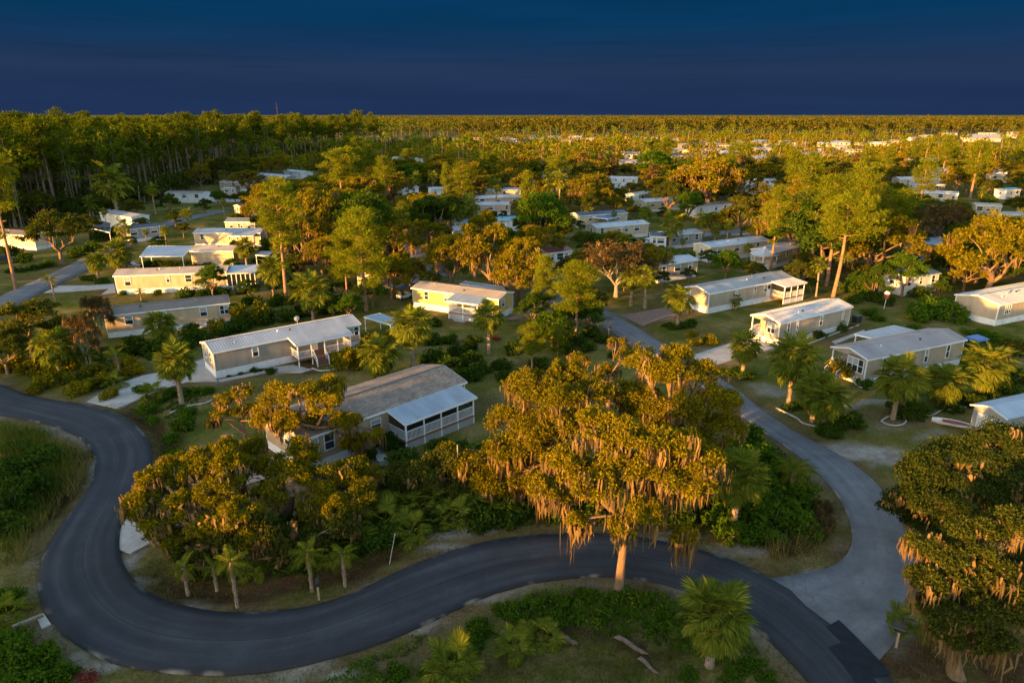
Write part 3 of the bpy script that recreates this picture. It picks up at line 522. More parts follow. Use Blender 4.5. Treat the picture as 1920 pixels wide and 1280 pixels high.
# dark repair patches on the newer asphalt and the joint between two pours
def patch(px, z=0.130):
    P = [at(*p, 0.13) for p in px]; mb = MB(); n = len(P); mb.v = [(x, y, z) for x, y in P]; mb.f = [tuple(range(n))]; o = mb.build('road_patch', 'asphalt_patch'); o['kind'] = 'structure'
    if o.data.polygons[0].normal.z < 0: o.data.flip_normals()
patch([(1550, 1174), (1573, 1161), (1608, 1195), (1648, 1236), (1672, 1262), (1640, 1270), (1604, 1236), (1580, 1205)])
patch([(1553, 1213), (1580, 1203), (1612, 1240), (1650, 1285), (1610, 1290), (1580, 1245)], 0.136)

def seg_dist(X, Y, P):
    d = np.full(X.shape, 1e9)
    for (x0, y0), (x1, y1) in zip(P[:-1], P[1:]):
        dx, dy = x1 - x0, y1 - y0; t = np.clip(((X - x0) * dx + (Y - y0) * dy) / (dx * dx + dy * dy + 1e-9), 0, 1); d = np.minimum(d, np.hypot(X - x0 - t * dx, Y - y0 - t * dy))
    return d
def inside(X, Y, P):
    r = np.zeros(np.shape(X), bool); n = len(P)
    for i in range(n):
        x0, y0 = P[i]; x1, y1 = P[(i + 1) % n]
        if y0 == y1: continue
        c = ((y0 > Y) != (y1 > Y)) & (X < (x1 - x0) * (Y - y0) / (y1 - y0) + x0); r ^= c
    return r
_RS = []
def on_road(x, y, m=0.0):
    if not _RS:
        for P in ROADPOLYS:
            Q = np.concatenate([P[::5], P[:1]]) if len(P) > 60 else np.concatenate([P, P[:1]]); _RS.append((Q[:-1, 0], Q[:-1, 1], Q[1:, 0], Q[1:, 1], Q.min(0), Q.max(0)))
    for x0, y0, x1, y1, lo, hi in _RS:
        if x < lo[0] - m or x > hi[0] + m or y < lo[1] - m or y > hi[1] + m: continue
        c = (y0 > y) != (y1 > y)
        if c.any() and (np.count_nonzero(x < (x1[c] - x0[c]) * (y - y0[c]) / (y1[c] - y0[c]) + x0[c]) % 2): return True
        if m:
            dx, dy = x1 - x0, y1 - y0; t = np.clip(((x - x0) * dx + (y - y0) * dy) / (dx * dx + dy * dy + 1e-9), 0, 1)
            if np.hypot(x - x0 - t * dx, y - y0 - t * dy).min() < m: return True
    return False
# one sheet, fine near the homes, coarse to the horizon
def axis(fine, lo, hi, step, far):
    a = list(np.arange(lo, hi + 1e-6, step)); s = step; x = hi; out = []
    while x < far: s *= 1.22; x += s; out.append(x)
    s = step; x = lo; left = []
    while x > -far: s *= 1.22; x -= s; left.append(x)
    return np.array(left[::-1] + a + out)
gx = axis(0, -72, 82, 0.66, 9000); gy = axis(0, 20, 118, 0.66, 12000)
GX, GY = np.meshgrid(gx, gy, indexing='xy')
rng = np.random.default_rng(5)
def vnoise(X, Y, s, seed):
    r = np.random.default_rng(seed); T = r.random((64, 64)); x = X / s; y = Y / s; i = np.floor(x).astype(int); j = np.floor(y).astype(int); u = x - i; v = y - j; u = u * u * (3 - 2 * u); v = v * v * (3 - 2 * v)
    g = lambda a, b: T[a % 64, b % 64]
    return (g(i, j) * (1 - u) + g(i + 1, j) * u) * (1 - v) + (g(i, j + 1) * (1 - u) + g(i + 1, j + 1) * u) * v
near = (np.abs(GX) < 130) & (GY < 180) & (GY > 0)
GZ = -0.07 * vnoise(GX, GY, 3.1, 1) - 0.05 * vnoise(GX, GY, 1.1, 2)
zone = np.zeros(GX.shape + (4,)); zone[..., 3] = 1
rd = np.full(GX.shape, 1e9); m = near
for P in [Q_[::3] if len(Q_) > 60 else Q_ for Q_ in ROADPOLYS]: rd[m] = np.minimum(rd[m], seg_dist(GX[m], GY[m], np.concatenate([P, P[:1]])))
verge = np.clip(1 - rd / 2.6, 0, 1) * (0.45 + 0.9 * vnoise(GX, GY, 2.2, 3)); zone[..., 2] = np.maximum(zone[..., 2], np.clip(verge, 0, 1))
zone[..., 0] = np.maximum(zone[..., 0], np.clip((1 - rd / 1.1), 0, 1) * np.clip(vnoise(GX, GY, 2.7, 4) * 2.6 - 1.55, 0, 1))
def blot(px, py, rx, ry, ch, amt=1.0, soft=0.6, ang=0.0):
    x, y = at(px, py); dx = GX - x; dy = GY - y; c, s = math.cos(ang), math.sin(ang); a = (dx * c + dy * s) / rx; b = (-dx * s + dy * c) / ry
    d = np.sqrt(a * a + b * b) + 0.55 * (vnoise(GX, GY, 1.7, 9) - 0.5) + 0.5 * (vnoise(GX, GY, 0.6, 10) - 0.5); w = np.clip((1 - d) / soft, 0, 1) * amt
    zone[..., ch] = np.maximum(zone[..., ch], w)
for b in ((1640, 850, 4.2, 2.0, 0, 1.0, .5, -.3), (1600, 838, 2.5, 1.6, 0, .8), (1450, 735, 2.6, 1.7, 0, .7, .6, -.5), (1425, 722, 2.0, 1.0, 0, .5), (1660, 800, 4, 1.6, 0, .35, .9, .4), (1560, 760, 2.5, 1.2, 0, .4), (1660, 750, 6, .5, 0, .8, .5, .15), (1580, 760, 3, .45, 0, .7, .5, .05), (1740, 815, 4, .7, 0, .5, .5, .5),
          (870, 995, 2.2, .7, 0, .9, .4, .2), (830, 1022, 1.6, .5, 0, .9), (910, 1120, 1.2, .4, 0, .8), (640, 1265, 1.5, .5, 0, .9), (560, 1272, 1.6, .5, 0, .7), (180, 1250, 1.4, .5, 0, .8), (150, 1232, 1.0, .5, 0, .6), (1410, 1030, 2.2, .7, 0, .7, .5, -.4), (1350, 1030, 2.0, .6, 0, .5), (240, 1050, .9, 1.6, 0, .9), (262, 1085, .8, .7, 0, .6), (290, 880, .7, 2.5, 0, .4), (100, 840, 4, .6, 0, .4, .6, -.2), (1540, 1075, 1.6, .6, 0, .6),
          (540, 1075, 9, 1.6, 1, .95, .7), (800, 990, 7, 1.6, 1, .9, .7, .25), (420, 1110, 5, 1.4, 1, .8), (1050, 960, 6, 2.0, 1, .8), (1250, 975, 5, 2, 1, .8), (1380, 1010, 3, 1, 1, .7), (1730, 1240, 3, 3, 1, .9), (1860, 1230, 4, 4, 1, .9), (1640, 1240, 1, 1, 1, .7), (90, 610, 5, 3, 1, .6), (580, 698, 2, .6, 1, .9), (960, 600, 2, .7, 1, .8), (1000, 680, 4, 2, 1, .35), (870, 640, 2, .7, 1, .8), (1380, 705, 1.7, .8, 1, .9), (1340, 800, 3, 6, 1, .4),
          (1040, 1180, 2.2, .8, 1, .8), (1190, 1215, 2.6, 1.0, 1, .8, .6, -.5), (1130, 1250, 2, .8, 1, .5), (930, 1255, 2, .8, 1, .7), (1150, 1190, 6, 1.0, 2, .9, .6, -.2), (1060, 1230, 4, .8, 2, .7), (700, 1240, 8, 1.2, 2, .8, .8, .15), (560, 720, 6, 2.5, 2, .7, .9), (480, 740, 5, 2, 2, .5), (900, 760, 3, 5, 2, .6), (770, 860, 3, 2, 2, .7), (1480, 690, 3, 2.5, 2, .6), (1650, 775, 7, 3, 2, .6), (1600, 600, 5, 2, 2, .5), (1530, 560, 4, 2, 2, .5), (250, 560, 12, 2.0, 2, .5), (40, 520, 8, 2, 2, .9), (60, 480, 8, 4, 2, .3), (110, 1000, 1.8, 6, 2, .8), (120, 820, 6, .8, 2, .6), (720, 560, 3, 3, 2, .3), (1240, 560, 6, 2, 2, .5), (1330, 620, 5, 2, 2, .3), (1750, 620, 6, 3, 2, .5),
          (60, 900, 5, 8, 2, .3), (1080, 1250, 5, 2, 2, .3)): blot(*b)
# ditches
for px, w, dep in (([(228, 762), (262, 778), (292, 800), (312, 830), (322, 865), (318, 905)], 1.1, 0.85), ([(118, 848), (128, 875), (110, 915), (80, 955)], 1.5, 0.9), ([(285, 1075), (330, 1095), (420, 1108), (520, 1095), (640, 1068), (740, 1030)], 0.9, 0.5), ([(1120, 612), (1175, 650)], 0.8, 0.5)):
    d = seg_dist(GX, GY, ground_pts(px)); g = np.exp(-(d / w) ** 2) * np.clip(rd / 1.2, 0, 1); GZ -= dep * g; zone[..., 1] = np.maximum(zone[..., 1], g * 0.9)
V = np.stack([GX, GY, GZ], -1).reshape(-1, 3); ny, nx = GX.shape
i, j = np.meshgrid(np.arange(ny - 1), np.arange(nx - 1), indexing='ij'); F = np.stack([i * nx + j, i * nx + j + 1, (i + 1) * nx + j + 1, (i + 1) * nx + j], -1).reshape(-1, 4)
gme = np_mesh('ground', [(V, F)], None, True); at_ = gme.attributes.new('zone', 'FLOAT_COLOR', 'POINT'); at_.data.foreach_set('color', zone.reshape(-1, 4).astype(np.float32).ravel())
mg, t = newmat('ground'); n = t.nodes; l = t.links; o = n.new('ShaderNodeOutputMaterial'); p = n.new('ShaderNodeBsdfPrincipled'); p.inputs['Roughness'].default_value = 1.0; p.inputs['Specular IOR Level'].default_value = 0.0
za = n.new('ShaderNodeAttribute'); za.attribute_name = 'zone'; zs = n.new('ShaderNodeSeparateColor'); l.new(za.outputs['Color'], zs.inputs[0]); tcn = n.new('ShaderNodeTexCoord')
def nz_(scale, det=6, rough=0.6):
    q = n.new('ShaderNodeTexNoise'); q.inputs['Scale'].default_value = scale; q.inputs['Detail'].default_value = det; q.inputs['Roughness'].default_value = rough; l.new(tcn.outputs['Object'], q.inputs[0]); return q.outputs[0]
def ramp_(src, stops):
    q = n.new('ShaderNodeValToRGB'); e = q.color_ramp.elements
    e[0].position, e[0].color = stops[0][0], lin(stops[0][1]); e[1].position, e[1].color = stops[-1][0], lin(stops[-1][1])
    for s in stops[1:-1]: k = e.new(s[0]); k.color = lin(s[1])
    l.new(src, q.inputs[0]); return q.outputs[0]
def mix_(f, a, b, mode='MIX', fac=None):
    q = n.new('ShaderNodeMixRGB'); q.blend_type = mode
    if f is None: q.inputs[0].default_value = fac
    else: l.new(f, q.inputs[0])
    l.new(a, q.inputs[1]); l.new(b, q.inputs[2]); return q.outputs[0]
grass = ramp_(nz_(0.16, 9, 0.7), [(0.28, (0.040, 0.060, 0.008)), (0.43, (0.085, 0.092, 0.016)), (0.53, (0.14, 0.118, 0.034)), (0.66, (0.22, 0.165, 0.075))])
fine = ramp_(nz_(5.5, 6, 0.75), [(0.25, (0.4, 0.4, 0.4)), (0.75, (1.6, 1.6, 1.55))])
grass = mix_(None, grass, fine, 'MULTIPLY', 1.0)
dry = mix_(None, ramp_(nz_(0.6, 8, 0.7), [(0.3, (0.075, 0.052, 0.026)), (0.7, (0.145, 0.098, 0.052))]), fine, 'MULTIPLY', 0.9)
mul = mix_(None, ramp_(nz_(1.6, 8, 0.7), [(0.3, (0.026, 0.014, 0.009)), (0.7, (0.095, 0.046, 0.027))]), fine, 'MULTIPLY', 0.9)
sand = mix_(None, ramp_(nz_(0.9, 9, 0.75), [(0.32, (0.17, 0.135, 0.11)), (0.68, (0.36, 0.32, 0.29))]), fine, 'MULTIPLY', 0.5)
c = mix_(zs.outputs[2], grass, dry); c = mix_(zs.outputs[1], c, mul); c = mix_(zs.outputs[0], c, sand); l.new(c, p.inputs[0])
bu = n.new('ShaderNodeBump'); bu.inputs['Strength'].default_value = 0.8; bu.inputs['Distance'].default_value = 0.08; l.new(nz_(7, 6, 0.7), bu.inputs['Height']); l.new(bu.outputs[0], p.inputs['Normal']); l.new(p.outputs[0], o.inputs[0])
gme.materials.append(mg); go = link('ground', gme); go['kind'] = 'structure'
# ------------------------------------------------------------------ mobile homes
HOMES = []; NAMED = []
def short(label):
    t = label
    for k in (',', ' behind ', ' beside ', ' under ', ' by ', ' below ', ' among ', ' left of ', ' right of ', ' between ', ' on ', ' at ', ' half ', ' cut ', ' tucked ', ' directly ', ' low ', ' above ', ' in front ', ' and '):
        i = t.find(k)
        if i > 12: t = t[:i]
    w = t.split()[:8]
    while w[-1] in ('and', 'with', 'of', 'the', 'a', 'its', 'in', 'white', 'pale', 'long', 'small', 'one', 'thin'): w.pop()
    return ' '.join(w)   # (centre x, y, half length, half width, angle, distance)
BL = [0]
def window(root, fr, t0, z0, w, h, panes=1, mat='white_paint'):
    """fr: function (u along wall, out, z) -> local point; t0 = left edge along wall"""
    f = MB(); b = 0.075
    def bx(mb, u0, u1, z_0, z_1, o0, o1): mb.hexa([fr(u0, o0, z_0), fr(u1, o0, z_0), fr(u1, o1, z_0), fr(u0, o1, z_0)], [fr(u0, o0, z_1), fr(u1, o0, z_1), fr(u1, o1, z_1), fr(u0, o1, z_1)])
    bx(f, t0, t0 + w, z0, z0 + b, 0.0, 0.06); bx(f, t0, t0 + w, z0 + h - b, z0 + h, 0.0, 0.06)
    bx(f, t0, t0 + b, z0 + b, z0 + h - b, 0.0, 0.06); bx(f, t0 + w - b, t0 + w, z0 + b, z0 + h - b, 0.0, 0.06)
    for k in range(1, panes): u = t0 + w * k / panes; bx(f, u - 0.035, u + 0.035, z0 + b, z0 + h - b, 0.0, 0.055)
    bx(f, t0 + b, t0 + w - b, z0 + h * 0.5 - 0.025, z0 + h * 0.5 + 0.025, 0.0, 0.05)
    wn = f.build('window', mat, root)
    for k in range(panes):
        a = t0 + w * k / panes + 0.05; c = t0 + w * (k + 1) / panes - 0.05
        BL[0] += 1
        for q0, q1, up in ((z0 + 0.05, z0 + h * 0.5, 0), (z0 + h * 0.5, z0 + h - 0.05, 1)):
            g = MB(); bx(g, a, c, q0, q1, 0.004, 0.02); g.build('pane', 'blind' if up and BL[0] % 3 else 'glass', wn)
    return wn
def home(label, a, b, w=4.4, ez=3.05, skirt=0.7, wall='tan', roof='silver', ribs=True, wins=(), lwins=(), rwins=(), slope=0.26, porch=None, vents=2, group=None, doors=(), notch=0, name='mobile_home', lod=0, trim='white_paint', deep=True):
    A = np.array(at(a[0], a[1], ez)); B = np.array(at(b[0], b[1], ez)); d = B - A; ang = math.atan2(d[1], d[0]); L = float(np.hypot(*d)) - 0.3; nrm = np.array([-math.sin(ang), math.cos(ang)])
    C = (A + B) / 2 + nrm * (0.2 + w / 2); root = tag(empty(name, (C[0], C[1], 0), ang), label, 'mobile home' if name == 'mobile_home' else name.replace('_', ' '), group)
    HOMES.append((C[0], C[1], L / 2, w / 2, ang)); NAMED.append((C[0], C[1], short(label))); hl, hw = L / 2, w / 2
    # skirting with vertical panel seams
    mb = MB(); i = 0.03
    if lod == 0:
        for (p, q) in (((-hl + i, -hw + i), (hl - i, -hw + i)), ((hl - i, -hw + i), (hl - i, hw - i)), ((hl - i, hw - i), (-hl + i, hw - i)), ((-hl + i, hw - i), (-hl + i, -hw + i))):
            p = np.array(p); q = np.array(q); ln = np.linalg.norm(q - p); m = int(ln / 0.35); dd = (q - p) / ln; nn = np.array([dd[1], -dd[0]])
            for k in range(m):
                u = p + dd * ln * k / m; v = p + dd * (ln * (k + 1) / m - 0.03); o0 = u + nn * 0.012; o1 = v + nn * 0.012; e = p + dd * ln * (k + 1) / m
                mb.poly((*o0, -0.15), (*o1, -0.15), (*o1, skirt), (*o0, skirt)); mb.poly((*o1, -0.15), (*e, -0.15), (*e, skirt), (*o1, skirt))
    else: mb.box(-hl + i, -hw + i, -0.15, hl - i, hw - i, skirt)
    mb.build('skirting', 'skirt_white', root)
    # walls: gabled box, with an open entry corner at the left end if notch
    rz = ez + hw * slope
    mb = MB(); z0 = skirt - 0.01
    if notch:
        nx = -hl + notch; ny = -hw * 0.0
        mb.box(-hl, -hw, z0, nx, ny, ez); mb.box(nx, -hw, z0, hl, hw, ez)
        mb.poly((-hl, -hw, ez), (-hl, 0, rz), (-hl, hw, ez), (-hl, hw, ez - 0.25), (-hl, -hw, ez - 0.25)); mb.poly((hl, -hw, ez), (hl, hw, ez), (hl, 0, rz))
    else:
        P = [(-hw, z0), (hw, z0), (hw, ez), (0, rz - 0.02), (-hw, ez)]
        mb.poly(*[(-hl, y, z) for y, z in reversed(P)]); mb.poly(*[(hl, y, z) for y, z in P])
        mb.poly((-hl, -hw, z0), (hl, -hw, z0), (hl, -hw, ez), (-hl, -hw, ez)); mb.poly((hl, hw, z0), (-hl, hw, z0), (-hl, hw, ez), (hl, hw, ez))
    mb.build('wall', 'wall_' + wall, root)
    # roof: two slabs, standing seams
    ov = 0.2; oe = 0.15; th = 0.07; mb = MB(); drop = ov * slope
    for s in (-1, 1):
        y0, y1 = s * (hw + ov), 0.0; za, zb = ez - drop + 0.02, rz + 0.02
        lo = [(-hl - oe, y0, za), (hl + oe, y0, za), (hl + oe, y1, zb), (-hl - oe, y1, zb)]; hi = [(x, y, z + th) for x, y, z in lo]
        if s > 0: lo = [lo[1], lo[0], lo[3], lo[2]]; hi = [hi[1], hi[0], hi[3], hi[2]]
        mb.hexa(lo, hi)
        if ribs and lod == 0:
            m = int((L + 2 * oe) / 0.3)
            for k in range(m + 1):
                x = -hl - oe + 0.02 + (L + 2 * oe - 0.06) * k / m; q0 = [(x, y0, za + th), (x + 0.045, y0, za + th), (x + 0.045, y1, zb + th), (x, y1, zb + th)]; q1 = [(X, Y, Z + 0.04) for X, Y, Z in q0]
                if s > 0: q0 = [q0[1], q0[0], q0[3], q0[2]]; q1 = [q1[1], q1[0], q1[3], q1[2]]
                mb.hexa(q0, q1)
    rf = mb.build('roof', 'roof_' + roof, root)
    mb = MB(); mb.bar((-hl - oe, 0, rz + th + 0.04), (hl + oe, 0, rz + th + 0.04), 0.28, 0.03); mb.build('ridge_cap', 'roof_' + roof, rf)
    if lod < 2:
        rr = random.Random(label)
        for k in range(vents):
            x = hl * rr.uniform(-0.7, 0.7); y = -hw * rr.uniform(0.15, 0.6); z = rz - abs(y) * slope + 0.08; v = MB()
            v.cyl((x, y, z), 0.07, 0.07, 0.22, 8)
            if k % 2: v.cyl((x, y, z + 0.2), 0.16, 0.1, 0.1, 8)
            v.build('vent', ('grey_metal', 'dark_metal', 'white_paint')[k % 3], rf)
    # fascia, rake boards and corner boards
    mb = MB(); e = 0.004
    for s in (-1, 1):
        mb.box(-hl - oe - e, min(s * (hw + ov), s * (hw + ov + 0.03)), ez - drop - 0.09, hl + oe + e, max(s * (hw + ov), s * (hw + ov + 0.03)), ez - drop + 0.085)
        for g in (-1, 1): x = g * (hl + oe + 0.015); mb.bar((x, s * (hw + ov), ez - drop + 0.0), (x, 0, rz + 0.0), 0.03, 0.17)
    for gx_ in (-1, 1):
        for s in (-1, 1):
            if notch and gx_ < 0 and s > 0: continue
            x = gx_ * (hl - 0.04); y = s * (hw + 0.012); mb.box(x - 0.05, min(y, y - s * 0.02), skirt, x + 0.05, max(y, y - s * 0.02), ez - 0.05); xx = gx_ * (hl + 0.012); mb.box(min(xx, xx - gx_ * 0.02), s * hw - 0.05 - (0.05 if s > 0 else -0.05), skirt, max(xx, xx - gx_ * 0.02), s * hw + 0.05 - (0.05 if s > 0 else -0.05), ez - 0.05)
    mb.build('trim', trim, root)
    fF = lambda u, o, z: (-hl + u, -hw - o, z); fL = lambda u, o, z: (-hl - o, hw - u, z); fR = lambda u, o, z: (hl + o, -hw + u, z)
    for t, ww, hh, *pn in wins: window(root, fF, t * L - ww / 2, min(skirt + 0.85, ez - hh - 0.25), ww, hh, pn[0] if pn else 1)
    for t, ww, hh, *pn in lwins: window(root, fL, t * w - ww / 2, min(skirt + 0.85, ez - hh - 0.25), ww, hh, pn[0] if pn else 1)
    for t, ww, hh, *pn in rwins: window(root, fR, t * w - ww / 2, min(skirt + 0.85, ez - hh - 0.25), ww, hh, pn[0] if pn else 1)
    for t, cmat in doors:
        u = -hl + t * L; mb = MB(); mb.box(u - 0.45, -hw - 0.05, skirt, u + 0.45, -hw + 0.01, skirt + 2.05); dr = mb.build('door', cmat, root)
        mb = MB(); mb.box(u - 0.28, -hw - 0.06, skirt + 1.1, u + 0.28, -hw - 0.045, skirt + 1.8); mb.build('pane', 'glass', dr); mb = MB(); mb.box(u + 0.33, -hw - 0.11, skirt + 0.95, u + 0.39, -hw - 0.04, skirt + 1.05); mb.build('handle', 'dark_metal', dr)
    if notch:
        mb = MB(); mb.box(-hl - 0.0, 0, skirt - 0.12, -hl + notch, hw, skirt); mb.build('porch_floor', 'white_paint', root)
        mb = MB(); mb.box(-hl + 0.02, hw - 0.14, skirt, -hl + 0.14, hw - 0.02, ez - 0.2); mb.build('post', 'white_paint', root)
        mb = MB(); rail_seg(mb, (-hl + 0.08, hw - 0.08), (-hl + notch, hw - 0.08), skirt); mb.build('railing', 'white_paint', root)
        mb = MB()
        for k in range(4): mb.box(-hl - 0.3 * (k + 1), 0.35, -0.1, -hl - 0.3 * k, hw - 0.35, skirt - 0.16 * (k + 1))
        mb.build('steps', 'concrete', root)
        for y in (0.32, hw - 0.32):
            mb = MB(); mb.bar((-hl - 1.25, y, 0.85), (-hl, y, skirt + 0.9), 0.07); mb.bar((-hl - 1.2, y, -0.1), (-hl - 1.2, y, 0.85), 0.08); mb.bar((-hl - 0.6, y, 0), (-hl - 0.6, y, 1.2), 0.05); mb.bar((-hl - 1.2, y, 0.35), (-hl, y, skirt + 0.4), 0.05); mb.build('handrail', 'white_paint', root)
    if porch: build_porch(root, hl, hw, L, ez, skirt, **porch)
    return root, hl, hw
def rail_seg(mb, p, q, z, h=0.95, bal=0.14):
    p = np.array(p); q = np.array(q); ln = np.linalg.norm(q - p); mb.bar((*p, z + h), (*q, z + h), 0.09, 0.06); mb.bar((*p, z + 0.12), (*q, z + 0.12), 0.06, 0.05)
    for k in range(1, int(ln / bal)): u = p + (q - p) * k * bal / ln; mb.box(u[0] - 0.018, u[1] - 0.018, z + 0.12, u[0] + 0.018, u[1] + 0.018, z + h)
def build_porch(root, hl, hw, L, ez, skirt, t0=0.4, t1=0.8, depth=2.2, roof='silver', screen=False, rail=True, posts=4, stairs=None, drop=0.45, hi=0.03, floor=None, ribs=True, wallmat=None, lower=False, deckmat='deck_wood', x0=None, x1=None):
    fz = skirt if floor is None else floor
    x0 = -hl + t0 * L if x0 is None else x0; x1 = -hl + t1 * L if x1 is None else x1; y0 = -hw; y1 = -hw - depth; za = ez + hi; zb = ez + hi - drop
    mb = MB(); lo = [(x0 - 0.2, y1 - 0.2, zb), (x1 + 0.2, y1 - 0.2, zb), (x1 + 0.2, y0 - 0.03, za), (x0 - 0.2, y0 - 0.03, za)]; mb.hexa(lo, [(x, y, z + 0.07) for x, y, z in lo])
    if ribs:
        m = int((x1 - x0 + 0.4) / 0.3)
        for k in range(m + 1):
            x = x0 - 0.19 + (x1 - x0 + 0.33) * k / m; q = [(x, y1 - 0.2, zb + 0.07), (x + 0.045, y1 - 0.2, zb + 0.07), (x + 0.045, y0 - 0.03, za + 0.07), (x, y0 - 0.03, za + 0.07)]; mb.hexa(q, [(X, Y, Z + 0.04) for X, Y, Z in q])
    mb.build('porch_roof', 'roof_' + roof, root)
    mb = MB(); mb.box(x0 - 0.23, y1 - 0.24, zb - 0.1, x1 + 0.23, y1 - 0.205, zb + 0.08); mb.bar((x0 - 0.22, y1 - 0.2, zb - 0.0), (x0 - 0.22, y0, za - 0.0), 0.03, 0.15); mb.bar((x1 + 0.22, y1 - 0.2, zb), (x1 + 0.22, y0, za), 0.03, 0.15); mb.build('porch_fascia', 'white_paint', root)
    mb = MB(); mb.box(x0, y1, fz - 0.14, x1, y0 + 0.02, fz); mb.build('deck', deckmat, root)
    ps = [x0 + 0.07 + (x1 - x0 - 0.14) * k / (posts - 1) for k in range(posts)]
    for x in ps:
        mb = MB(); yb = y1 + 0.07; mb.box(x - 0.06, yb - 0.06, -0.15, x + 0.06, yb + 0.06, zb + 0.02); mb.build('post', 'white_paint', root)
    if rail:
        for k in range(posts - 1):
            if stairs is not None and k == stairs: continue
            mb = MB(); rail_seg(mb, (ps[k], y1 + 0.07), (ps[k + 1], y1 + 0.07), fz); mb.build('railing', 'white_paint', root)
        for x in (x0 + 0.07, x1 - 0.07): mb = MB(); rail_seg(mb, (x, y0), (x, y1 + 0.07), fz); mb.build('railing', 'white_paint', root)
    if screen:
        for k in range(posts - 1): mb = MB(); mb.box(ps[k] + 0.06, y1 + 0.085, fz + 0.1, ps[k + 1] - 0.06, y1 + 0.09, zb); mb.build('screen', 'screen', root)
        for x in (x0 + 0.09, x1 - 0.09): mb = MB(); mb.poly((x, y0, fz + 0.1), (x, y1 + 0.1, fz + 0.1), (x, y1 + 0.1, zb), (x, y0, za - 0.05)); mb.build('screen', 'screen', root)
    if lower: mb = MB(); mb.box(x0 + 0.02, y1 + 0.03, -0.1, x1 - 0.02, y1 + 0.05, fz - 0.14); mb.build('lattice', 'skirt_white' if lower == 1 else 'wall_grey', root)
    if stairs is not None:
        xa = ps[stairs] + 0.1; xb = ps[stairs + 1] - 0.1; n = 4; mb = MB()
        for k in range(n): mb.box(xa, y1 - 0.28 * (k + 1), fz * (n - k - 0.9) / n - 0.05, xb, y1 - 0.28 * k, fz * (n - k) / n - 0.12)
        mb.build('steps', deckmat, root)
        for x in (xa, xb):
            mb = MB(); mb.bar((x, y1 - 0.28 * n, 0.9), (x, y1, fz + 0.95), 0.07); mb.box(x - 0.05, y1 - 0.28 * n - 0.05, -0.15, x + 0.05, y1 - 0.28 * n + 0.05, 0.95); mb.bar((x, y1 - 0.28 * n, 0.4), (x, y1, fz + 0.4), 0.05); mb.build('handrail', 'white_paint', root)
def carport(label, px, z=2.5, roof='silver', group=None, posts=True, name='carport'):
    """px: four roof corners (picture points at height z), in order round the roof"""
    P = [at(p[0], p[1], z) for p in px]; cx = sum(p[0] for p in P) / 4; cy = sum(p[1] for p in P) / 4; root = tag(empty(name, (cx, cy, 0)), label, name.replace('_', ' '), group)
    a = sum(P[i][0] * P[(i + 1) % 4][1] - P[(i + 1) % 4][0] * P[i][1] for i in range(4))
    if a < 0: P = P[::-1]
    Q = [(x - cx, y - cy) for x, y in P]; mb = MB(); mb.hexa([(x, y, z - 0.08) for x, y in Q], [(x, y, z) for x, y in Q])
    for k in range(1, 14): t = k / 14; p = [Q[0][i] + (Q[1][i] - Q[0][i]) * t for i in (0, 1)]; q = [Q[3][i] + (Q[2][i] - Q[3][i]) * t for i in (0, 1)]; mb.bar((*p, z + 0.015), (*q, z + 0.015), 0.05, 0.04)
    mb.build('roof', 'roof_' + roof, root); mb = MB()
    for k in range(4): p, q = Q[k], Q[(k + 1) % 4]; mb.bar((p[0] * 1.004, p[1] * 1.004, z - 0.06), (q[0] * 1.004, q[1] * 1.004, z - 0.06), 0.04, 0.17)
    mb.build('fascia', 'white_paint', root)
    if posts:
        for x, y in Q: mb = MB(); mb.box(x * 0.94 - 0.05, y * 0.94 - 0.05, -0.15, x * 0.94 + 0.05, y * 0.94 + 0.05, z - 0.07); mb.build('post', 'white_paint', root)
    HOMES.append((cx, cy, 2.5, 2, 0)); return root

W1 = (1.0, 1.25); WD = (1.9, 1.3, 2)
# --- homes round the near loop
rA, hA, wA = home('tan home with ribbed silver metal roof and raised white-railed porch beside the concrete drive', (397, 662), (677, 607), 4.4, wall='mocha', roof='silver', wins=((0.26, 0.75, 1.25), (0.955, 1.35, 1.2, 2), (0.6, 0.7, 1.1), (0.72, 0.8, 1.1)), lwins=((0.72, 0.9, 1.3), (0.3, 0.7, 1.2)), skirt=0.85,
     porch=dict(t0=0.49, t1=0.87, depth=2.3, posts=5, stairs=1, roof='silver', deckmat='deck_wood', drop=0.4), doors=((0.655, 'white_paint'),), vents=3)
mb = MB(); mb.cyl((2.1, 0.9, 3.6), 0.03, 0.03, 0.55, 6); ds = mb.build('dish_mast', 'grey_metal', rA); mb = MB(); mb.cyl((2.1, 0.85, 4.2), 0.1, 0.34, 0.12, 14, 'y'); mb.build('dish', 'grey_metal', ds)
rB, hB, wB = home('wide home with brown shingle roof and long screened porch under a blue-white metal roof', (566, 826), (876, 716), 6.6, ez=3.1, wall='sand', roof='shingle', ribs=False, wins=((0.05, 1.0, 1.5), (0.135, 1.0, 1.5), (0.40, 1.1, 1.0)), rwins=((0.5, 1.0, 1.2),), lwins=((0.6, 1.0, 1.2),), slope=0.24,
     porch=dict(t0=0.475, t1=0.935, depth=2.6, posts=5, roof='steel', screen=True, lower=2, drop=0.55, hi=0.0), vents=1, skirt=0.75)
carport('flat dark blue shed roof behind the brown shingle home', [(688, 716), (700, 720), (790, 697), (768, 693)], 2.6, 'navy', name='shed')
home('brown metal roofed home with leafy shadows on its tan wall, left of the silver-roofed home', (192, 593), (431, 568), 4.3, wall='sand', roof='brown', wins=((0.18, 1.0, 1.3), (0.78, 0.95, 1.3), (0.955, 1.2, 1.3, 2), (0.45, 0.9, 1.2)), rwins=((0.5, 1, 1.2),), skirt=0.75, vents=2)
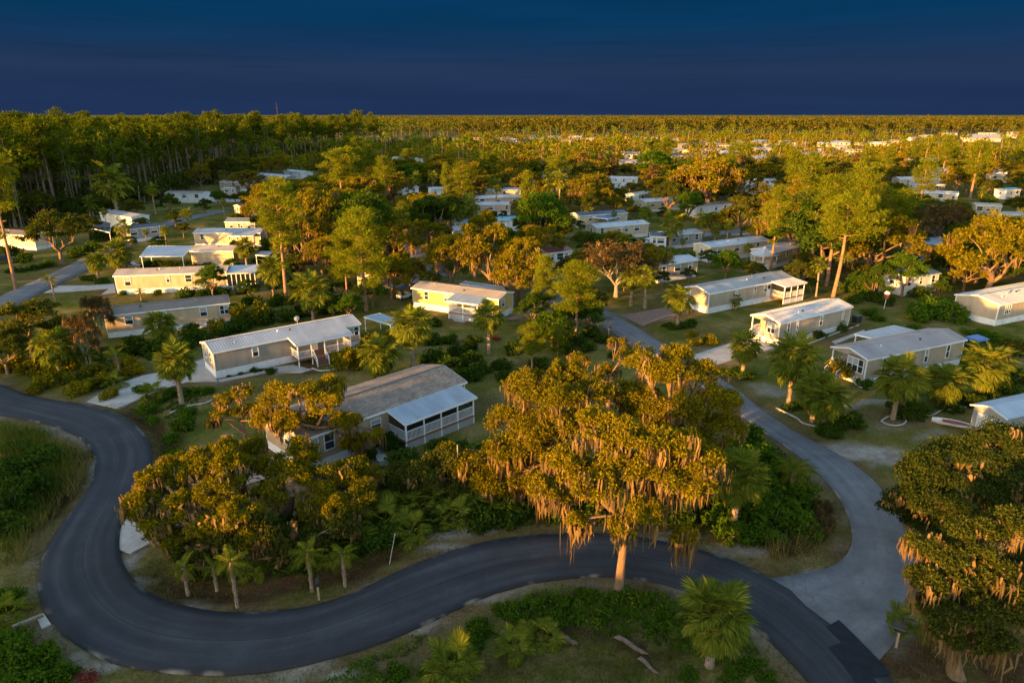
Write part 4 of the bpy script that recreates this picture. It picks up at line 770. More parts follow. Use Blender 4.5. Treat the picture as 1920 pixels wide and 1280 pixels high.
rC, hC, wC = home('long tan home with glazed sunroom on its right end, by the side street', (211, 518), (424, 510), 4.3, wall='sand', roof='tan', ribs=False, wins=((0.11, 1.0, 1.5), (0.47, 0.6, 1.2), (0.655, 1.1, 1.25), (0.8, 0.9, 1.2)), skirt=0.8, vents=3)
def sunroom(root, hl, hw):
    mb = MB(); x0, x1 = hl + 0.02, hl + 4.6; lo = [(x0, -hw - 0.2, 2.75), (x1 + 0.2, -hw - 0.2, 2.75), (x1 + 0.2, hw, 3.15), (x0, hw, 3.15)]; mb.hexa(lo, [(x, y, z + 0.08) for x, y, z in lo]); mb.build('sunroom_roof', 'roof_silver', root)
    mb = MB(); mb.box(x0, -hw + 0.02, -0.1, x1, hw - 0.05, 0.45); mb.build('sunroom_base', 'deck_wood', root); n = 6
    for k in range(n + 1): x = x0 + 0.06 + (x1 - x0 - 0.12) * k / n; mb = MB(); mb.box(x - 0.06, -hw, -0.1, x + 0.06, -hw + 0.12, 2.75); mb.build('mullion', 'white_paint', root)
    for k in range(n): x = x0 + 0.12 + (x1 - x0 - 0.12) * k / n; mb = MB(); mb.box(x, -hw + 0.05, 0.5, x + (x1 - x0) / n - 0.13, -hw + 0.06, 2.7); mb.build('pane', 'screen', root)
    mb = MB(); mb.box(x0, -hw - 0.02, 2.6, x1 + 0.1, -hw + 0.13, 2.76); mb.box(x0, -hw - 0.01, 0.42, x1, -hw + 0.12, 0.55); mb.build('beam', 'white_paint', root)
sunroom(rC, hC, wC)
rD, hD, wD = home('beige home with pinkish white roof and open carport on its left, behind a clipped hedge', (355, 471), (437, 471), 4.6, wall='sand', roof='tan', ribs=False, wins=(), vents=2, skirt=0.5, trim='white_paint', rwins=((0.5, 1, 1.2),))
carport('open white-roofed carport with slim posts joined to the beige home', [(262, 481), (344, 480), (361, 461), (278, 461)], 2.9, 'white')
home('tan home with pale grey roof and small white porch awning, behind the beige carport home', (361, 437), (488, 437), 4.5, wall='sand', roof='silver', wins=((0.12, 0.9, 1.2), (0.53, 0.5, 1.1), (0.65, 0.5, 1.1)), rwins=((0.3, 0.7, 1.2), (0.7, 0.7, 1.2)), porch=dict(t0=0.62, t1=0.93, depth=1.7, posts=3, rail=False, roof='silver', floor=0.3), lod=0)
home('small grey-roofed tan home half hidden by the tall pine, furthest back of its row', (420, 416), (478, 416), 4.2, wall='tan', roof='grey', wins=((0.2, 0.9, 1.2), (0.5, 1.3, 1.1, 2), (0.8, 0.9, 1.4)))
home('bright yellow home with tan roof and blue-roofed front porch with white railings', (770, 540), (935, 562), 4.6, wall='yellow', roof='tan', ribs=False, wins=((0.17, 0.85, 1.3), (0.41, 0.85, 1.3), (0.63, 1.3, 1.1, 2), (0.78, 0.9, 1.1)), rwins=((0.3, 0.9, 1.2),), skirt=0.9, slope=0.2,
     porch=dict(t0=0.53, t1=0.86, depth=2.4, posts=3, roof='steel', stairs=None, lower=2, drop=0.5), doors=((0.71, 'white_paint'),))
home('low yellow home with brown roof tucked under moss-hung trees left of the bright yellow home', (697, 514), (805, 493), 4.4, wall='cream', roof='brown', wins=((0.17, 0.8, 1.3), (0.47, 1.5, 1.3, 2), (0.8, 0.8, 1.2)), lwins=((0.5, 0.9, 1.2),), skirt=0.7)
carport('blue-grey carport roof along the back of the bright yellow home', [(862, 532), (948, 545), (942, 537), (872, 527)], 2.9, 'steel')
# --- homes right of the old road
home('khaki home with grey roof and white screened porch on its right front corner', (1331, 551), (1490, 521), 4.7, wall='tan', roof='grey', ribs=False, wins=((0.31, 0.5, 1.0), (0.53, 0.5, 1.1), (0.66, 0.9, 1.2)), lwins=((0.15, 0.7, 1.3),), skirt=0.85,
     porch=dict(t0=0.73, t1=0.985, depth=2.5, posts=4, roof='white', screen=True, lower=1, drop=0.3), doors=((0.70, 'white_paint'),), vents=3)
home('tan home with white seamed roof at the end of the pale concrete drive', (1464, 607), (1600, 575), 4.3, wall='tan', roof='white', wins=((0.12, 0.55, 1.3), (0.24, 0.4, 1.3), (0.57, 0.65, 1.5), (0.89, 0.35, 1.3)), lwins=((0.72, 1.2, 1.4, 2),), skirt=0.7, notch=1.8, vents=3)
home('tan home with lilac-grey metal roof and four-pane gable window behind the row of cabbage palms', (1628, 675), (1814, 637), 4.5, wall='tan', roof='lilac', wins=((0.17, 0.6, 1.5), (0.40, 0.6, 0.8), (0.60, 0.65, 1.6), (0.83, 0.65, 1.6)), lwins=((0.70, 2.1, 1.6, 3),), skirt=0.7, notch=1.8, vents=3)
carport('flat white carport roof behind the lilac-roofed home', [(1602, 626), (1636, 634), (1716, 619), (1677, 610)], 2.8, 'white')
home('cream home with blue-grey roof cut off by the right edge of the picture', (1876, 572), (2010, 546), 6.0, wall='tan', roof='steel', wins=((0.13, 1.4, 1.4, 3), (0.42, 0.9, 1.3)), skirt=0.8, vents=5, slope=0.2)  # tan instead of cream: the unlit gable's shade is put into the wall colour
def garage():
    ez = 2.6; A = np.array(at(1888, 786, ez)); B = np.array(at(2040, 752, ez)); d = B - A; ang = math.atan2(d[1], d[0]); L = float(np.hypot(*d)); nrm = np.array([-math.sin(ang), math.cos(ang)]); w = abs(float(np.dot(np.array(at(1818, 760, ez)) - A, nrm)));  C = (A + B) / 2 + nrm * w / 2
    root = tag(empty('garage', (C[0], C[1], 0), ang), 'grey garage with white roller door and pale blue roof at the right edge', 'garage'); HOMES.append((C[0], C[1], L / 2, w / 2, ang)); hl, hw = L / 2, w / 2; rz = ez + hw * 0.3
    mb = MB(); P = [(-hw + 0.15, -0.1), (hw - 0.15, -0.1), (hw - 0.15, ez), (0, rz - 0.05), (-hw + 0.15, ez)]
    mb.poly(*[(-hl + 0.25, y, z) for y, z in reversed(P)]); mb.poly(*[(hl, y, z) for y, z in P]); mb.box(-hl + 0.252, -hw + 0.15, -0.1, hl, -hw + 0.2, ez); mb.box(-hl + 0.252, hw - 0.2, -0.1, hl, hw - 0.15, ez); mb.build('wall', 'wall_grey', root)
    mb = MB()
    for s in (-1, 1):
        lo = [(-hl, s * (hw + 0.1), ez - 0.03), (hl, s * (hw + 0.1), ez - 0.03), (hl, 0, rz), (-hl, 0, rz)]; hi = [(x, y, z + 0.08) for x, y, z in lo]
        if s > 0: lo = [lo[1], lo[0], lo[3], lo[2]]; hi = [hi[1], hi[0], hi[3], hi[2]]
        mb.hexa(lo, hi)
    mb.build('roof', 'roof_steel', root); mb = MB()
    for s in (-1, 1): mb.bar((-hl - 0.02, s * (hw + 0.1), ez), (-hl - 0.02, 0, rz + 0.03), 0.03, 0.16)
    mb.build('trim', 'white_paint', root)
    dr = None
    for k in range(4): mb = MB(); mb.box(-hl + 0.19, -hw * .62, 0.02 + 0.53 * k, -hl + 0.245, hw * .62, 0.53 * (k + 1) - 0.01); mb.build('door_panel', 'white_paint', root)
garage()
# --- homes further back: label, eave left, eave right, wall, roof, width
BACK = [
 ('cream home with red-brown roof at the far left edge behind the big dark oak', (-60, 434), (62, 443), 'cream', 'brown', 4.6),
 ('white-walled home with pale roof behind three cabbage palms at the forest edge', (185, 398), (245, 408), 'white', 'lilac', 4.5),
 ('long white home with brown roof below the dark pine forest', (308, 362), (380, 363), 'white', 'brown', 4.5),
 ('pale home with brown roof right of the umbrella-shaped tree', (410, 341), (462, 343), 'sand', 'brown', 4.5),
 ('brown-roofed home at the forest foot, left of the blue-roofed pair', (440, 331), (478, 331), 'sand', 'tan', 4.5),
 ('home with long pale blue roof at the forest foot', (478, 327), (536, 332), 'grey', 'steel', 5.0),
 ('white home with blue-grey roof and dark windows at the forest foot', (531, 320), (569, 324), 'white', 'steel', 4.6),
 ('small pinkish home low in the shade behind the grey-roofed home', (418, 352), (442, 352), 'pink', 'brown', 4.2),
 ('little pavilion home with rust roof and white posts above the shaded lawn', (452, 388), (480, 385), 'cream', 'red', 4.0),
 ('grey roof of a home behind the tree line, top centre-left', (732, 296), (778, 299), 'white', 'lilac', 6.0),
 ('tiny white gabled home among the gold oaks left of centre', (679, 342), (701, 341), 'white', 'grey', 4.5),
 ('grey home half buried in bushes by the curving street', (755, 353), (786, 351), 'white', 'lilac', 4.5),
 ('pale home with steel roof and row of windows by the curving street', (806, 355), (841, 354), 'white', 'steel', 4.6),
 ('cream home with blue-white roof, back one of three stacked homes in the centre', (911, 357), (977, 356), 'cream', 'silver', 4.5),
 ('rose-brown home with white roof, middle one of three stacked homes in the centre', (888, 372), (977, 369), 'pink', 'white', 4.5),
 ('pinkish home with white door, front one of three stacked homes in the centre', (889, 384), (958, 383), 'pink', 'white', 4.5),
 ('bright blue roofed shelter behind the mossy oaks in the centre', (851, 417), (878, 417), 'white', 'blue', 3.5),
 ('pale roofed low home under the bright blue shelter', (851, 431), (880, 430), 'white', 'steel', 4.0),
 ('teal-blue roofed small home right of the mossy oaks', (935, 413), (975, 411), 'white', 'aqua', 4.0),
 ('cream home with blue roof behind round green tree in the centre', (980, 332), (1020, 333), 'cream', 'blue', 4.6),
 ('cream home with thin red roof in the centre distance', (1031, 321), (1066, 322), 'cream', 'red', 5.0),
 ('dark maroon roofed home in the centre distance', (1026, 344), (1056, 343), 'brown', 'red', 5.0),
 ('long white home with flat white roof, right of centre', (1142, 334), (1196, 335), 'white', 'white', 5.0),
 ('small white home with dark window in front of the long white one', (1137, 344), (1166, 343), 'white', 'white', 4.5),
 ('white-roofed home with teal wall and carport under gold trees', (1198, 366), (1247, 358), 'teal', 'tan', 5.0),
 ('large white home with pale roof on the slope right of centre', (1212, 379), (1278, 374), 'cream', 'white', 5.5),
 ('home with navy roof and white gable between two cabbage palms', (1086, 405), (1178, 399), 'cream', 'navy', 4.8),
 ('cream home with pale blue roof and small front awning on an open green lawn', (1119, 427), (1218, 419), 'cream', 'silver', 4.8),
 ('little white home with blue roof and lattice porch behind leaning palm', (1218, 443), (1251, 444), 'white', 'navy', 4.5),
 ('grey wing home with lilac roof beside the little blue-roofed one', (1256, 441), (1318, 436), 'grey', 'lilac', 4.4),
 ('home with maroon roof and bright blue awning behind the bare grey oak', (1026, 475), (1075, 470), 'white', 'red', 4.4),
 ('tan home with white roof right of the bare grey oak', (1236, 499), (1311, 487), 'tan', 'white', 4.6),
 ('white home with long brown roof behind small round tree', (1307, 388), (1374, 382), 'white', 'brown', 4.6),
 ('white home with pale blue roof under the biggest gold oak', (1398, 337), (1471, 339), 'white', 'silver', 4.6),
 ('sunlit cream home with dark red roof behind the pines', (1398, 352), (1452, 352), 'cream', 'red', 4.6),
 ('home with slate blue roof and white trim left of the gazebo', (1333, 464), (1444, 450), 'cream', 'steel', 4.6),
 ('pale roofed home directly behind the gazebo', (1452, 474), (1505, 461), 'sand', 'lilac', 4.6),
 ('open shelter with white flat roof above dark bushes on the right', (1521, 347), (1563, 347), 'grey', 'white', 4.0),
 ('hip-roofed white home with one sunlit yellow wall, upper right', (1688, 336), (1764, 336), 'cream', 'white', 6.0),
 ('home with purple-blue awning in front of the white hip roof', (1706, 346), (1773, 347), 'brown', 'blue', 3.0),
 ('long pink-white roofed home in front of the purple awning', (1733, 361), (1798, 364), 'cream', 'white', 4.6),
 ('sunlit tan home behind the moss-hung oak on the right', (1830, 385), (1880, 387), 'yellow', 'tan', 4.6),
 ('cream home with grey roof at the right edge above the big oak', (1855, 402), (1945, 404), 'sand', 'lilac', 4.6),
 ('small teal roofed shed home at the right edge', (1889, 357), (1916, 355), 'white', 'aqua', 4.0),
 ('white roofed home in dark trees below the open field', (1711, 298), (1760, 298), 'white', 'silver', 5.0),
 ('low pale roofed home right of the lone round palm', (1752, 319), (1780, 317), 'white', 'silver', 5.0),
 ('white home behind leaning pine at the right edge', (1874, 320), (1902, 320), 'white', 'lilac', 5.0),
 ('bluish white roof in front of the leaning pine at the right edge', (1862, 329), (1892, 329), 'white', 'white', 4.0),
 ('grey gabled home with blue roof in the shade right of the tall pines', (1745, 462), (1795, 452), 'grey', 'steel', 5.0),
 ('home with white railed porch half hidden by yellow-green tree', (1700, 521), (1765, 512), 'white', 'grey', 4.6),
 ('grey-white home above the side street bend', (243, 430), (300, 424), 'grey', 'dark', 4.6),
]
rr = random.Random(3)
for lb, a, b, wl, rf, w in BACK:
    far = (a[1] + b[1]) / 2 < 375
    n = 3 if b[0] - a[0] > 45 else 2; ws = tuple(((k + 0.5 + rr.uniform(-0.2, 0.2)) / n, rr.choice((0.8, 1.0, 1.5)), 1.25) for k in range(n))
    home(lb, a, b, w, wall=wl, roof=rf, ribs=False, wins=ws, lwins=((0.5, 0.9, 1.2),), vents=0 if far else 2, lod=2 if far else 1, slope=0.2)
carport('blue awning carport attached to the navy-roofed home', [(1112, 407), (1140, 411), (1163, 406), (1150, 401)], 2.6, 'blue')
carport('white flat awning over the entry of the cream home on the green lawn', [(1144, 424), (1166, 428), (1176, 423), (1160, 419)], 2.7, 'white')
carport('white open carport beside the slim leaning pine', [(1407, 411), (1425, 413), (1457, 407), (1437, 402)], 2.7, 'white')
carport('small bright white shed roof on the lawn right of the beige home', [(479, 478), (503, 480), (512, 471), (490, 471)], 2.2, 'white', name='shed')
carport('pale blue tarp roof on posts right of the silver-roofed home', [(682, 594), (733, 609), (743, 599), (712, 587)], 2.2, 'steel', name='shed')
carport('dark blue carport roof in the shade below the forest palms', [(172, 428), (206, 436), (208, 418), (182, 412)], 2.6, 'dark')
# --- rows of far homes, too small to show more than walls, roof and windows
FARPX = [(1185, 259), (1257, 264), (1262, 286), (1279, 297), (1182, 294), (1189, 310), (1105, 262), (1080, 259), (992, 257), (960, 264), (1287, 276), (1302, 272), (1300, 288), (1343, 285), (1387, 268), (1427, 268), (1450, 276), (1433, 283), (1413, 303), (1445, 292), (1502, 285), (1527, 293), (1550, 284), (1553, 273), (1575, 270), (1587, 279), (1601, 288), (1620, 270), (1675, 267), (1713, 261), (1735, 256), (1823, 255), (1870, 252), (1893, 256), (1898, 250), (850, 262), (900, 260), (923, 263), (950, 260), (1010, 262), (1040, 259), (1130, 258), (1220, 262), (1330, 270), (1360, 276), (1473, 268), (1500, 272), (1648, 272), (1780, 252), (1846, 251), (1060, 268), (985, 268), (1235, 276), (1310, 300), (1565, 297), (1375, 292)]
rr = random.Random(11)
FM = []
for k in range(8):
    L, w = rr.choice((14, 16, 18)), rr.choice((5.5, 7.5)); ez = 3.0; hl, hw = L / 2, w / 2; rz = ez + hw * 0.3
    mb = MB(); P = [(-hw, -0.1), (hw, -0.1), (hw, ez), (0, rz), (-hw, ez)]; mb.poly(*[(-hl, y, z) for y, z in reversed(P)]); mb.poly(*[(hl, y, z) for y, z in P]); mb.poly((-hl, -hw, -0.1), (hl, -hw, -0.1), (hl, -hw, ez), (-hl, -hw, ez)); mb.poly((hl, hw, -0.1), (-hl, hw, -0.1), (-hl, hw, ez), (hl, hw, ez))
    wl = mb.mesh('far_wall', 'wall_' + ('sand', 'tan', 'khaki', 'cream', 'sand', 'pink', 'tan', 'khaki')[k]); mb = MB()
    for s in (-1, 1):
        lo = [(-hl - .3, s * (hw + .4), ez - .1), (hl + .3, s * (hw + .4), ez - .1), (hl + .3, 0, rz + .02), (-hl - .3, 0, rz + .02)]; hi = [(x, y, z + .12) for x, y, z in lo]
        if s > 0: lo = [lo[1], lo[0], lo[3], lo[2]]; hi = [hi[1], hi[0], hi[3], hi[2]]
        mb.hexa(lo, hi)
    rm = mb.mesh('far_roof', 'roof_' + ('grey', 'lilac', 'tan', 'navy', 'brown', 'lilac', 'grey', 'silver')[k]); wm = MB(); wm.box(-0.7, -0.05, 0, 0.7, 0.0, 1.3); wm = wm.mesh('far_window', 'glass'); FM.append((wl, rm, wm, hl, hw))
for i, (px, py) in enumerate(FARPX):
    x, y = at(px, py + 3); wl, rm, wm, hl, hw = FM[i % 8]; a = rr.uniform(-0.6, 0.6)
    root = tag(empty('mobile_home', (x, y, 0), a), 'tiny far home in the pale rows below the horizon forest', 'mobile home', 'far rows of homes below the horizon forest'); link('wall', wl, root); link('roof', rm, root)
    for k in (-0.55, 0.1, 0.6): o = link('window', wm, root); o.location = (hl * k, -hw, 1.0)
    HOMES.append((x, y, hl, hw, a))
x, y = at(1838, 266); root = tag(empty('barn', (x, y, 0), 0.1), 'long low barn with lilac roof on the open field, far right', 'barn'); mb = MB(); mb.box(-18, -6, -.1, 18, 6, 4); mb.build('wall', 'wall_pink', root); mb = MB(); mb.hexa([(-19, -7, 3.9), (19, -7, 3.9), (19, 0, 7), (-19, 0, 7)], [(-19, -7, 4.1), (19, -7, 4.1), (19, 0, 7.2), (-19, 0, 7.2)]); mb.hexa([(19, 7, 3.9), (-19, 7, 3.9), (-19, 0, 7), (19, 0, 7)], [(19, 7, 4.1), (-19, 7, 4.1), (-19, 0, 7.2), (19, 0, 7.2)]); mb.build('roof', 'roof_lilac', root)
HOMES.append((x, y, 18, 6, 0.1))
# gazebo
x, y = at(1430, 500); root = tag(empty('gazebo', (x, y, 0)), 'white eight-sided gazebo with pale pointed roof at the foot of the slim pine', 'gazebo'); HOMES.append((x, y, 2.2, 2.2, 0))
Rg = 2.3; pts = [(Rg * math.cos(k * math.pi / 4 + .39), Rg * math.sin(k * math.pi / 4 + .39)) for k in range(8)]
mb = MB()
for k in range(8): p, q = pts[k], pts[(k + 1) % 8]; mb.poly((p[0] * 1.15, p[1] * 1.15, 2.5), (q[0] * 1.15, q[1] * 1.15, 2.5), (0, 0, 3.9)); mb.poly((q[0] * 1.15, q[1] * 1.15, 2.45), (p[0] * 1.15, p[1] * 1.15, 2.45), (0, 0, 3.8))
mb.build('roof', 'roof_white', root); mb = MB(); n8 = [(p[0], p[1]) for p in pts]; mb.v = [(x_, y_, .3) for x_, y_ in n8] + [(x_, y_, -.1) for x_, y_ in n8]; mb.f = [tuple(range(8))] + [(k, k + 8, (k + 1) % 8 + 8, (k + 1) % 8) for k in range(8)]; mb.build('floor', 'white_paint', root)
for k in range(8):
    p, q = pts[k], pts[(k + 1) % 8]; mb = MB(); mb.box(p[0] - .07, p[1] - .07, 0, p[0] + .07, p[1] + .07, 2.55); mb.build('post', 'white_paint', root); mb = MB(); mb.bar((*p, 2.35), (*q, 2.35), .06, .25); mb.build('beam', 'white_paint', root)
    if k != 5: mb = MB(); rail_seg(mb, p, q, .3); mb.build('railing', 'white_paint', root)
ORD = ['first', 'second', 'third', 'fourth', 'fifth', 'sixth', 'seventh', 'eighth', 'ninth', 'tenth'] + [a + b for a, b in (('eleven', 'th'), ('twelf', 'th'), ('thirteen', 'th'), ('fourteen', 'th'), ('fifteen', 'th'), ('sixteen', 'th'), ('seventeen', 'th'), ('eighteen', 'th'), ('nineteen', 'th'), ('twentie', 'th'))] + ['twenty-' + a for a in ('first', 'second', 'third', 'fourth', 'fifth', 'sixth', 'seventh', 'eighth', 'ninth')] + ['thirtieth', 'thirty-first', 'thirty-second', 'thirty-third', 'thirty-fourth', 'thirty-fifth']
USED = {}
def beside(what, x, y):
    """names a tree by the home it stands nearest to, as seen from the viewer"""
    b = min(NAMED, key=lambda h: (h[0] - x) ** 2 + (h[1] - y) ** 2); d = math.hypot(b[0], b[1]); f = ((x - b[0]) * b[0] + (y - b[1]) * b[1]) / d; s = ((x - b[0]) * b[1] - (y - b[1]) * b[0]) / d
    where = ('right of' if s > 0 else 'left of') if abs(s) > abs(f) else ('behind' if f > 0 else 'in front of'); far = math.hypot(x - b[0], y - b[1]) > 22
    t = f"{what} {'well ' if far else ''}{where} the {b[2]}"; k = USED.get(t, 0); USED[t] = k + 1
    return t if k == 0 else f'{ORD[k]} {t}'
# ------------------------------------------------------------------ near oaks, each with its own limbs
def hero(label, bp, lobes, seed, trunk_r=0.4, fork_px=None, name='live_oak', cat='oak tree', **kw):
    bx, by = at(*bp); r = random.Random(seed); Ls = []
    for px, py, dY, rad in lobes: x, y, z = pt(px, py, by + dY); Ls.append((x - bx, y - by, max(0.9, z), rad))
    fk = None
    if fork_px: x, y, z = pt(fork_px[0], fork_px[1], by + (fork_px[2] if len(fork_px) > 2 else 0)); fk = (x - bx, y - by, z)
    root = tag(empty(name, (bx, by, -0.05)), label, cat)
    kw.setdefault('tri', True); kw.setdefault('leaf', (0.15, 0.10))
    for pn, me in oak_meshes(seed, Ls, trunk_r, fk, **kw): part(pn, me, root)
    return root
hero('moss-draped live oak leaning from the near roadside, its pale trunk lit orange', (1160, 1108), [(1110, 905, 1, 1.5), (1165, 875, 2, 1.7), (1235, 885, 1.5, 1.6), (1300, 905, 1, 1.4), (1062, 862, 3, 1.5), (1180, 820, 3, 1.7), (1265, 830, 2.5, 1.6), (1120, 800, 4, 1.6), (1210, 960, 0, 1.0), (1170, 985, -0.3, 0.8), (1085, 975, 0.3, 0.6), (1320, 860, 2, 1.4), (1035, 915, 2, 1.2), (1280, 1000, 0.6, .7)], 11, 0.27, (1175, 985, 0.3), per=390, clumps=20, moss=20, moss_len=(1.0, 3.2), mossw=0.08, leaf=(0.15, 0.10))
hero('broad gold live oak with hanging moss, left half of the middle clump', (1075, 925), [(985, 725, 2, 2.0), (1040, 745, 0, 2.0), (962, 785, 1, 1.9), (1010, 810, -1, 1.9), (1080, 790, -1, 1.9), (1105, 735, 1, 1.7), (960, 840, -1, 1.7), (1030, 860, -2, 1.7), (900, 870, 0, 1.6), (985, 890, -2, 1.5), (1060, 700, 3, 1.4), (870, 900, 1, 1.4), (930, 900, -1.5, 1.5), (850, 850, 2, 1.4)], 12, 0.5, (1060, 850), per=390, clumps=21, moss=15, moss_len=(0.8, 2.8), mossw=0.08)
hero('gold live oak with bare pale limbs, right half of the middle clump', (1265, 915), [(1205, 690, 2, 1.6), (1255, 705, 1, 1.7), (1312, 700, 2, 1.5), (1345, 750, 0, 1.6), (1285, 765, 0, 1.8), (1220, 760, 1, 1.7), (1350, 800, -1, 1.5), (1300, 830, -1.5, 1.7), (1235, 820, -1, 1.7), (1180, 740, 2, 1.5), (1340, 860, -2, 1.5), (1270, 668, 3, 1.2), (1375, 880, -1, 1.2)], 13, 0.48, (1265, 850), per=360, clumps=20, moss=14, moss_len=(0.8, 2.6), mossw=0.08)
hero('thin-crowned oak with bare twisting limbs at the back of the middle clump', (1140, 790), [(1090, 675, 0, 0.9), (1140, 690, 1, 1.1), (1175, 665, 0, 1.1), (1115, 710, -1, 1.0), (1205, 655, 1, 1.0), (1080, 665, 1, .6), (1155, 640, 2, .8)], 14, 0.3, (1140, 745), per=75, clumps=10, moss=5)
hero('gold live oak spreading over the inner kerb of the left bend', (395, 1030), [(268, 935, 0, 1.07), (310, 905, 1.5, 1.31), (360, 880, 2.5, 1.39), (300, 975, -0.5, 1.15), (350, 945, 0, 1.39), (410, 920, 1, 1.39), (330, 1010, -1, 0.90), (395, 985, -1, 1.31), (450, 960, -1, 1.23), (430, 870, 3, 1.23), (385, 855, 4, 1.07), (470, 1000, -1.5, 0.98), (345, 860, 3.5, .8), (285, 895, 1, .9), (255, 960, -.4, .7), (320, 870, 3, .8), (440, 1000, -1, 1.0), (375, 1030, -1, .9), (420, 840, 4, .9), (300, 1000, -.8, .8)], 15, 0.42, (405, 960), per=390, clumps=21, moss=13, moss_len=(.6, 2.2))
hero('oak with thick orange-lit forked trunk between the bend and the brown-roofed home', (535, 985), [(480, 880, 2, 1.6), (540, 890, 1, 1.5), (600, 900, 1, 1.6), (650, 885, 2, 1.5), (560, 850, 3, 1.5), (625, 945, -1, 1.3), (675, 925, 0, 1.2), (500, 930, -1, 1.2), (690, 890, 3, 1.1), (590, 960, -1.5, 1.1), (470, 840, 4, 1.2)], 16, 0.5, (545, 900), per=350, clumps=18, moss=14, moss_len=(.7, 2.4))
hero('oak in front of the brown-roofed home, its fork lit orange', (603, 868), [(525, 740, 1, 1.5), (565, 735, 0, 1.5), (610, 755, -0.5, 1.5), (645, 790, 0, 1.3), (540, 790, -1, 1.3), (585, 790, 1, 1.3), (620, 720, 2, 1.3), (500, 780, 1, 1.2), (660, 830, 0, 1.0), (700, 815, 0, .8)], 17, 0.34, (605, 805), per=330, clumps=17, moss=9)
hero('small bare-limbed oak lit orange on the lawn right of the ditch', (462, 838), [(425, 750, 0, 1.0), (455, 735, 0, .9), (410, 775, 0, .9), (470, 765, 1, .9), (395, 790, -0.5, .6), (480, 790, 0, .5), (440, 770, .5, .9)], 18, 0.2, (460, 812), per=90, clumps=10, moss=7, moss_len=(.5, 1.3))
hero('large dark oak crowding the right edge beside the old road', (1880, 1030), [(1700, 930, 1, 1.4), (1735, 885, 2, 1.8), (1790, 850, 3, 1.9), (1850, 830, 3, 1.9), (1910, 830, 3, 1.9), (1760, 940, 0, 1.8), (1830, 910, 1, 2.0), (1900, 900, 1, 2.0), (1730, 985, 0, 1.2), (1880, 970, -0.5, 1.8), (1950, 880, 2, 2), (1680, 950, 1.5, .9), (1970, 960, 0, 2), (1800, 975, 0, 1.4), (2030, 900, 2, 2.2), (2070, 850, 3, 2.2), (2000, 830, 4, 2.2), (2100, 930, 1, 2.2), (2060, 780, 6, 2.0)], 19, 0.5, (1860, 960), per=390, clumps=21, moss=6, mat='oak_leaf_deep')  # lobes beyond the right edge are unseen, added to shade the garage
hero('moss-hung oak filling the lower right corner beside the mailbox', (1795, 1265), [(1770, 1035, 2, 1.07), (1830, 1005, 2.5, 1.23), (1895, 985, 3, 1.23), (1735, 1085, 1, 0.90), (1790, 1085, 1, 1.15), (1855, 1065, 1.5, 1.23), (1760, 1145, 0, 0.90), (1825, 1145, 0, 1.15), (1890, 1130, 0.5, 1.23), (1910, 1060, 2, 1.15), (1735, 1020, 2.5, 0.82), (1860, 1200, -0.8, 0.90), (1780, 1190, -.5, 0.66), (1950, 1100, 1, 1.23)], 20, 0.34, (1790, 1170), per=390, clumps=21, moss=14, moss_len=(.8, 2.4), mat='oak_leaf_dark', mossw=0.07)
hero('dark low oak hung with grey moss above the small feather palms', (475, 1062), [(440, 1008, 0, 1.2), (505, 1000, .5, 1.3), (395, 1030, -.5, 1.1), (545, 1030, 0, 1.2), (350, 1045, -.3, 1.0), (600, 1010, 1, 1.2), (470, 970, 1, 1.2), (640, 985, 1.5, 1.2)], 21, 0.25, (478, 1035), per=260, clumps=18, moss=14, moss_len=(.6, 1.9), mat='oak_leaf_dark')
hero('dark leafy oak between the screened porch and the middle clump', (800, 930), [(770, 880, 0, 1.4), (830, 865, 1, 1.5), (880, 880, .5, 1.4), (800, 905, -.5, 1.2), (740, 905, 0, 1.2), (860, 910, -.5, 1.2)], 22, 0.25, (805, 905), per=260, clumps=18, moss=5, moss_len=(.5, 1.5), mat='oak_leaf_dark')
# shared oaks for the middle distance
OAK = [oak_meshes(100 + k, dome_lobes(100 + k, 9, 5.0, 11, 2.0), 0.36, leaf=(0.30, 0.2), tri=True, per=95, clumps=13, moss=(7, 2, 10, 0)[k], mat=('oak_leaf', 'oak_leaf', 'oak_leaf', 'oak_leaf_dark')[k], mossw=0.12, moss_len=(.8, 2.4), sides=5, twigs=(k == 2)) for k in range(4)]
BROAD = [oak_meshes(120 + k, dome_lobes(120 + k, 9, 3.6, 9, 1.8, 0.25), 0.28, leaf=(0.30, 0.2), tri=True, per=105, clumps=13, moss=0, mat=('bright_leaf', 'oak_leaf_dark', 'shrub_leaf')[k], sides=5, twigs=False) for k in range(3)]
BARE = oak_meshes(130, dome_lobes(130, 9, 4.6, 12, 1.9), 0.34, leaf=(0.3, 0.14), tri=True, per=75, clumps=13, moss=8, mat='rust_leaf', bark='bark_grey', sides=5, mossw=.10, moss_len=(.8, 2.4))
CYP = [oak_meshes(140 + k, [(random.Random(k * 31 + i).uniform(-1, 1) * (2.4 - 1.4 * i / 11), random.Random(k * 37 + i).uniform(-1, 1) * (2.4 - 1.4 * i / 11), 3.5 + 8.5 * i / 11, 1.7 - 0.6 * i / 11) for i in range(12)], 0.26, fork=(0, 0, 4.0), leaf=(0.30, 0.17), tri=True, per=75, clumps=12, moss=(8, 3)[k], mat=('rust_leaf', 'oak_leaf')[k], sides=5, twigs=False, mossw=.13) for k in range(2)]
PINE = [pine_meshes(200 + k, 18, (0.5, 0.58, 0.42, 0.62)[k], (3.0, 3.6, 2.6, 3.2)[k], 22, 85, (0.5, 0.10), 0.27, clump=0.95) for k in range(4)]
NPINE = [pine_meshes(220 + k, 14, (0.3, 0.42)[k], 3.0, 26, 190, (0.36, 0.065), 0.22, clump=0.95, bare=2) for k in range(2)]
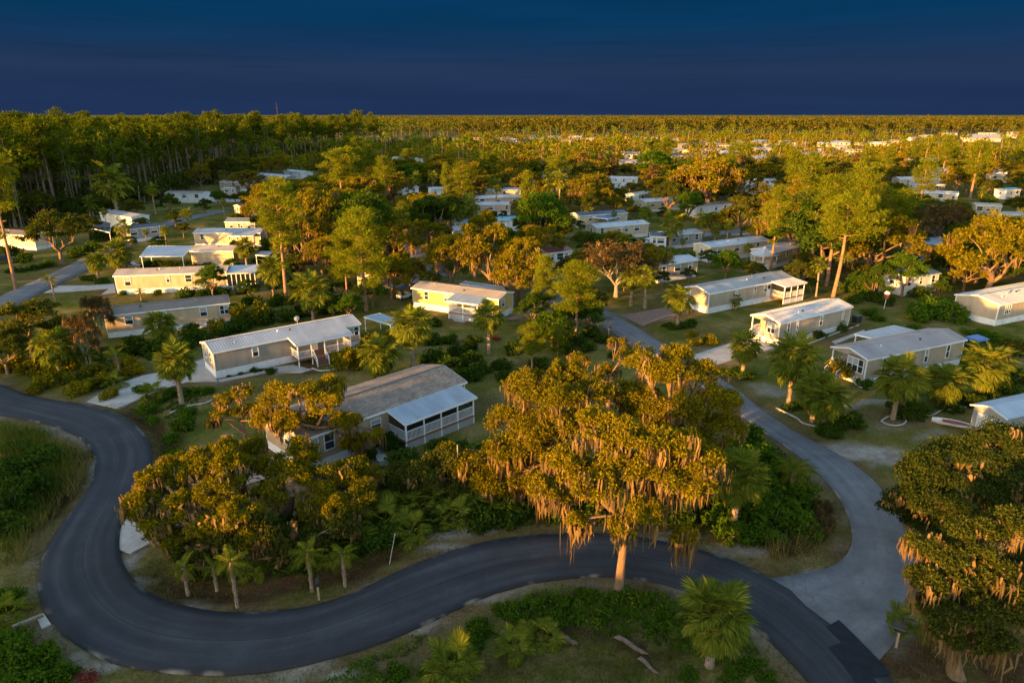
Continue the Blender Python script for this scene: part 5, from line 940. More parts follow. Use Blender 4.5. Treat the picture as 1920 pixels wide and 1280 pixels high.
TALLP = [pine_meshes(240 + k, 24, (0.62, 0.68, 0.56)[k], (4.0, 4.6, 3.6)[k], 17, 46, (0.75, 0.22), 0.30, clump=1.25, bare=5, mat='pine_forest', bark='bark_forest') for k in range(3)]
PALM = [palm_meshes(300 + k, (5, 6.5, 4)[k], (1.9, 1.8, 2.1)[k], 30, 11, boots=False) for k in range(3)]
FPALM = [palm_meshes(310, 4.5, 2.2, 18, feather=True)]
SHRUB = {m: [shrub_mesh(400 + k, 1300, (0.17, 0.10), m) for k in range(3)] for m in ('shrub_leaf', 'bright_leaf', 'oak_leaf')}
SHRUB['rust_leaf'] = [shrub_mesh(420, 800, (0.2, 0.08), 'rust_leaf')]; SHRUB['flower_red'] = [shrub_mesh(421, 500, (0.14, 0.1), 'flower_red')]
HTS = {'OAK': 9.6, 'BROAD': 9.6, 'BARE': 9.6, 'CYP': 12.8, 'PINE': 18.4, 'NPINE': 14.4, 'TALLP': 24.4, 'PALM': 7, 'FPALM': 6}
TREES = []
def tree(parts, Hp, name, bp, top, label, cat, group=None, wide=1.0, rz=None, seed=0):
    """base picture point, picture row of the top"""
    x, y = at(*bp); h = max(2.0, height_at(y, top)); s = h / Hp; r = random.Random(bp[0] * 7 + bp[1]); TREES.append((x, y, s * wide * 3))
    return place(parts, name, x, y, -0.05, (s * wide, s * wide, s), r.uniform(0, 6.28) if rz is None else rz, label, cat, group)
T = tree
T(PINE[0], 18.4, 'pine_tree', (537, 562), 333, 'tall pine with long bare orange trunk left of centre', 'pine tree', wide=1.0)
T(NPINE[0], 14.4, 'pine_tree', (687, 582), 388, 'full green pine with two forking lit limbs beside the yellow homes', 'pine tree', wide=1.15)
T(NPINE[1], 14.4, 'pine_tree', (652, 572), 425, 'shorter pine just left of the full green pine', 'pine tree', wide=.9)
T(NPINE[0], 14.4, 'pine_tree', (1020, 602), 476, 'narrow bright green pine right of the bright yellow home', 'pine tree', wide=.85, rz=2)
T(NPINE[1], 14.4, 'pine_tree', (1078, 642), 488, 'bushy bright green pine at the edge of the old road', 'pine tree', wide=1.15)
T(NPINE[1], 14.4, 'pine_tree', (998, 698), 606, 'young thin pine on the lawn behind the middle oak clump', 'pine tree', wide=1.15, rz=4)
T(NPINE[0], 14.4, 'pine_tree', (1045, 680), 606, 'second young pine just right of the thin one', 'pine tree', wide=.9, rz=1)
T(PINE[1], 18.4, 'pine_tree', (1562, 556), 362, 'big flat-topped pine with leaning orange trunk on the right', 'pine tree', wide=1.25, rz=.5)
T(PINE[3], 18.4, 'pine_tree', (1650, 505), 352, 'broad green pine crown right of the leaning pine', 'pine tree', wide=1.35)
T(PINE[2], 18.4, 'pine_tree', (1443, 508), 344, 'slim pine rising in front of the gazebo', 'pine tree', wide=.95)
T(PINE[3], 18.4, 'pine_tree', (30, 542), 290, 'pine with leaning bare trunk at the left edge', 'pine tree', wide=.8)
T(PINE[0], 18.4, 'pine_tree', (840, 420), 305, 'narrow pine in front of the street bend, left of the stacked homes', 'pine tree', wide=.55)
T(PINE[2], 18.4, 'pine_tree', (758, 480), 375, 'round green pine beside the curving street', 'pine tree', wide=.95)
T(PINE[0], 18.4, 'pine_tree', (990, 470), 320, 'slender pine with paired palms right of the stacked homes', 'pine tree', wide=.6)
T(PINE[1], 18.4, 'pine_tree', (910, 345), 285, 'pine above the stacked homes in the centre', 'pine tree', wide=.7)
T(PINE[2], 18.4, 'pine_tree', (1820, 320), 262, 'leaning pine below the open field at far right', 'pine tree', wide=.8)
T(OAK[0], 9.6, 'oak_tree', (378, 357), 304, 'umbrella-shaped oak standing alone before the pine forest', 'oak tree', wide=.75)
T(OAK[3], 9.6, 'oak_tree', (118, 495), 392, 'big dark rounded oak beside the side street', 'oak tree', wide=1.0)
T(BROAD[1], 9.6, 'oak_tree', (62, 668), 556, 'dense dark tree at the left edge above the bend', 'tree', wide=1.4)
T(OAK[2], 9.6, 'oak_tree', (850, 552), 432, 'left of three mossy gold oaks behind the bright yellow home', 'oak tree', wide=.85)
T(OAK[0], 9.6, 'oak_tree', (920, 556), 415, 'middle of three mossy gold oaks behind the bright yellow home', 'oak tree', wide=.85)
T(OAK[2], 9.6, 'oak_tree', (975, 560), 440, 'right of three mossy gold oaks behind the bright yellow home', 'oak tree', wide=.8)
T(CYP[1], 12.8, 'cypress_tree', (1000, 545), 430, 'upright feathery tree between the mossy oaks and the road', 'tree', wide=.9)
T(BARE, 9.6, 'bare_oak', (1155, 556), 445, 'grey-brown half-bare oak at the bend of the old road', 'oak tree', wide=1.15)
T(BROAD[1], 9.6, 'oak_tree', (1045, 470), 400, 'dark green tree left of the cream home on the lawn', 'tree', wide=1.0)
T(OAK[0], 9.6, 'oak_tree', (1325, 395), 292, 'biggest gold oak in the right background', 'oak tree', wide=1.35)
T(OAK[1], 9.6, 'oak_tree', (1380, 390), 310, 'gold oak merging with the right side of the biggest one', 'oak tree', wide=1.0)
T(OAK[1], 9.6, 'oak_tree', (1850, 562), 402, 'large amber oak behind the cream home at the right edge', 'oak tree', wide=1.0)
T(OAK[2], 9.6, 'oak_tree', (1925, 545), 400, 'amber oak cut by the right edge', 'oak tree', wide=1.0)
T(BARE, 9.6, 'bare_oak', (1760, 470), 375, 'moss-grey oak in front of the sunlit tan home on the right', 'oak tree', wide=1.1)
T(BROAD[0], 9.6, 'broadleaf_tree', (1690, 555), 468, 'yellow-green rounded tree right of the tall leaning pine', 'tree', wide=1.0)
T(BROAD[2], 9.6, 'broadleaf_tree', (1640, 562), 490, 'dark green tree beside the yellow-green one', 'tree', wide=1.0)
T(BROAD[0], 9.6, 'broadleaf_tree', (1360, 525), 465, 'round green tree right of the white-roofed tan home', 'tree', wide=1.1)
T(OAK[2], 9.6, 'oak_tree', (590, 480), 350, 'gold oak right of the tall bare-trunked pine', 'oak tree', wide=.75)
T(OAK[0], 9.6, 'oak_tree', (640, 470), 350, 'mossy gold oak behind the full green pine', 'oak tree', wide=.9)
T(OAK[0], 9.6, 'oak_tree', (500, 440), 360, 'gold oak crown just behind the tall bare-trunked pine', 'oak tree', wide=.8)
T(CYP[0], 12.8, 'cypress_tree', (735, 400), 345, 'reddish bare-looking tree left of the curving street', 'tree', wide=.9)
T(CYP[0], 12.8, 'cypress_tree', (1590, 520), 470, 'orange mossy tree right of the leaning pine trunk', 'tree', wide=.8)
T(OAK[1], 9.6, 'oak_tree', (690, 345), 276, 'orange-limbed oak before the forest, left of centre', 'oak tree', wide=.7)
T(OAK[1], 9.6, 'oak_tree', (527, 338), 289, 'small flat-topped oak at the forest foot', 'oak tree', wide=.55)
T(BARE, 9.6, 'bare_tree', (190, 640), 545, 'leafless tan tree in front of the brown metal roofed home', 'tree', wide=.55)
T(BARE, 9.6, 'bare_tree', (165, 690), 580, 'twiggy orange-lit tree among palms at the left', 'tree', wide=.5)
T(BROAD[0], 9.6, 'broadleaf_tree', (400, 560), 490, 'dark leafy tree in front of the long tan home', 'tree', wide=.9)
T(BROAD[0], 9.6, 'round_tree', (1386, 415), 382, 'small lollipop-shaped tree on the far lawn', 'tree', wide=.7)

FILL = [('BROAD', 1, 1505, 520, 470), ('BROAD', 2, 1540, 505, 455), ('OAK', 3, 1600, 505, 450), ('BROAD', 1, 1615, 530, 490), ('BROAD', 2, 1485, 490, 455), ('OAK', 3, 1700, 480, 425), ('BROAD', 1, 1735, 500, 455), ('BROAD', 2, 1670, 525, 480), ('OAK', 1, 1560, 470, 410), ('BROAD', 0, 1750, 540, 500), ('OAK', 2, 1700, 440, 390), ('BROAD', 1, 1640, 470, 425),
        ('OAK', 0, 560, 475, 400), ('OAK', 2, 605, 525, 450), ('BROAD', 1, 630, 545, 490), ('OAK', 3, 662, 505, 430), ('OAK', 2, 720, 475, 410), ('BROAD', 2, 705, 525, 480), ('OAK', 1, 745, 535, 470), ('BROAD', 1, 560, 525, 470), ('OAK', 0, 612, 455, 385), ('OAK', 1, 572, 425, 365), ('BROAD', 2, 640, 560, 515), ('BROAD', 1, 590, 565, 525), ('OAK', 2, 770, 550, 480), ('BROAD', 2, 530, 480, 435), ('OAK', 0, 700, 430, 375), ('BROAD', 1, 740, 500, 455), ('OAK', 1, 660, 440, 370),
        ('BROAD', 1, 20, 425, 370), ('OAK', 3, 80, 420, 355), ('BROAD', 2, 140, 415, 365), ('BROAD', 1, 255, 415, 370), ('BROAD', 2, 320, 400, 360), ('BROAD', 1, 270, 440, 405), ('BROAD', 2, 330, 425, 392), ('OAK', 3, 170, 450, 400), ('BROAD', 1, 130, 460, 420), ('BROAD', 2, 385, 400, 370), ('BROAD', 0, 410, 385, 355), ('BROAD', 1, 345, 445, 415), ('BROAD', 2, 300, 470, 440), ('BROAD', 1, 245, 470, 440),
        ('OAK', 0, 1105, 540, 465), ('OAK', 2, 1215, 530, 460), ('BROAD', 1, 1065, 540, 480), ('OAK', 1, 1150, 480, 430), ('BROAD', 2, 1200, 480, 445), ('OAK', 0, 1010, 500, 420), ('OAK', 2, 890, 520, 430), ('BROAD', 1, 830, 500, 440), ('OAK', 1, 800, 470, 410), ('BROAD', 2, 1330, 500, 465), ('BROAD', 1, 1290, 530, 500),
        ('BROAD', 0, 1035, 650, 575), ('BROAD', 2, 1062, 632, 560), ('BROAD', 0, 1100, 628, 560), ('BROAD', 2, 1002, 612, 545), ('OAK', 2, 965, 570, 490), ('BROAD', 1, 1110, 600, 540), ('BROAD', 2, 1000, 650, 600), ('BROAD', 0, 655, 600, 545), ('BROAD', 2, 625, 598, 545), ('BROAD', 0, 700, 575, 520), ('OAK', 1, 735, 560, 480), ('BROAD', 1, 560, 590, 545), ('BROAD', 2, 470, 560, 520), ('OAK', 1, 140, 660, 590), ('OAK', 3, 15, 700, 620),
        ('BROAD', 2, 1520, 548, 515), ('BROAD', 1, 1625, 555, 515), ('BROAD', 0, 1605, 540, 505), ('BROAD', 2, 1690, 540, 500), ('BROAD', 1, 1890, 690, 630), ('BROAD', 2, 1760, 560, 520), ('BROAD', 1, 1240, 540, 505), ('BROAD', 2, 1170, 545, 510), ('BROAD', 0, 1140, 520, 470),
        ('BROAD', 2, 1830, 480, 420), ('OAK', 1, 1800, 520, 430), ('OAK', 0, 1890, 500, 410), ('BROAD', 1, 1910, 470, 425)]
for kd, k, px, py, tp in FILL:
    T((OAK if kd == 'OAK' else BROAD)[k], 9.6, 'oak_tree' if kd == 'OAK' else 'broadleaf_tree', (px, py), tp, beside(('gold oak', 'gold oak', 'mossy gold oak', 'dark oak')[k] if kd == 'OAK' else ('bright green tree', 'dark olive tree', 'dark green tree')[k], *at(px, py)), 'tree', 'trees between the middle rows', wide=1.0 if kd == 'OAK' else 1.15)
# near palms, every frond a part: base, crown top row, crown radius in pixels
def P(bp, top, rpx, label, seed, **kw):
    x, y = at(*bp); d = math.hypot(y, CAM_H); rc = rpx / FPX * d; h = max(0.5, height_at(y, top) - rc * 0.85); TREES.append((x, y, rc)); return near_palm('palm_tree' if not kw.get('feather') else 'feather_palm', x, y, h, rc, label, seed, **kw)
P((341, 757), 645, 37, 'cabbage palm with full round crown beside the concrete drive', 1)
P((308, 657), 583, 29, 'cabbage palm in front of the brown metal roofed home', 2)
P((775, 697), 576, 38, 'golden cabbage palm with woven trunk behind the brown shingle home', 3, dead=7)
P((917, 662), 566, 30, 'cabbage palm standing in front of the bright yellow home', 4)
P((712, 708), 630, 38, 'wide golden cabbage palm leaning on the silver-roofed home', 5, dead=8)
P((1270, 612), 535, 28, 'cabbage palm on the corner lawn left of the khaki home', 6)
P((1392, 705), 622, 30, 'shaggy cabbage palm beside the pale concrete drive', 7, dead=9)
P((1478, 758), 627, 46, 'sunlit golden cabbage palm, tallest by the old road', 8, dead=6)
P((1523, 790), 695, 40, 'left palm of the pair in the kerbed bed by the old road', 9)
P((1545, 800), 710, 38, 'right palm of the pair in the kerbed bed by the old road', 10, lean=.7, dead=10)
P((1674, 784), 668, 45, 'cabbage palm with woven trunk in a round white-kerbed bed', 11, dead=10)
P((1762, 760), 685, 36, 'low cabbage palm right of the round kerbed bed', 12)
P((1836, 746), 645, 45, 'broad cabbage palm in front of the dark shed at right', 13, dead=10)
P((1375, 990), 850, 48, 'cabbage palm with ragged trunk on the inner corner of the old road', 14, dead=9)
P((1482, 930), 845, 45, 'drooping feather palm on the inner corner of the old road', 15, feather=True, n=22, dead=0)
P((1330, 1246), 1100, 60, 'big round palm in the near foreground below the road', 16, n=70, dead=12, low=-.8)
P((1183, 572), 497, 24, 'left of two palms under the grey-brown oak', 17)
P((1209, 577), 500, 22, 'right of two palms under the grey-brown oak', 18, lean=.6)
P((588, 603), 510, 37, 'bushy yellow palm behind the silver-roofed home', 19, n=50)
P((103, 562), 505, 21, 'slim feather palm beside the side street', 20, feather=True, n=14, dead=0, r=.1)
P((186, 528), 472, 20, 'small cabbage palm nearest the side street', 21)
P((223, 506), 450, 28, 'wide golden cabbage palm behind the long tan home', 22, dead=7)
P((513, 553), 478, 28, 'ragged golden cabbage palm right of the glazed sunroom', 23, lean=.8, dead=8)
P((463, 498), 446, 19, 'cabbage palm in front of the small porch awning', 24)
P((112, 700), 617, 36, 'golden cabbage palm in the thicket at the left edge', 25, dead=6)
P((225, 702), 640, 26, 'drooping feather palm at the right of the left thicket', 26, feather=True, n=14, dead=2, r=.1)
P((172, 690), 645, 22, 'thin-stemmed palm in the middle of the left thicket', 27, feather=True, n=14, dead=0, r=.1)
P((445, 1136), 1020, 40, 'feather palm with pale stem nearest the inside of the bottom bend', 28, feather=True, n=16, dead=3, r=.1)
P((585, 1106), 1005, 38, 'feather palm behind the mailbox on the inside of the bottom bend', 29, feather=True, n=16, dead=4, r=.1)
P((352, 1110), 1035, 34, 'low feather palm left of the pale-stemmed one', 30, feather=True, n=15, dead=3, r=.1)
P((406, 1102), 1040, 28, 'small feather palm between two taller ones on the inner bend', 31, feather=True, n=13, dead=2, r=.09)
P((647, 1098), 1010, 34, 'feather palm right of the mailbox on the inner bend', 32, feather=True, n=15, dead=4, r=.1)
P((265, 562), 535, 14, 'tiny palm on the lawn in front of the long tan home', 33, feather=True, n=14, dead=0, r=.08)
P((402, 492), 472, 13, 'tiny dark palm against the beige home', 34, feather=True, n=14, dead=0, r=.08)
P((1378, 578), 550, 14, 'small palm against the wall of the khaki home', 35, n=22, dead=0)
P((672, 780), 735, 15, 'tiny yellow palm behind the brown shingle home', 36, feather=True, n=12, dead=0, r=.08)
# trunkless saw palmettos
def PAL(bp, rpx, label, seed, n=22, dead=6, group=None):
    x, y = at(*bp); d = math.hypot(y, CAM_H); return near_palm('palmetto', x, y, 0.35, rpx / FPX * d, label, seed, n=n, dead=dead, cat='palmetto', low=-.1, r=.12, group=group)
PAL((850, 1258), 50, 'large palmetto with brown dead fans at the bottom edge', 41, 26, 12)
PAL((962, 1222), 36, 'yellow-green palmetto in the near foreground', 42, 18, 4)
PAL((1015, 1200), 38, 'palmetto with withered fans right of the yellow-green one', 43, 16, 12)
PAL((15, 1160), 42, 'palmetto at the lower left edge beside the culvert', 44, 16, 2)
PAL((1700, 1180), 42, 'palmetto behind the right-hand mailbox', 45, 16, 3)
for i, q in enumerate(sorted([(840, 905, 55), (885, 940, 50), (800, 950, 48), (760, 960, 50), (850, 975, 40), (910, 960, 40), (720, 990, 48), (690, 960, 44), (770, 1000, 40), (560, 1030, 44), (620, 1040, 42), (510, 1045, 44), (480, 1070, 36), (930, 920, 44), (745, 925, 44), (660, 1010, 44)])):
    PAL(q[:2], q[2], 'green palmetto in the thicket under the middle oaks, ' + ORD[i] + ' from the left', 50 + i, 18, 3, 'palmettos in the thicket under the middle oaks')
PAL((70, 660), 30, 'palmetto under the dark tree at the left edge', 70, 16, 2); PAL((215, 725), 26, 'low palmetto at the mouth of the concrete drive', 71, 18, 1); PAL((290, 745), 30, 'palmetto right of the concrete drive', 72, 18, 1)
# mid-distance palms
MP = [(355, 432, 388), (292, 402, 342), (177, 412, 364), (204, 400, 360), (200, 425, 388), (236, 455, 408), (312, 458, 420), (276, 460, 428), (222, 408, 300), (1040, 395, 318), (1048, 398, 320), (1107, 375, 328), (1107, 382, 335), (1060, 420, 385), (1100, 420, 380), (1180, 405, 372), (1150, 425, 392), (1258, 470, 395), (1318, 455, 393), (1290, 400, 375), (1420, 345, 318), (1500, 350, 315), (1515, 345, 312), (1795, 312, 290), (1400, 492, 453), (1530, 555, 478), (880, 430, 362), (860, 440, 385), (930, 400, 330), (780, 365, 320), (812, 365, 318), (900, 345, 300), (765, 300, 262), (755, 300, 266), (640, 430, 395), (695, 440, 398), (1215, 330, 255), (1222, 330, 256), (1230, 330, 255), (895, 330, 280), (900, 330, 280), (1095, 335, 300), (1140, 328, 280), (1020, 300, 268), (1370, 435, 408), (1280, 470, 445), (1255, 510, 460), (1610, 540, 505), (1340, 460, 420), (795, 560, 510), (815, 545, 500), (840, 540, 480), (870, 545, 490)]
for i, (px, py, tp) in enumerate(MP):
    T(PALM[i % 3], (6.9, 8.3, 6.1)[i % 3], 'palm_tree', (px, py), tp, beside('cabbage palm', *at(px, py)), 'palm', 'cabbage palms among the back rows', wide=1.0 if py > 380 else 0.9)
# ------------------------------------------------------------------ shrubs and undergrowth
def shrubs(label, group, kind, spots, cat='shrub', name='shrub'):
    spots = sorted(spots); n_ = len(spots)
    for i, (px, py, r_, *hh) in enumerate(spots):
        x, y = at(px, py); q = random.Random(px * 3 + py); s = r_ * 1.22; place(SHRUB[kind][i % len(SHRUB[kind])], name, x, y, -0.1, (s, s * q.uniform(.8, 1.1), s * (hh[0] if hh else q.uniform(.75, 1.05))), q.uniform(0, 6.28), label if n_ == 1 else f'{label}, {ORD[i]} from left', cat, group)
shrubs('bright green bush on the inner corner of the old road', 'bushes on the inner corner', 'bright_leaf', [(1440, 985, 1.7), (1480, 960, 1.9), (1410, 960, 1.6), (1500, 1000, 1.5), (1450, 930, 1.9), (1420, 905, 1.6), (1395, 870, 1.7), (1440, 1010, 1.3), (1375, 1005, 1.2), (1400, 830, 1.5), (1430, 860, 1.7), (1335, 940, 1.7), (1350, 980, 1.3), (1465, 900, 1.6), (1500, 940, 1.6)])
shrubs('dark bush in the thicket under the middle oaks', 'bushes under the middle oaks', 'shrub_leaf', [(900, 985, 1.3), (1000, 950, 1.6), (1050, 965, 1.5), (1110, 950, 1.5), (1180, 960, 1.5), (1240, 965, 1.4), (960, 970, 1.4), (1290, 970, 1.4), (800, 900, 1.8), (760, 880, 1.8), (870, 880, 2.0), (930, 870, 1.8), (720, 1010, 1.3), (680, 1030, 1.3), (600, 1020, 1.5), (540, 1010, 1.5), (830, 860, 1.5), (640, 990, 1.6), (1130, 900, 1.8), (1200, 900, 1.8), (480, 1040, 1.2), (430, 1060, 1.1), (370, 1075, 1.0), (560, 1060, 1.1), (1030, 900, 1.8), (700, 905, 1.3), (650, 915, 1.3), (570, 1000, 1.6), (690, 860, .9), (725, 838, 1.2)])
shrubs('leafy green weed clump along the near verge below the road', 'weeds along the near verge', 'bright_leaf', [(1000, 1135, .9, .6), (1050, 1130, .8, .6), (950, 1150, .9, .6), (900, 1180, .9, .6), (1100, 1120, .8, .6), (1150, 1130, .8, .6), (1200, 1125, .8, .6), (1240, 1150, .7, .6), (1230, 1180, .7, .6), (880, 1215, .7, .6), (1290, 1265, .6, .6), (1410, 1250, .8, .5), (1370, 1270, .7, .5), (1180, 1150, .7, .6), (1080, 1155, .7, .5), (980, 1165, .7, .6), (740, 1265, .8, .6), (1440, 1275, .7, .5), (1130, 1160, .7, .5), (1040, 1160, .7, .5)], 'weeds', 'weed_clump')
shrubs('dark green bush in the lower left corner', 'bushes in the lower left corner', 'bright_leaf', [(30, 1250, 1.3), (80, 1245, 1.0), (20, 1210, 1.0), (60, 1275, 1.2), (120, 1270, .8), (10, 1130, 1.0)])
shrubs('leafy green bush in the wet hollow inside the left bend', 'bushes in the left hollow', 'shrub_leaf', [(60, 890, 1.7), (90, 870, 1.5), (40, 930, 1.6), (75, 915, 1.4), (15, 905, 1.8), (20, 960, 1.6), (95, 900, 1.0), (10, 1000, 1.4), (40, 850, 1.2)])
shrubs('olive bush in the thicket above the left bend', 'bushes above the left bend', 'oak_leaf', [(60, 700, 1.6), (105, 720, 1.6), (150, 735, 1.5), (20, 690, 1.8), (190, 720, 1.3), (130, 690, 1.8), (240, 690, 1.5), (90, 680, 1.8), (30, 640, 2.0), (175, 700, 1.3), (205, 745, .9), (250, 700, 1.2), (70, 735, 1.0)])
shrubs('green bush along the back hedge of the silver-roofed home', 'hedge behind the silver-roofed home', 'shrub_leaf', [(260, 660, 1.9), (300, 665, 1.8), (235, 668, 1.7), (340, 655, 1.8), (375, 640, 1.9), (420, 625, 1.8), (455, 615, 2.0), (500, 603, 2.0), (545, 600, 1.8), (615, 585, 1.8), (640, 580, 1.8), (355, 625, 1.4), (470, 570, 1.6), (430, 590, 1.6), (575, 590, 1.7), (605, 570, 1.5), (525, 570, 1.6)])
shrubs('yellow-green young tree behind the silver-roofed home', 'young trees behind the silver-roofed home', 'oak_leaf', [(455, 610, 1.7, 1.6), (490, 603, 1.5, 1.7), (408, 625, 1.3, 1.5)], 'tree', 'young_tree')
shrubs('bush in the ditch-side planting below the round-crowned palm', 'ditch-side bushes', 'bright_leaf', [(300, 750, 1.1, .6), (330, 740, 1.2, .6), (360, 738, 1.2, .6), (385, 735, .9, .6), (275, 770, 1.0), (290, 790, .7), (320, 825, .8), (330, 860, .8), (335, 900, .9), (268, 735, 1.0), (345, 800, 1.1), (350, 780, .9)])
shrubs('small shrub against the white skirting of the silver-roofed home', 'foundation shrubs of the silver-roofed home', 'shrub_leaf', [(477, 697, .6), (508, 698, .7), (452, 702, .35), (430, 706, .3), (490, 695, .35)])
shrubs('dense bush right of the silver-roofed porch', 'bushes right of the silver-roofed porch', 'oak_leaf', [(655, 690, 1.8, 1.3), (640, 675, 1.4), (690, 650, 1.8), (735, 640, 1.6), (680, 668, 1.5)])
shrubs('bush on the lawn between the brown-roofed and yellow homes', 'bushes behind the brown-roofed home', 'shrub_leaf', [(840, 690, 1.5), (880, 680, 1.5), (815, 675, 1.5), (900, 700, 1.3), (860, 665, 1.5), (810, 645, 1.4), (865, 705, 1.1), (945, 710, 1.0), (940, 690, 1.2), (840, 640, 1.3), (890, 640, 1.2, .6), (815, 610, 1.1), (960, 660, 1.2), (880, 712, 1.3), (1010, 690, 1.2), (880, 655, 1.1)])
shrubs('bush at the foot of the pines beside the old road', 'bushes under the roadside pines', 'shrub_leaf', [(1050, 640, 1.5), (1080, 645, 1.5), (1110, 630, 1.3), (1020, 630, 1.4), (1000, 615, 1.2), (1060, 660, 1.3), (1100, 655, 1.2), (1000, 605, 1.0), (1130, 640, .9), (1170, 660, .9), (1150, 668, .9)])
shrubs('round clipped shrub by the khaki home', 'shrubs of the khaki home', 'shrub_leaf', [(1340, 580, .9), (1362, 575, .8), (1250, 610, 1.0, .5), (1285, 612, 1.2, .5), (1300, 605, 1.0, .5), (1265, 615, 1.1, .5)])
shrubs('shrub on the lawn edge left of the pale concrete drive', 'shrubs by the pale concrete drive', 'oak_leaf', [(1305, 645, 1.0), (1330, 642, 1.1), (1298, 630, .8)])
shrubs('green shrub against the tan home with the white roof', 'shrubs of the white-roofed tan home', 'shrub_leaf', [(1535, 632, 1.0), (1572, 618, 1.1), (1440, 640, .8), (1455, 645, .8), (1445, 632, .7), (1530, 628, .8)])
shrubs('dark bush round the palm trunks beside the old road', 'bushes in the palm beds', 'shrub_leaf', [(1392, 706, 1.4, .6), (1370, 700, .9), (1570, 800, 1.3), (1590, 795, 1.3), (1550, 815, 1.0), (1500, 760, .9), (1690, 775, 1.6, .7), (1720, 770, 1.6, .7), (1705, 780, 1.3, .7), (1770, 750, 1.3), (1800, 755, 1.2), (1820, 760, 1.2), (1850, 750, 1.2), (1880, 735, 1.5), (1900, 715, 1.8), (1480, 765, .7), (1780, 768, 1.0)])
shrubs('dark green shrub at the foot of the lilac-roofed home', 'shrubs of the lilac-roofed home', 'bright_leaf', [(1618, 718, 1.0), (1622, 725, .8), (1745, 690, 1.0), (1765, 680, 1.0), (1785, 678, 1.0), (1800, 672, 1.1), (1740, 695, .7)])
shrubs('rust-tinged bush beside the gable of the lilac-roofed home', None, 'oak_leaf', [(1580, 705, 1.8)])
shrubs('big bright green bush on the lawn left of the cream right-edge home', 'big bright bushes on the right lawn', 'bright_leaf', [(1740, 590, 2.6, 1.0), (1775, 598, 2.4, .9), (1720, 600, 2.0, .8), (1790, 590, 2.0)])
shrubs('low green bush on the right-hand lawn', 'low bushes on the right lawn', 'bright_leaf', [(1840, 630, 1.3, .6), (1865, 638, 1.4, .6), (1880, 645, 1.2, .6), (1820, 625, 1.2, .6), (1715, 618, .9), (1630, 590, 1.2), (1645, 600, 1.0), (1905, 650, 1.2, .6)])
shrubs('shrub along the far-right lawn edge', 'shrubs on the far-right lawn', 'shrub_leaf', [(1680, 545, 1.8), (1720, 555, 1.6), (1630, 560, 1.7), (1600, 565, 1.5), (1660, 570, 1.3), (1590, 545, 1.8)])
shrubs('clipped hedge shrub in front of the beige home', 'hedge of the beige home', 'shrub_leaf', [(275, 500, 1.2), (300, 500, 1.3), (315, 500, 1.3), (335, 500, 1.3, .7), (350, 500, 1.3, .7), (365, 500, 1.3, .7), (380, 500, 1.3, .7), (395, 500, 1.3, .7)])
shrubs('shrub beside the long tan home by the side street', 'shrubs of the long tan home', 'shrub_leaf', [(229, 552, .7), (295, 552, .8), (355, 555, 1.6), (400, 550, 1.8), (380, 560, 1.5), (420, 553, 1.5), (340, 565, 1.2), (265, 570, 1.1, .4), (165, 525, 1.5, .6), (190, 530, 1.3, .6), (455, 550, 1.0), (475, 545, .9)])
shrubs('shrub on the shaded lawn below the big dark oak', 'shrubs on the left lawn', 'shrub_leaf', [(20, 480, 2.2), (45, 490, 1.8), (150, 480, 2.0), (175, 470, 2.2), (85, 500, 1.5), (60, 505, 1.4, .6), (30, 510, 1.4, .6), (40, 455, 2), (15, 450, 2), (195, 450, 2.5), (185, 490, 1.5)])
shrubs('bush on the lawn beside the small porch awning home', 'bushes right of the awning home', 'shrub_leaf', [(505, 470, 2.0), (440, 485, 1.6), (490, 490, 1.6), (520, 500, 1.8), (530, 530, 1.5), (515, 540, 1.2), (560, 540, 1.7), (545, 510, 1.8), (560, 480, 2.0)])
shrubs('dark red low shrub on the lawn', 'red shrubs on the lawn', 'flower_red', [(930, 635, .9, .5), (880, 645, .7, .5), (1597, 612, .7, .5), (160, 1275, .8, .4), (580, 690, .6, .4)])
shrubs('orange dry reed clump at the tip of the inner corner', 'dry reeds on the inner corner', 'rust_leaf', [(1540, 985, .9, 1.3), (1525, 1005, 1.0, 1.0), (1545, 960, .8, 1.2), (1500, 1025, .9, .8), (1470, 1030, .8, .8)], 'reeds', 'reed_clump')
# ------------------------------------------------------------------ grass that nobody could count
def scatter_grass(name, label, polys, dens, h, w, mat, seed, avoid=True, zlow=0.0):
    r = np.random.default_rng(seed); C = []
    for px in polys:
        Q = np.array(ground_pts(px)); lo, hi = Q.min(0), Q.max(0); n = int((hi - lo).prod() * dens); X = r.uniform(lo[0], hi[0], n); Y = r.uniform(lo[1], hi[1], n); k = inside(X, Y, Q)
        k &= vnoise(X, Y, 1.3, seed) + 0.6 * vnoise(X, Y, .45, seed + 1) > r.uniform(.35, 1.2, n)
        if avoid:
            for Pp in ROADPOLYS[:3] + ROADPOLYS[6:]: k &= ~inside(X, Y, Pp)
        C.append(np.stack([X[k], Y[k]], 1))
    C = np.concatenate(C); n = len(C); B = np.c_[C, np.full(n, -0.1)]; a = r.uniform(0, 6.28, n); hh = h * r.uniform(.4, 1.3, n) * (0.5 + vnoise(C[:, 0], C[:, 1], 2.3, seed + 5)); s = np.stack([np.cos(a), np.sin(a), 0 * a], 1) * w; ln = np.stack([r.normal(size=n), r.normal(size=n), 0 * a], 1) * hh[:, None] * .35
    V = np.stack([B - s, B + s, B + ln + np.stack([0 * a, 0 * a, hh], 1)], 1).reshape(-1, 3); return tag(link(name, np_mesh(name, [(V, np.arange(3 * n).reshape(n, 3))], mat)), label, 'grass', None, 'stuff')
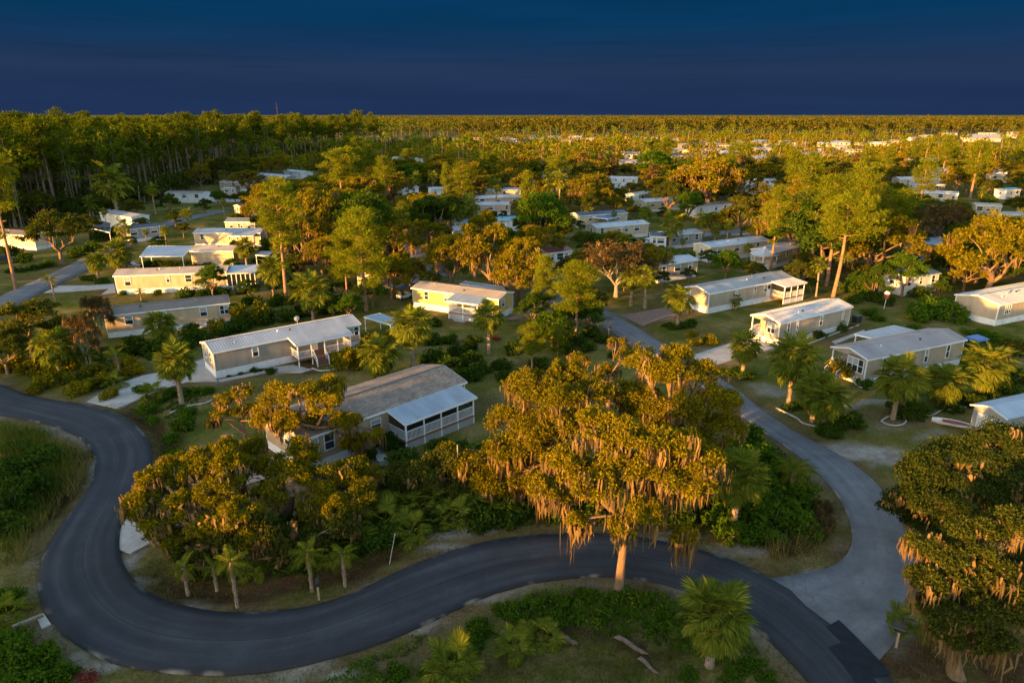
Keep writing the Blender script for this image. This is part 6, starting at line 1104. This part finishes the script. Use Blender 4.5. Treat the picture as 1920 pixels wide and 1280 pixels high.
scatter_grass('verge_grass', 'rough short grass along the road verges and lawns', [[(300, 1290), (420, 1268), (580, 1248), (740, 1200), (880, 1134), (1020, 1092), (1180, 1084), (1330, 1124), (1440, 1198), (1530, 1295)], [(0, 1100), (70, 1060), (70, 1110), (130, 1205), (320, 1268), (300, 1290), (0, 1290)], [(0, 785), (110, 806), (175, 850), (170, 915), (85, 1030), (68, 1090), (0, 1100)], [(226, 1050), (300, 1125), (440, 1150), (580, 1138), (760, 1062), (950, 1006), (1160, 998), (1360, 1042), (1440, 1080), (1570, 1060), (1600, 1000), (1570, 935), (1490, 860), (1300, 900), (900, 960), (500, 1030)], [(240, 760), (290, 800), (330, 910), (300, 950), (285, 900), (287, 850), (265, 800)], [(1650, 1245), (1730, 1150), (1920, 1100), (1920, 1290), (1690, 1290)]], 55, .22, .022, 'grass_blade', 21)
scatter_grass('tall_grass', 'tall yellow-green grass in the hollow inside the left bend', [[(0, 800), (60, 810), (120, 830), (150, 860), (140, 900), (95, 960), (50, 1020), (0, 1070)]], 75, 1.1, .03, 'grass_blade', 22)
scatter_grass('dry_reeds', 'straw-coloured reeds along the hollow and the inner corner', [[(100, 830), (165, 850), (165, 900), (110, 960), (60, 1020), (40, 1060), (20, 1040), (60, 990), (120, 920), (140, 880)], [(1420, 1040), (1500, 1015), (1540, 960), (1560, 990), (1530, 1040), (1460, 1055)], [(0, 860), (50, 850), (60, 900), (20, 960), (0, 970)]], 80, 1.25, .026, 'reed', 23)
scatter_grass('lawn_grass', 'short shaded lawn grass between the near homes', [[(270, 760), (420, 715), (560, 690), (700, 700), (560, 800), (400, 850), (330, 860)], [(720, 870), (900, 740), (940, 640), (1200, 680), (1000, 700), (880, 800)], [(1320, 700), (1460, 650), (1620, 720), (1900, 700), (1900, 800), (1640, 840), (1480, 780)]], 30, .10, .02, 'grass_blade', 24)
def scatter_weeds(name, label, polys, dens, size, hgt, mat, seed, thr=.55):
    r = np.random.default_rng(seed); C = []
    for px in polys:
        Q = np.array(ground_pts(px)); lo, hi = Q.min(0), Q.max(0); n = int((hi - lo).prod() * dens); X = r.uniform(lo[0], hi[0], n); Y = r.uniform(lo[1], hi[1], n); k = inside(X, Y, Q); m_ = vnoise(X, Y, 2.1, seed) * .65 + vnoise(X, Y, .7, seed + 1) * .35; k &= m_ > thr
        for Pp in ROADPOLYS[:3] + ROADPOLYS[6:]: k &= ~inside(X, Y, Pp)
        top = np.clip((m_[k] - thr) / (1 - thr) * 2.2, .1, 1) * hgt; C.append(np.stack([X[k], Y[k], -.1 + top * r.uniform(.1, 1, k.sum()) ** .6], 1))
    C = np.concatenate(C); D = np.tile([[0, 0, 1.]], (len(C), 1)); return tag(link(name, np_mesh(name, [leaf_quads(C, size[0], size[1], r, D, .45)], mat)), label, 'weeds', None, 'stuff')
scatter_weeds('roadside_weeds', 'low leafy weeds covering the verge below the road', [[(560, 1275), (740, 1215), (880, 1150), (1000, 1110), (1180, 1100), (1300, 1130), (1400, 1190), (1470, 1280), (1200, 1200), (1000, 1170), (880, 1240), (700, 1290)], [(0, 1180), (60, 1190), (140, 1250), (120, 1290), (0, 1290)]], 150, (.17, .09), .65, 'bright_leaf', 61, .47)
scatter_grass('rough_grass', 'tufted rough grass in the near foreground', [[(880, 1290), (900, 1230), (1010, 1185), (1180, 1175), (1260, 1200), (1290, 1290)]], 110, .38, .02, 'grass_blade', 25)
scatter_weeds('hollow_weeds', 'tangled green weeds filling the hollow inside the left bend', [[(0, 795), (90, 815), (150, 850), (150, 890), (90, 950), (40, 1030), (0, 1060)]], 70, (.2, .1), .8, 'shrub_leaf', 62, .56)
scatter_weeds('thicket_weeds', 'leafy undergrowth beneath the oaks and palmettos', [[(330, 1085), (500, 1085), (640, 1060), (760, 1010), (900, 985), (1200, 985), (1370, 1010), (1480, 1040), (1540, 960), (1480, 860), (1400, 810), (1300, 880), (900, 860), (640, 930), (450, 1020)], [(40, 700), (200, 740), (260, 700), (240, 660), (60, 640), (0, 660), (0, 700)], [(240, 765), (330, 745), (400, 735), (330, 790), (345, 900), (310, 900), (300, 810)]], 60, (.24, .12), .8, 'shrub_leaf', 63, .42)
# ------------------------------------------------------------------ woods
def blocked(x, y, rad, h):
    """keep homes and streets clear; returns the greatest height a tree may have here without hiding a home behind it"""
    mh = h; D = math.hypot(x, y)
    for (cx, cy, hl, hw, a) in HOMES:
        dx, dy = x - cx, y - cy; u = dx * math.cos(a) + dy * math.sin(a); v = -dx * math.sin(a) + dy * math.cos(a)
        if abs(u) < hl + rad and abs(v) < hw + rad: return 0
        Dh = math.hypot(cx, cy)
        if Dh > 430 and (int(x * 7 + y * 13) % 20) < 5: continue
        if D < Dh and abs(cx * D / Dh - x) < hl * 1.0 + rad * .6 and abs(math.atan2(x, y) - math.atan2(cx, cy)) < (hl + rad * 1.0) / Dh: mh = min(mh, CAM_H - (CAM_H - 1.35) * D / Dh)
    return mh
FOREST = [at(-900, 470), at(-60, 425), at(40, 432), at(150, 410), at(260, 385), at(330, 358), at(420, 330), at(520, 312), at(620, 300), at(720, 288), at(850, 268), at(700, 240), at(300, 232), at(-900, 240)]
FOREST = [(-420, 120), (-150, 150)] + FOREST[1:11] + [(-60, 900), (-560, 900), (-700, 300)]
FP = np.array(FOREST); rw = np.random.default_rng(31); cnt = 0; pts = []
def too_close(x, y, d):
    return any((x - a) ** 2 + (y - b) ** 2 < d * d for a, b in pts)
tries = 0
while cnt < 250 and tries < 20000:
    tries += 1; x = rw.uniform(-330, 20); y = rw.uniform(125, 560)
    if not inside(np.array([x]), np.array([y]), FP)[0] or x < -0.80 * y - 8 or too_close(x, y, 4.2): continue
    if rw.random() > math.exp(-(y - 150) / 260): continue
    if blocked(x, y, 4, 30) < 20: continue
    pts.append((x, y)); k = int(rw.integers(3)); s = rw.uniform(.85, 1.14) * (1.1 if rw.random() < .12 else 1); front = cnt < 120
    place(TALLP[k], 'pine_tree', x, y, -.05, (s * rw.uniform(.85, 1.15), s * rw.uniform(.85, 1.15), s), rw.uniform(0, 6.28), 'tall bare-trunked pine in the dark forest at upper left', 'pine tree', 'pines of the dark forest at upper left'); cnt += 1
def blob_trees(name, label, pts_, seed, mat, n_leaf, leaf, trunk='bark_pine', kind='stuff', pine=True, low=.68, tr=.3):
    """mass of far trees joined into one object; pts_: (x, y, h, r)"""
    r = np.random.default_rng(seed); C = []; D = []; wood = []; 
    for (x, y, h, rad) in pts_:
        m = int(n_leaf * r.uniform(.8, 1.2)); k = r.integers(4, 7); cen = np.stack([x + r.normal(size=k) * rad * .45, y + r.normal(size=k) * rad * .45, h * (r.uniform(low, .93, k) if pine else r.uniform(.3, .8, k))], 1); idx = r.integers(0, k, m); o = unit(r.normal(size=(m, 3))) * r.uniform(.3, 1, (m, 1)) ** .5 * rad * np.array([.62, .62, .36 if pine else .55]); C.append(cen[idx] + o); D.append(unit(o + [0, 0, .3]))
        wood.append(tube(np.array([[x, y, -.2], [x + r.normal(scale=.3), y, h * .85]]), [tr if pine else .35, tr * .45], 4))
    L = np.array([leaf[0]]); o = link(name, np_mesh(name, [leaf_tris(np.concatenate(C), leaf[0], leaf[1], r, np.concatenate(D), .4)], mat)); tag(o, label, 'woods', None, kind); w = link('trunks', np_mesh('trunks', wood, trunk), o); return o
# understorey of the forest
us = []
while len(us) < 640:
    x = rw.uniform(-330, 20); y = rw.uniform(125, 560)
    if inside(np.array([x]), np.array([y]), FP)[0] and x > -.85 * y - 15 and blocked(x, y, 3, 30) > 9: us.append((x, y, rw.uniform(5, 14), rw.uniform(2.4, 4.2)))
edge = smooth(FOREST[1:12], 120)
for x, y in edge:
    for _ in range(2):
        X, Y = x + rw.normal(scale=3) - 2, y + rw.normal(scale=3) + 2; mh = blocked(X, Y, 2.5, 9)
        if mh > 2.5 and not on_road(X, Y, 2): us.append((X, Y, min(mh, rw.uniform(3.5, 9)), rw.uniform(2.0, 3.2)))
blob_trees('forest_understorey', 'dark leafy understorey beneath the tall pines at upper left', us, 41, 'oak_leaf_dark', 190, (.95, .6), 'bark_grey', pine=False)
# pines further inside the forest and on along the horizon
fp = []
while len(fp) < 900:
    y = 160 + 900 * rw.random() ** 1.6; x = rw.uniform(-.85 * y - 20, .05 * y)
    if inside(np.array([x]), np.array([y]), FP)[0]: fp.append((x, y, rw.uniform(21, 26), rw.uniform(2.6, 3.8)))
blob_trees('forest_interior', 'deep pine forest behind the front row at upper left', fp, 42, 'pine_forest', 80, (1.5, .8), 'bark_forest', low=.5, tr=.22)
hz_ = []
for _ in range(3800):
    y = 900 * math.exp(rw.uniform(0, 1.35)); x = rw.uniform(-.86, .86) * y; px, py = project(x, y, 0)
    if px > 1640 and 256 < py < 286: continue
    hz_.append((x, y, rw.uniform(11, 17) + 9 * float(vnoise(np.array([x]), np.array([y]), 260., 77)[0]), rw.uniform(3.5, 6)))
for _ in range(700):
    x, y = at(rw.uniform(850, 1950), rw.uniform(243, 252))
    hz_.append((x, y, rw.uniform(15, 23), rw.uniform(3.2, 5)))
blob_trees('horizon_forest', 'continuous pine forest along the whole horizon', hz_, 43, 'pine_far', 46, (3.4, 1.9), 'bark_forest', low=.35, tr=.2)
# trees among the back rows of homes: nearest ones as single trees, the rest as one mass
far_o = []; far_p = []; cand = []; grid = {}
def near_pts(x, y, d):
    i, j = int(x // 12), int(y // 12)
    for a in range(i - 1, i + 2):
        for b in range(j - 1, j + 2):
            for (p, q) in grid.get((a, b), ()):
                if (x - p) ** 2 + (y - q) ** 2 < d * d: return True
    return False
for _ in range(15000):
    y = 106 + (860 - 112) * rw.random() ** 1.15; x = rw.uniform(-.42, .84) * y
    if y < 130 and -12 < x < 40: continue
    if y < 108 or (y < 122 and x < 30): continue
    if y < 150 and x < -42 and rw.random() > .1: continue
    if y > 430 and rw.random() < .15: continue
    if near_pts(x, y, 4.2 + y * .0062): continue
    px, py = project(x, y, 0)
    if px > 1640 and 264 < py < 283: continue
    if inside(np.array([x]), np.array([y]), FP)[0] or on_road(x, y, 2.5): continue
    kind = str(rw.choice(['oak', 'broad', 'pine', 'cyp', 'palm', 'bush'], p=[.44, .13, .17, .07, .11, .08])); h = {'oak': rw.uniform(7, 12), 'broad': rw.uniform(5, 9.5), 'pine': rw.uniform(13, 20), 'cyp': rw.uniform(9, 14), 'palm': rw.uniform(5, 9), 'bush': rw.uniform(1.6, 3.2)}[kind]
    if y > 430: h *= .85
    if any((x - a) ** 2 + (y - b) ** 2 < (c * .7 + 1.2) ** 2 for a, b, c in TREES): continue
    mh = blocked(x, y, 2.6, h)
    if mh < 1.6: continue
    if mh < h:
        if y > 170 and rw.random() < .09: pass
        else:
            if kind != 'bush' and (kind == 'pine' or mh < 3.5): kind = 'broad' if mh > 3 else 'bush'
            h = min(h, mh)
    grid.setdefault((int(x // 12), int(y // 12)), []).append((x, y)); cand.append((y, x, kind, h, rw.uniform(0, 6.28), rw.uniform(.9, 1.3), int(rw.integers(12)), rw.uniform(.42, .6)))
cand.sort(); tally = {}
for y, x, kind, h, rz, wd, k, fr in cand:
    n_ = tally.get(kind, 0)
    if kind == 'bush' and n_ >= 22: continue
    if y < 330 and n_ < 290:
        tally[kind] = n_ + 1; sz = 'small' if h < 4.5 else ''
        if kind == 'oak': s = h / 9.6; pr, nm, lb = OAK[k % 4], 'oak_tree', ('dark oak' if k % 4 == 3 else 'gold oak', 'oak tree', 'oaks among the back rows')
        elif kind == 'broad': s = h / 9.6; pr, nm, lb = BROAD[k % 3], 'broadleaf_tree', ('leafy green tree' if k % 3 != 1 else 'dark olive tree', 'tree', 'leafy trees among the back rows')
        elif kind == 'pine': s = h / 18.4; pr, nm, lb = PINE[k % 4], 'pine_tree', ('thin pine', 'pine tree', 'pines among the back rows')
        elif kind == 'palm': s = h / (6.9, 8.3, 6.1)[k % 3]; wd = .95; pr, nm, lb = PALM[k % 3], 'palm_tree', ('round palm', 'palm', 'cabbage palms among the back rows')
        elif kind == 'bush': s = h / 1.2; sz = ''; pr, nm, lb = SHRUB[('shrub_leaf', 'bright_leaf', 'oak_leaf')[k % 3]][k % 3], 'shrub', (('dark bush', 'green bush', 'gold bush')[k % 3], 'shrub', 'bushes among the back rows')
        else: s = h / 12.8; pr, nm, lb = CYP[k % 2], 'cypress_tree', ('upright mossy tree' if k % 2 else 'upright rusty tree', 'tree', 'upright trees among the back rows')
        place(pr, nm, x, y, -.05, (s * wd, s * wd, s), rz, beside((sz + ' ' + lb[0]).strip(), x, y), lb[1], lb[2])
    elif kind in ('pine', 'cyp'): far_p.append((x, y, h, 2.2 + fr * 2))
    else: far_o.append((x, y, h, h * fr))
blob_trees('distant_trees', 'mass of gold oaks among the farthest homes', far_o, 44, 'oak_leaf', 120, (1.3, .8), 'bark_oak', pine=False)
blob_trees('distant_pines', 'scattered thin pines among the farthest homes', far_p, 45, 'pine_needle', 110, (1.2, .65))
# the wood west of the camera that the low sun has to clear
we = []; rb = np.random.default_rng(99); u = np.array([math.cos(SUN_AZ), math.sin(SUN_AZ)]); pv = np.array([-u[1], u[0]])
for _ in range(330):
    k = rb.uniform(-165, 150); q = u * rb.uniform(58, 92) + pv * k; lo, hi = (6.5, 9.2) if k < -84 else (11.2, 13.2) if k < -66 else (9.8, 11.8) if k < -50 else (9.2, 11.0) if k < -13 else (13, 16); we.append((q[0], q[1], rb.uniform(lo, hi), rb.uniform(3, 4.6)))
for k, d, h in ((-14.5, 1, 8.5), (-11.5, -3, 9), (-8, 0, 9), (-16.5, -5, 8.5), (-3, -4, 10), (2, -2, 11)):  # unseen trees close to the camera, added to shade the foreground palm
    q = -u * d + pv * k; we.append((q[0], q[1], h, 3.0))
for _ in range(1500):
    x = rb.uniform(-480, -130); y = rb.uniform(-60, 260)
    if x < -.8 * y - 22 and x * pv[0] + y * pv[1] < -203: we.append((x, y, rb.uniform(20, 27), rb.uniform(3, 4.4)))
blob_trees('western_wood', 'wood standing west of the homes, behind the viewer, plus unseen trees added for shade', we, 46, 'oak_leaf_dark', 220, (2.3, 1.5), pine=False)
# ------------------------------------------------------------------ small things
def bed_kerb(label, px, closed=True):
    Q = smooth(ground_pts(px + (px[:1] if closed else [])), 40); V, F = tube(np.c_[Q, np.full(len(Q), .05)], np.full(len(Q), .09), 6); return tag(link('bed_kerb', np_mesh('bed_kerb', [(V, F)], 'kerb_white', True)), label, 'kerb')
bed_kerb('round pale kerb of the bed under the woven-trunk palm', [(1652, 790), (1660, 797), (1680, 800), (1698, 795), (1700, 786), (1690, 780), (1665, 780)])
bed_kerb('wavy pale kerb along the palm pair bed by the old road', [(1455, 765), (1480, 778), (1498, 785), (1500, 793), (1520, 798), (1545, 803), (1565, 810)], False)
bed_kerb('pale kerb piece below the shaggy palm', [(1386, 710), (1400, 708), (1410, 704)], False)
bed_kerb('pale kerb round the rust-tinged bush bed', [(1602, 718), (1612, 727), (1630, 729), (1645, 722)], False)
bed_kerb('scalloped pale kerb along the dark bed at right', [(1735, 780), (1752, 778), (1765, 768), (1785, 769), (1800, 763), (1812, 764)], False)
bed_kerb('white edging pipe curving across the lawn by the ditch', [(318, 776), (335, 768), (360, 760), (385, 757), (398, 750)], False)
bed_kerb('pale kerb along the shrubs of the white-roofed tan home', [(1490, 655), (1530, 640), (1575, 622), (1610, 610)], False)
bed_kerb('pale kerb round the flower bed of the silver-roofed home', [(585, 691), (600, 696), (625, 694), (640, 690)], False)
def mailbox(label, bp, rz, mat='black_plastic'):
    x, y = at(*bp); root = tag(empty('mailbox', (x, y, 0), rz), label, 'mailbox'); mb = MB(); mb.box(-.06, -.06, -.2, .06, .06, 1.05); mb.build('post', 'wood_post', root)
    mb = MB(); n = 8; pr = [(-.13, 1.05)] + [(.13 * math.cos(math.pi - math.pi * k / n), 1.2 + .13 * math.sin(math.pi * k / n)) for k in range(n + 1)] + [(.13, 1.05)]
    mb.poly(*[(x_, -.28, z) for x_, z in reversed(pr)]); mb.poly(*[(x_, .28, z) for x_, z in pr])
    for k in range(len(pr)): p, q = pr[k], pr[(k + 1) % len(pr)]; mb.poly((p[0], -.28, p[1]), (q[0], -.28, q[1]), (q[0], .28, q[1]), (p[0], .28, p[1]))
    mb.build('box', mat, root); mb = MB(); mb.box(.135, -.1, 1.15, .15, -.06, 1.42); mb.build('flag', 'rust_red', root)
mailbox('black mailbox on a wooden post inside the bottom bend', (598, 1122), .3); mailbox('dark mailbox on a leaning post at the lower right junction', (1680, 1212), 1.0)
mailbox('small black mailbox beside the road below the green pines', (1141, 628), .6)
x, y = at(730, 1052); mb = MB(); mb.bar((0, 0, -.2), (.45, .2, 2.0), .045); o = mb.build('white_stake', 'kerb_white'); o.location = (x, y, 0); tag(o, 'leaning white stake on the verge above the road', 'stake')
x, y = at(860, 920); mb = MB(); mb.cyl((0, 0, -.2), .05, .04, 4.2, 8); o = mb.build('thin_pole', 'grey_metal'); o.location = (x, y, 0); tag(o, 'thin grey pole in the thicket below the screened porch', 'pole')
x, y = at(1657, 578); root = tag(empty('birdhouse', (x, y, 0)), 'white birdhouse on a bent pole on the right lawn', 'birdhouse'); mb = MB(); mb.bar((0, 0, -.1), (.15, 0, 1.5), .06); mb.build('pole', 'white_paint', root); mb = MB(); mb.box(-.1, -.2, 1.5, .35, .2, 2.3); mb.build('box', 'rust_red', root); mb = MB(); mb.poly((-.2, -.3, 2.3), (.45, -.3, 2.3), (.12, -.3, 2.65)); mb.poly((.45, .3, 2.3), (-.2, .3, 2.3), (.12, .3, 2.65)); mb.poly((-.2, -.3, 2.3), (.12, -.3, 2.65), (.12, .3, 2.65), (-.2, .3, 2.3)); mb.poly((.45, .3, 2.3), (.12, .3, 2.65), (.12, -.3, 2.65), (.45, -.3, 2.3)); mb.build('roof', 'white_paint', root)
def bin_(label, bp, s, mat, lid):
    x, y = at(*bp); root = tag(empty('storage_bin', (x, y, 0), .4), label, 'bin'); mb = MB(); mb.hexa([(-s, -s * .7, -.05), (s, -s * .7, -.05), (s, s * .7, -.05), (-s, s * .7, -.05)], [(-s * 1.1, -s * .8, s * 1.7), (s * 1.1, -s * .8, s * 1.7), (s * 1.1, s * .8, s * 1.7), (-s * 1.1, s * .8, s * 1.7)]); mb.build('body', mat, root); mb = MB(); mb.hexa([(-s * 1.15, -s * .85, s * 1.7), (s * 1.15, -s * .85, s * 1.7), (s * 1.15, s * .85, s * 1.7), (-s * 1.15, s * .85, s * 1.7)], [(-s, -s * .7, s * 1.9), (s, -s * .7, s * 1.9), (s, s * .7, s * 2.0), (-s, s * .7, s * 2.0)]); mb.build('lid', lid, root)
bin_('black storage bin behind the white-roofed tan home', (1606, 603), .5, 'black_plastic', 'black_plastic'); bin_('dark shed box with blue top behind the lilac-roofed home', (1826, 660), 1.0, 'black_plastic', 'blue_plastic'); bin_('small blue box beside the dark shed box', (1808, 655), .5, 'blue_plastic', 'blue_plastic')
# boat hull upside down on sand
x, y = at(1785, 798); root = tag(empty('rowing_boat', (x, y, 0), -.55), 'white boat with red deck lying on the sand at right', 'boat'); V = []; n = 13
for i in range(n):
    t = i / (n - 1); ww = .62 * math.sin(math.pi * min(.94, t * .86 + .08)) ** .7; X = -1.7 + 3.4 * t
    V += [(X, -ww, .38), (X, -ww * .7, .08), (X, 0, 0), (X, ww * .7, .08), (X, ww, .38)]
F = [(i * 5 + j, i * 5 + j + 1, (i + 1) * 5 + j + 1, (i + 1) * 5 + j) for i in range(n - 1) for j in range(4)]
link('hull', np_mesh('hull', [(np.array(V), np.array(F))], 'white_paint', True), root); mb = MB()
for i in range(3, n - 1): a_, b_ = V[i * 5], V[(i + 1) * 5]; mb.poly((a_[0], a_[1] * .9, .34), (b_[0], b_[1] * .9, .34), (b_[0], -b_[1] * .9, .34), (a_[0], -a_[1] * .9, .34))
mb.build('deck', 'rust_red', root); mb = MB()
for s in (0, 4):
    for i in range(n - 1): mb.bar(V[i * 5 + s], V[(i + 1) * 5 + s], .07, .05)
mb.build('gunwale', 'white_paint', root)
for lb, p0, p1, r_ in (('grey fallen log on the rough grass left of the round palm', (1150, 1195), (1215, 1225), .16), ('short grey log below the round palm', (1195, 1235), (1235, 1262), .13), ('dark fallen trunk among the foreground palmettos', (1040, 1195), (1085, 1205), .2)):
    a_, b_ = at(*p0), at(*p1); t_ = np.linspace(0, 1, 7); Pp = np.stack([a_[0] + (b_[0] - a_[0]) * t_, a_[1] + (b_[1] - a_[1]) * t_ + .12 * np.sin(t_ * 5), np.full(7, .05) + .06 * np.sin(t_ * 7)], 1); c_ = Pp[0].copy(); o = link('fallen_log', np_mesh('fallen_log', [tube(Pp - c_, r_ * np.array([.2, 1, .9, 1, .85, .8, .15]), 7)], 'bark_forest', True)); o.location = c_; tag(o, lb, 'log')
# culvert headwall, board and slab at the left bend
x, y = at(55, 1172); mb = MB(); mb.box(-.75, -.12, .25, .75, .12, .4); o = mb.build('wooden_board', 'log_wood'); o.location = (x, y, 0); o.rotation_euler = (0, 0, .75); tag(o, 'pale wooden board across the culvert at the left bend', 'board')
slab('culvert_pad', [(68, 1155), (82, 1150), (96, 1170), (78, 1178)], 'concrete')
def car(label, bp, rz, mat='car_dark', s=1.0):
    x, y = at(*bp); root = tag(empty('parked_car', (x, y, 0), rz, s), label, 'car'); pr = [(-2.2, .35), (-2.2, .85), (-1.9, 1.0), (-1.5, 1.5), (.35, 1.52), (1.0, 1.02), (2.1, .88), (2.25, .6), (2.2, .35)]; mb = MB(); w = .86
    mb.poly(*[(X, -w, z) for X, z in reversed(pr)][::-1]); mb.poly(*[(X, w, z) for X, z in reversed(pr)])
    for k in range(len(pr)): p, q = pr[k], pr[(k + 1) % len(pr)]; mb.poly((p[0], -w, p[1]), (p[0], w, p[1]), (q[0], w, q[1]), (q[0], -w, q[1]))
    mb.build('body', mat, root)
    for nm, q in (('windscreen', [(.38, -.74, 1.49), (.38, .74, 1.49), (.98, .78, 1.06), (.98, -.78, 1.06)]), ('rear_window', [(-1.53, -.74, 1.47), (-1.87, -.78, 1.06), (-1.87, .78, 1.06), (-1.53, .74, 1.47)])): mb = MB(); mb.poly(*[(X + (.02 if nm[0] == 'w' else -.02), Y, Z + .015) for X, Y, Z in q]); mb.build(nm, 'glass', root)
    for sy in (-1, 1): mb = MB(); mb.poly(*[(X, sy * (w + .01), z) for X, z in ((-1.7, 1.05), (-1.4, 1.42), (.3, 1.44), (.8, 1.05))]); mb.build('side_window', 'glass', root)
    for X in (-1.35, 1.4):
        for sy in (-1, 1): mb = MB(); mb.cyl((X, sy * w - .1, .33), .33, .33, .2, 14, 'y'); wh = mb.build('wheel', 'tyre', root); mb = MB(); mb.cyl((X, sy * (w + .0) + (.0 if sy < 0 else 0), .33), .19, .19, sy * .12, 10, 'y'); mb.build('rim', 'grey_metal', wh)
    return root
car('dark blue car parked at the left edge beyond the leaning pine', (8, 492), .5); car('dark car under the blue carport roof', (190, 440), .3, 'car_dark'); car('white car parked behind the cabbage palm by the long tan home', (245, 505), .2, 'car_dark', .9)
car('pale car beside the little white home with blue roof', (1222, 458), .4, 'car_white', .9)
x, y = at(758, 560); root = tag(empty('golf_cart', (x, y, 0), .9), 'white golf cart with blue canopy left of the bright yellow home', 'golf cart'); mb = MB(); mb.hexa([(-1.2, -.55, .3), (1.2, -.55, .3), (1.2, .55, .3), (-1.2, .55, .3)], [(-1.2, -.55, .75), (1.1, -.5, .85), (1.1, .5, .85), (-1.2, .55, .75)]); mb.build('body', 'car_white', root); mb = MB(); mb.box(-.6, -.5, .76, 0, .5, .95); mb.box(-.75, -.5, .76, -.58, .5, 1.35); mb.build('seat', 'black_plastic', root); mb = MB(); mb.box(-1.1, -.6, 1.9, 1.0, .6, 1.98); mb.build('canopy', 'blue_plastic', root)
for X in (-.95, .85):
    for sy in (-1, 1): mb = MB(); mb.box(X - .03, sy * .52 - .03, .75, X + .03, sy * .52 + .03, 1.9); mb.build('post', 'dark_metal', root); mb = MB(); mb.cyl((X, sy * .5 - .08, .25), .25, .25, .16, 12, 'y'); mb.build('wheel', 'tyre', root)
# radio mast far behind the forest
x, y = pt(520, 214, 2600)[:2]; root = tag(empty('radio_mast', (x, y, 0)), 'thin red lattice mast rising over the left forest horizon', 'mast'); mb = MB(); h = 66
for k in range(3): a_ = k * 2.094; mb.bar((1.3 * math.cos(a_), 1.3 * math.sin(a_), 0), (.8 * math.cos(a_), .8 * math.sin(a_), h), .22)
mb.build('legs', 'mast_red', root); mb = MB()
for i in range(22):
    for k in range(3): a_, b_ = k * 2.094, (k + 1) * 2.094; mb.bar((1.2 * math.cos(a_), 1.2 * math.sin(a_), i * 3), (1.2 * math.cos(b_), 1.2 * math.sin(b_), i * 3 + 3), .25)
mb.build('bracing', 'mast_red', root)
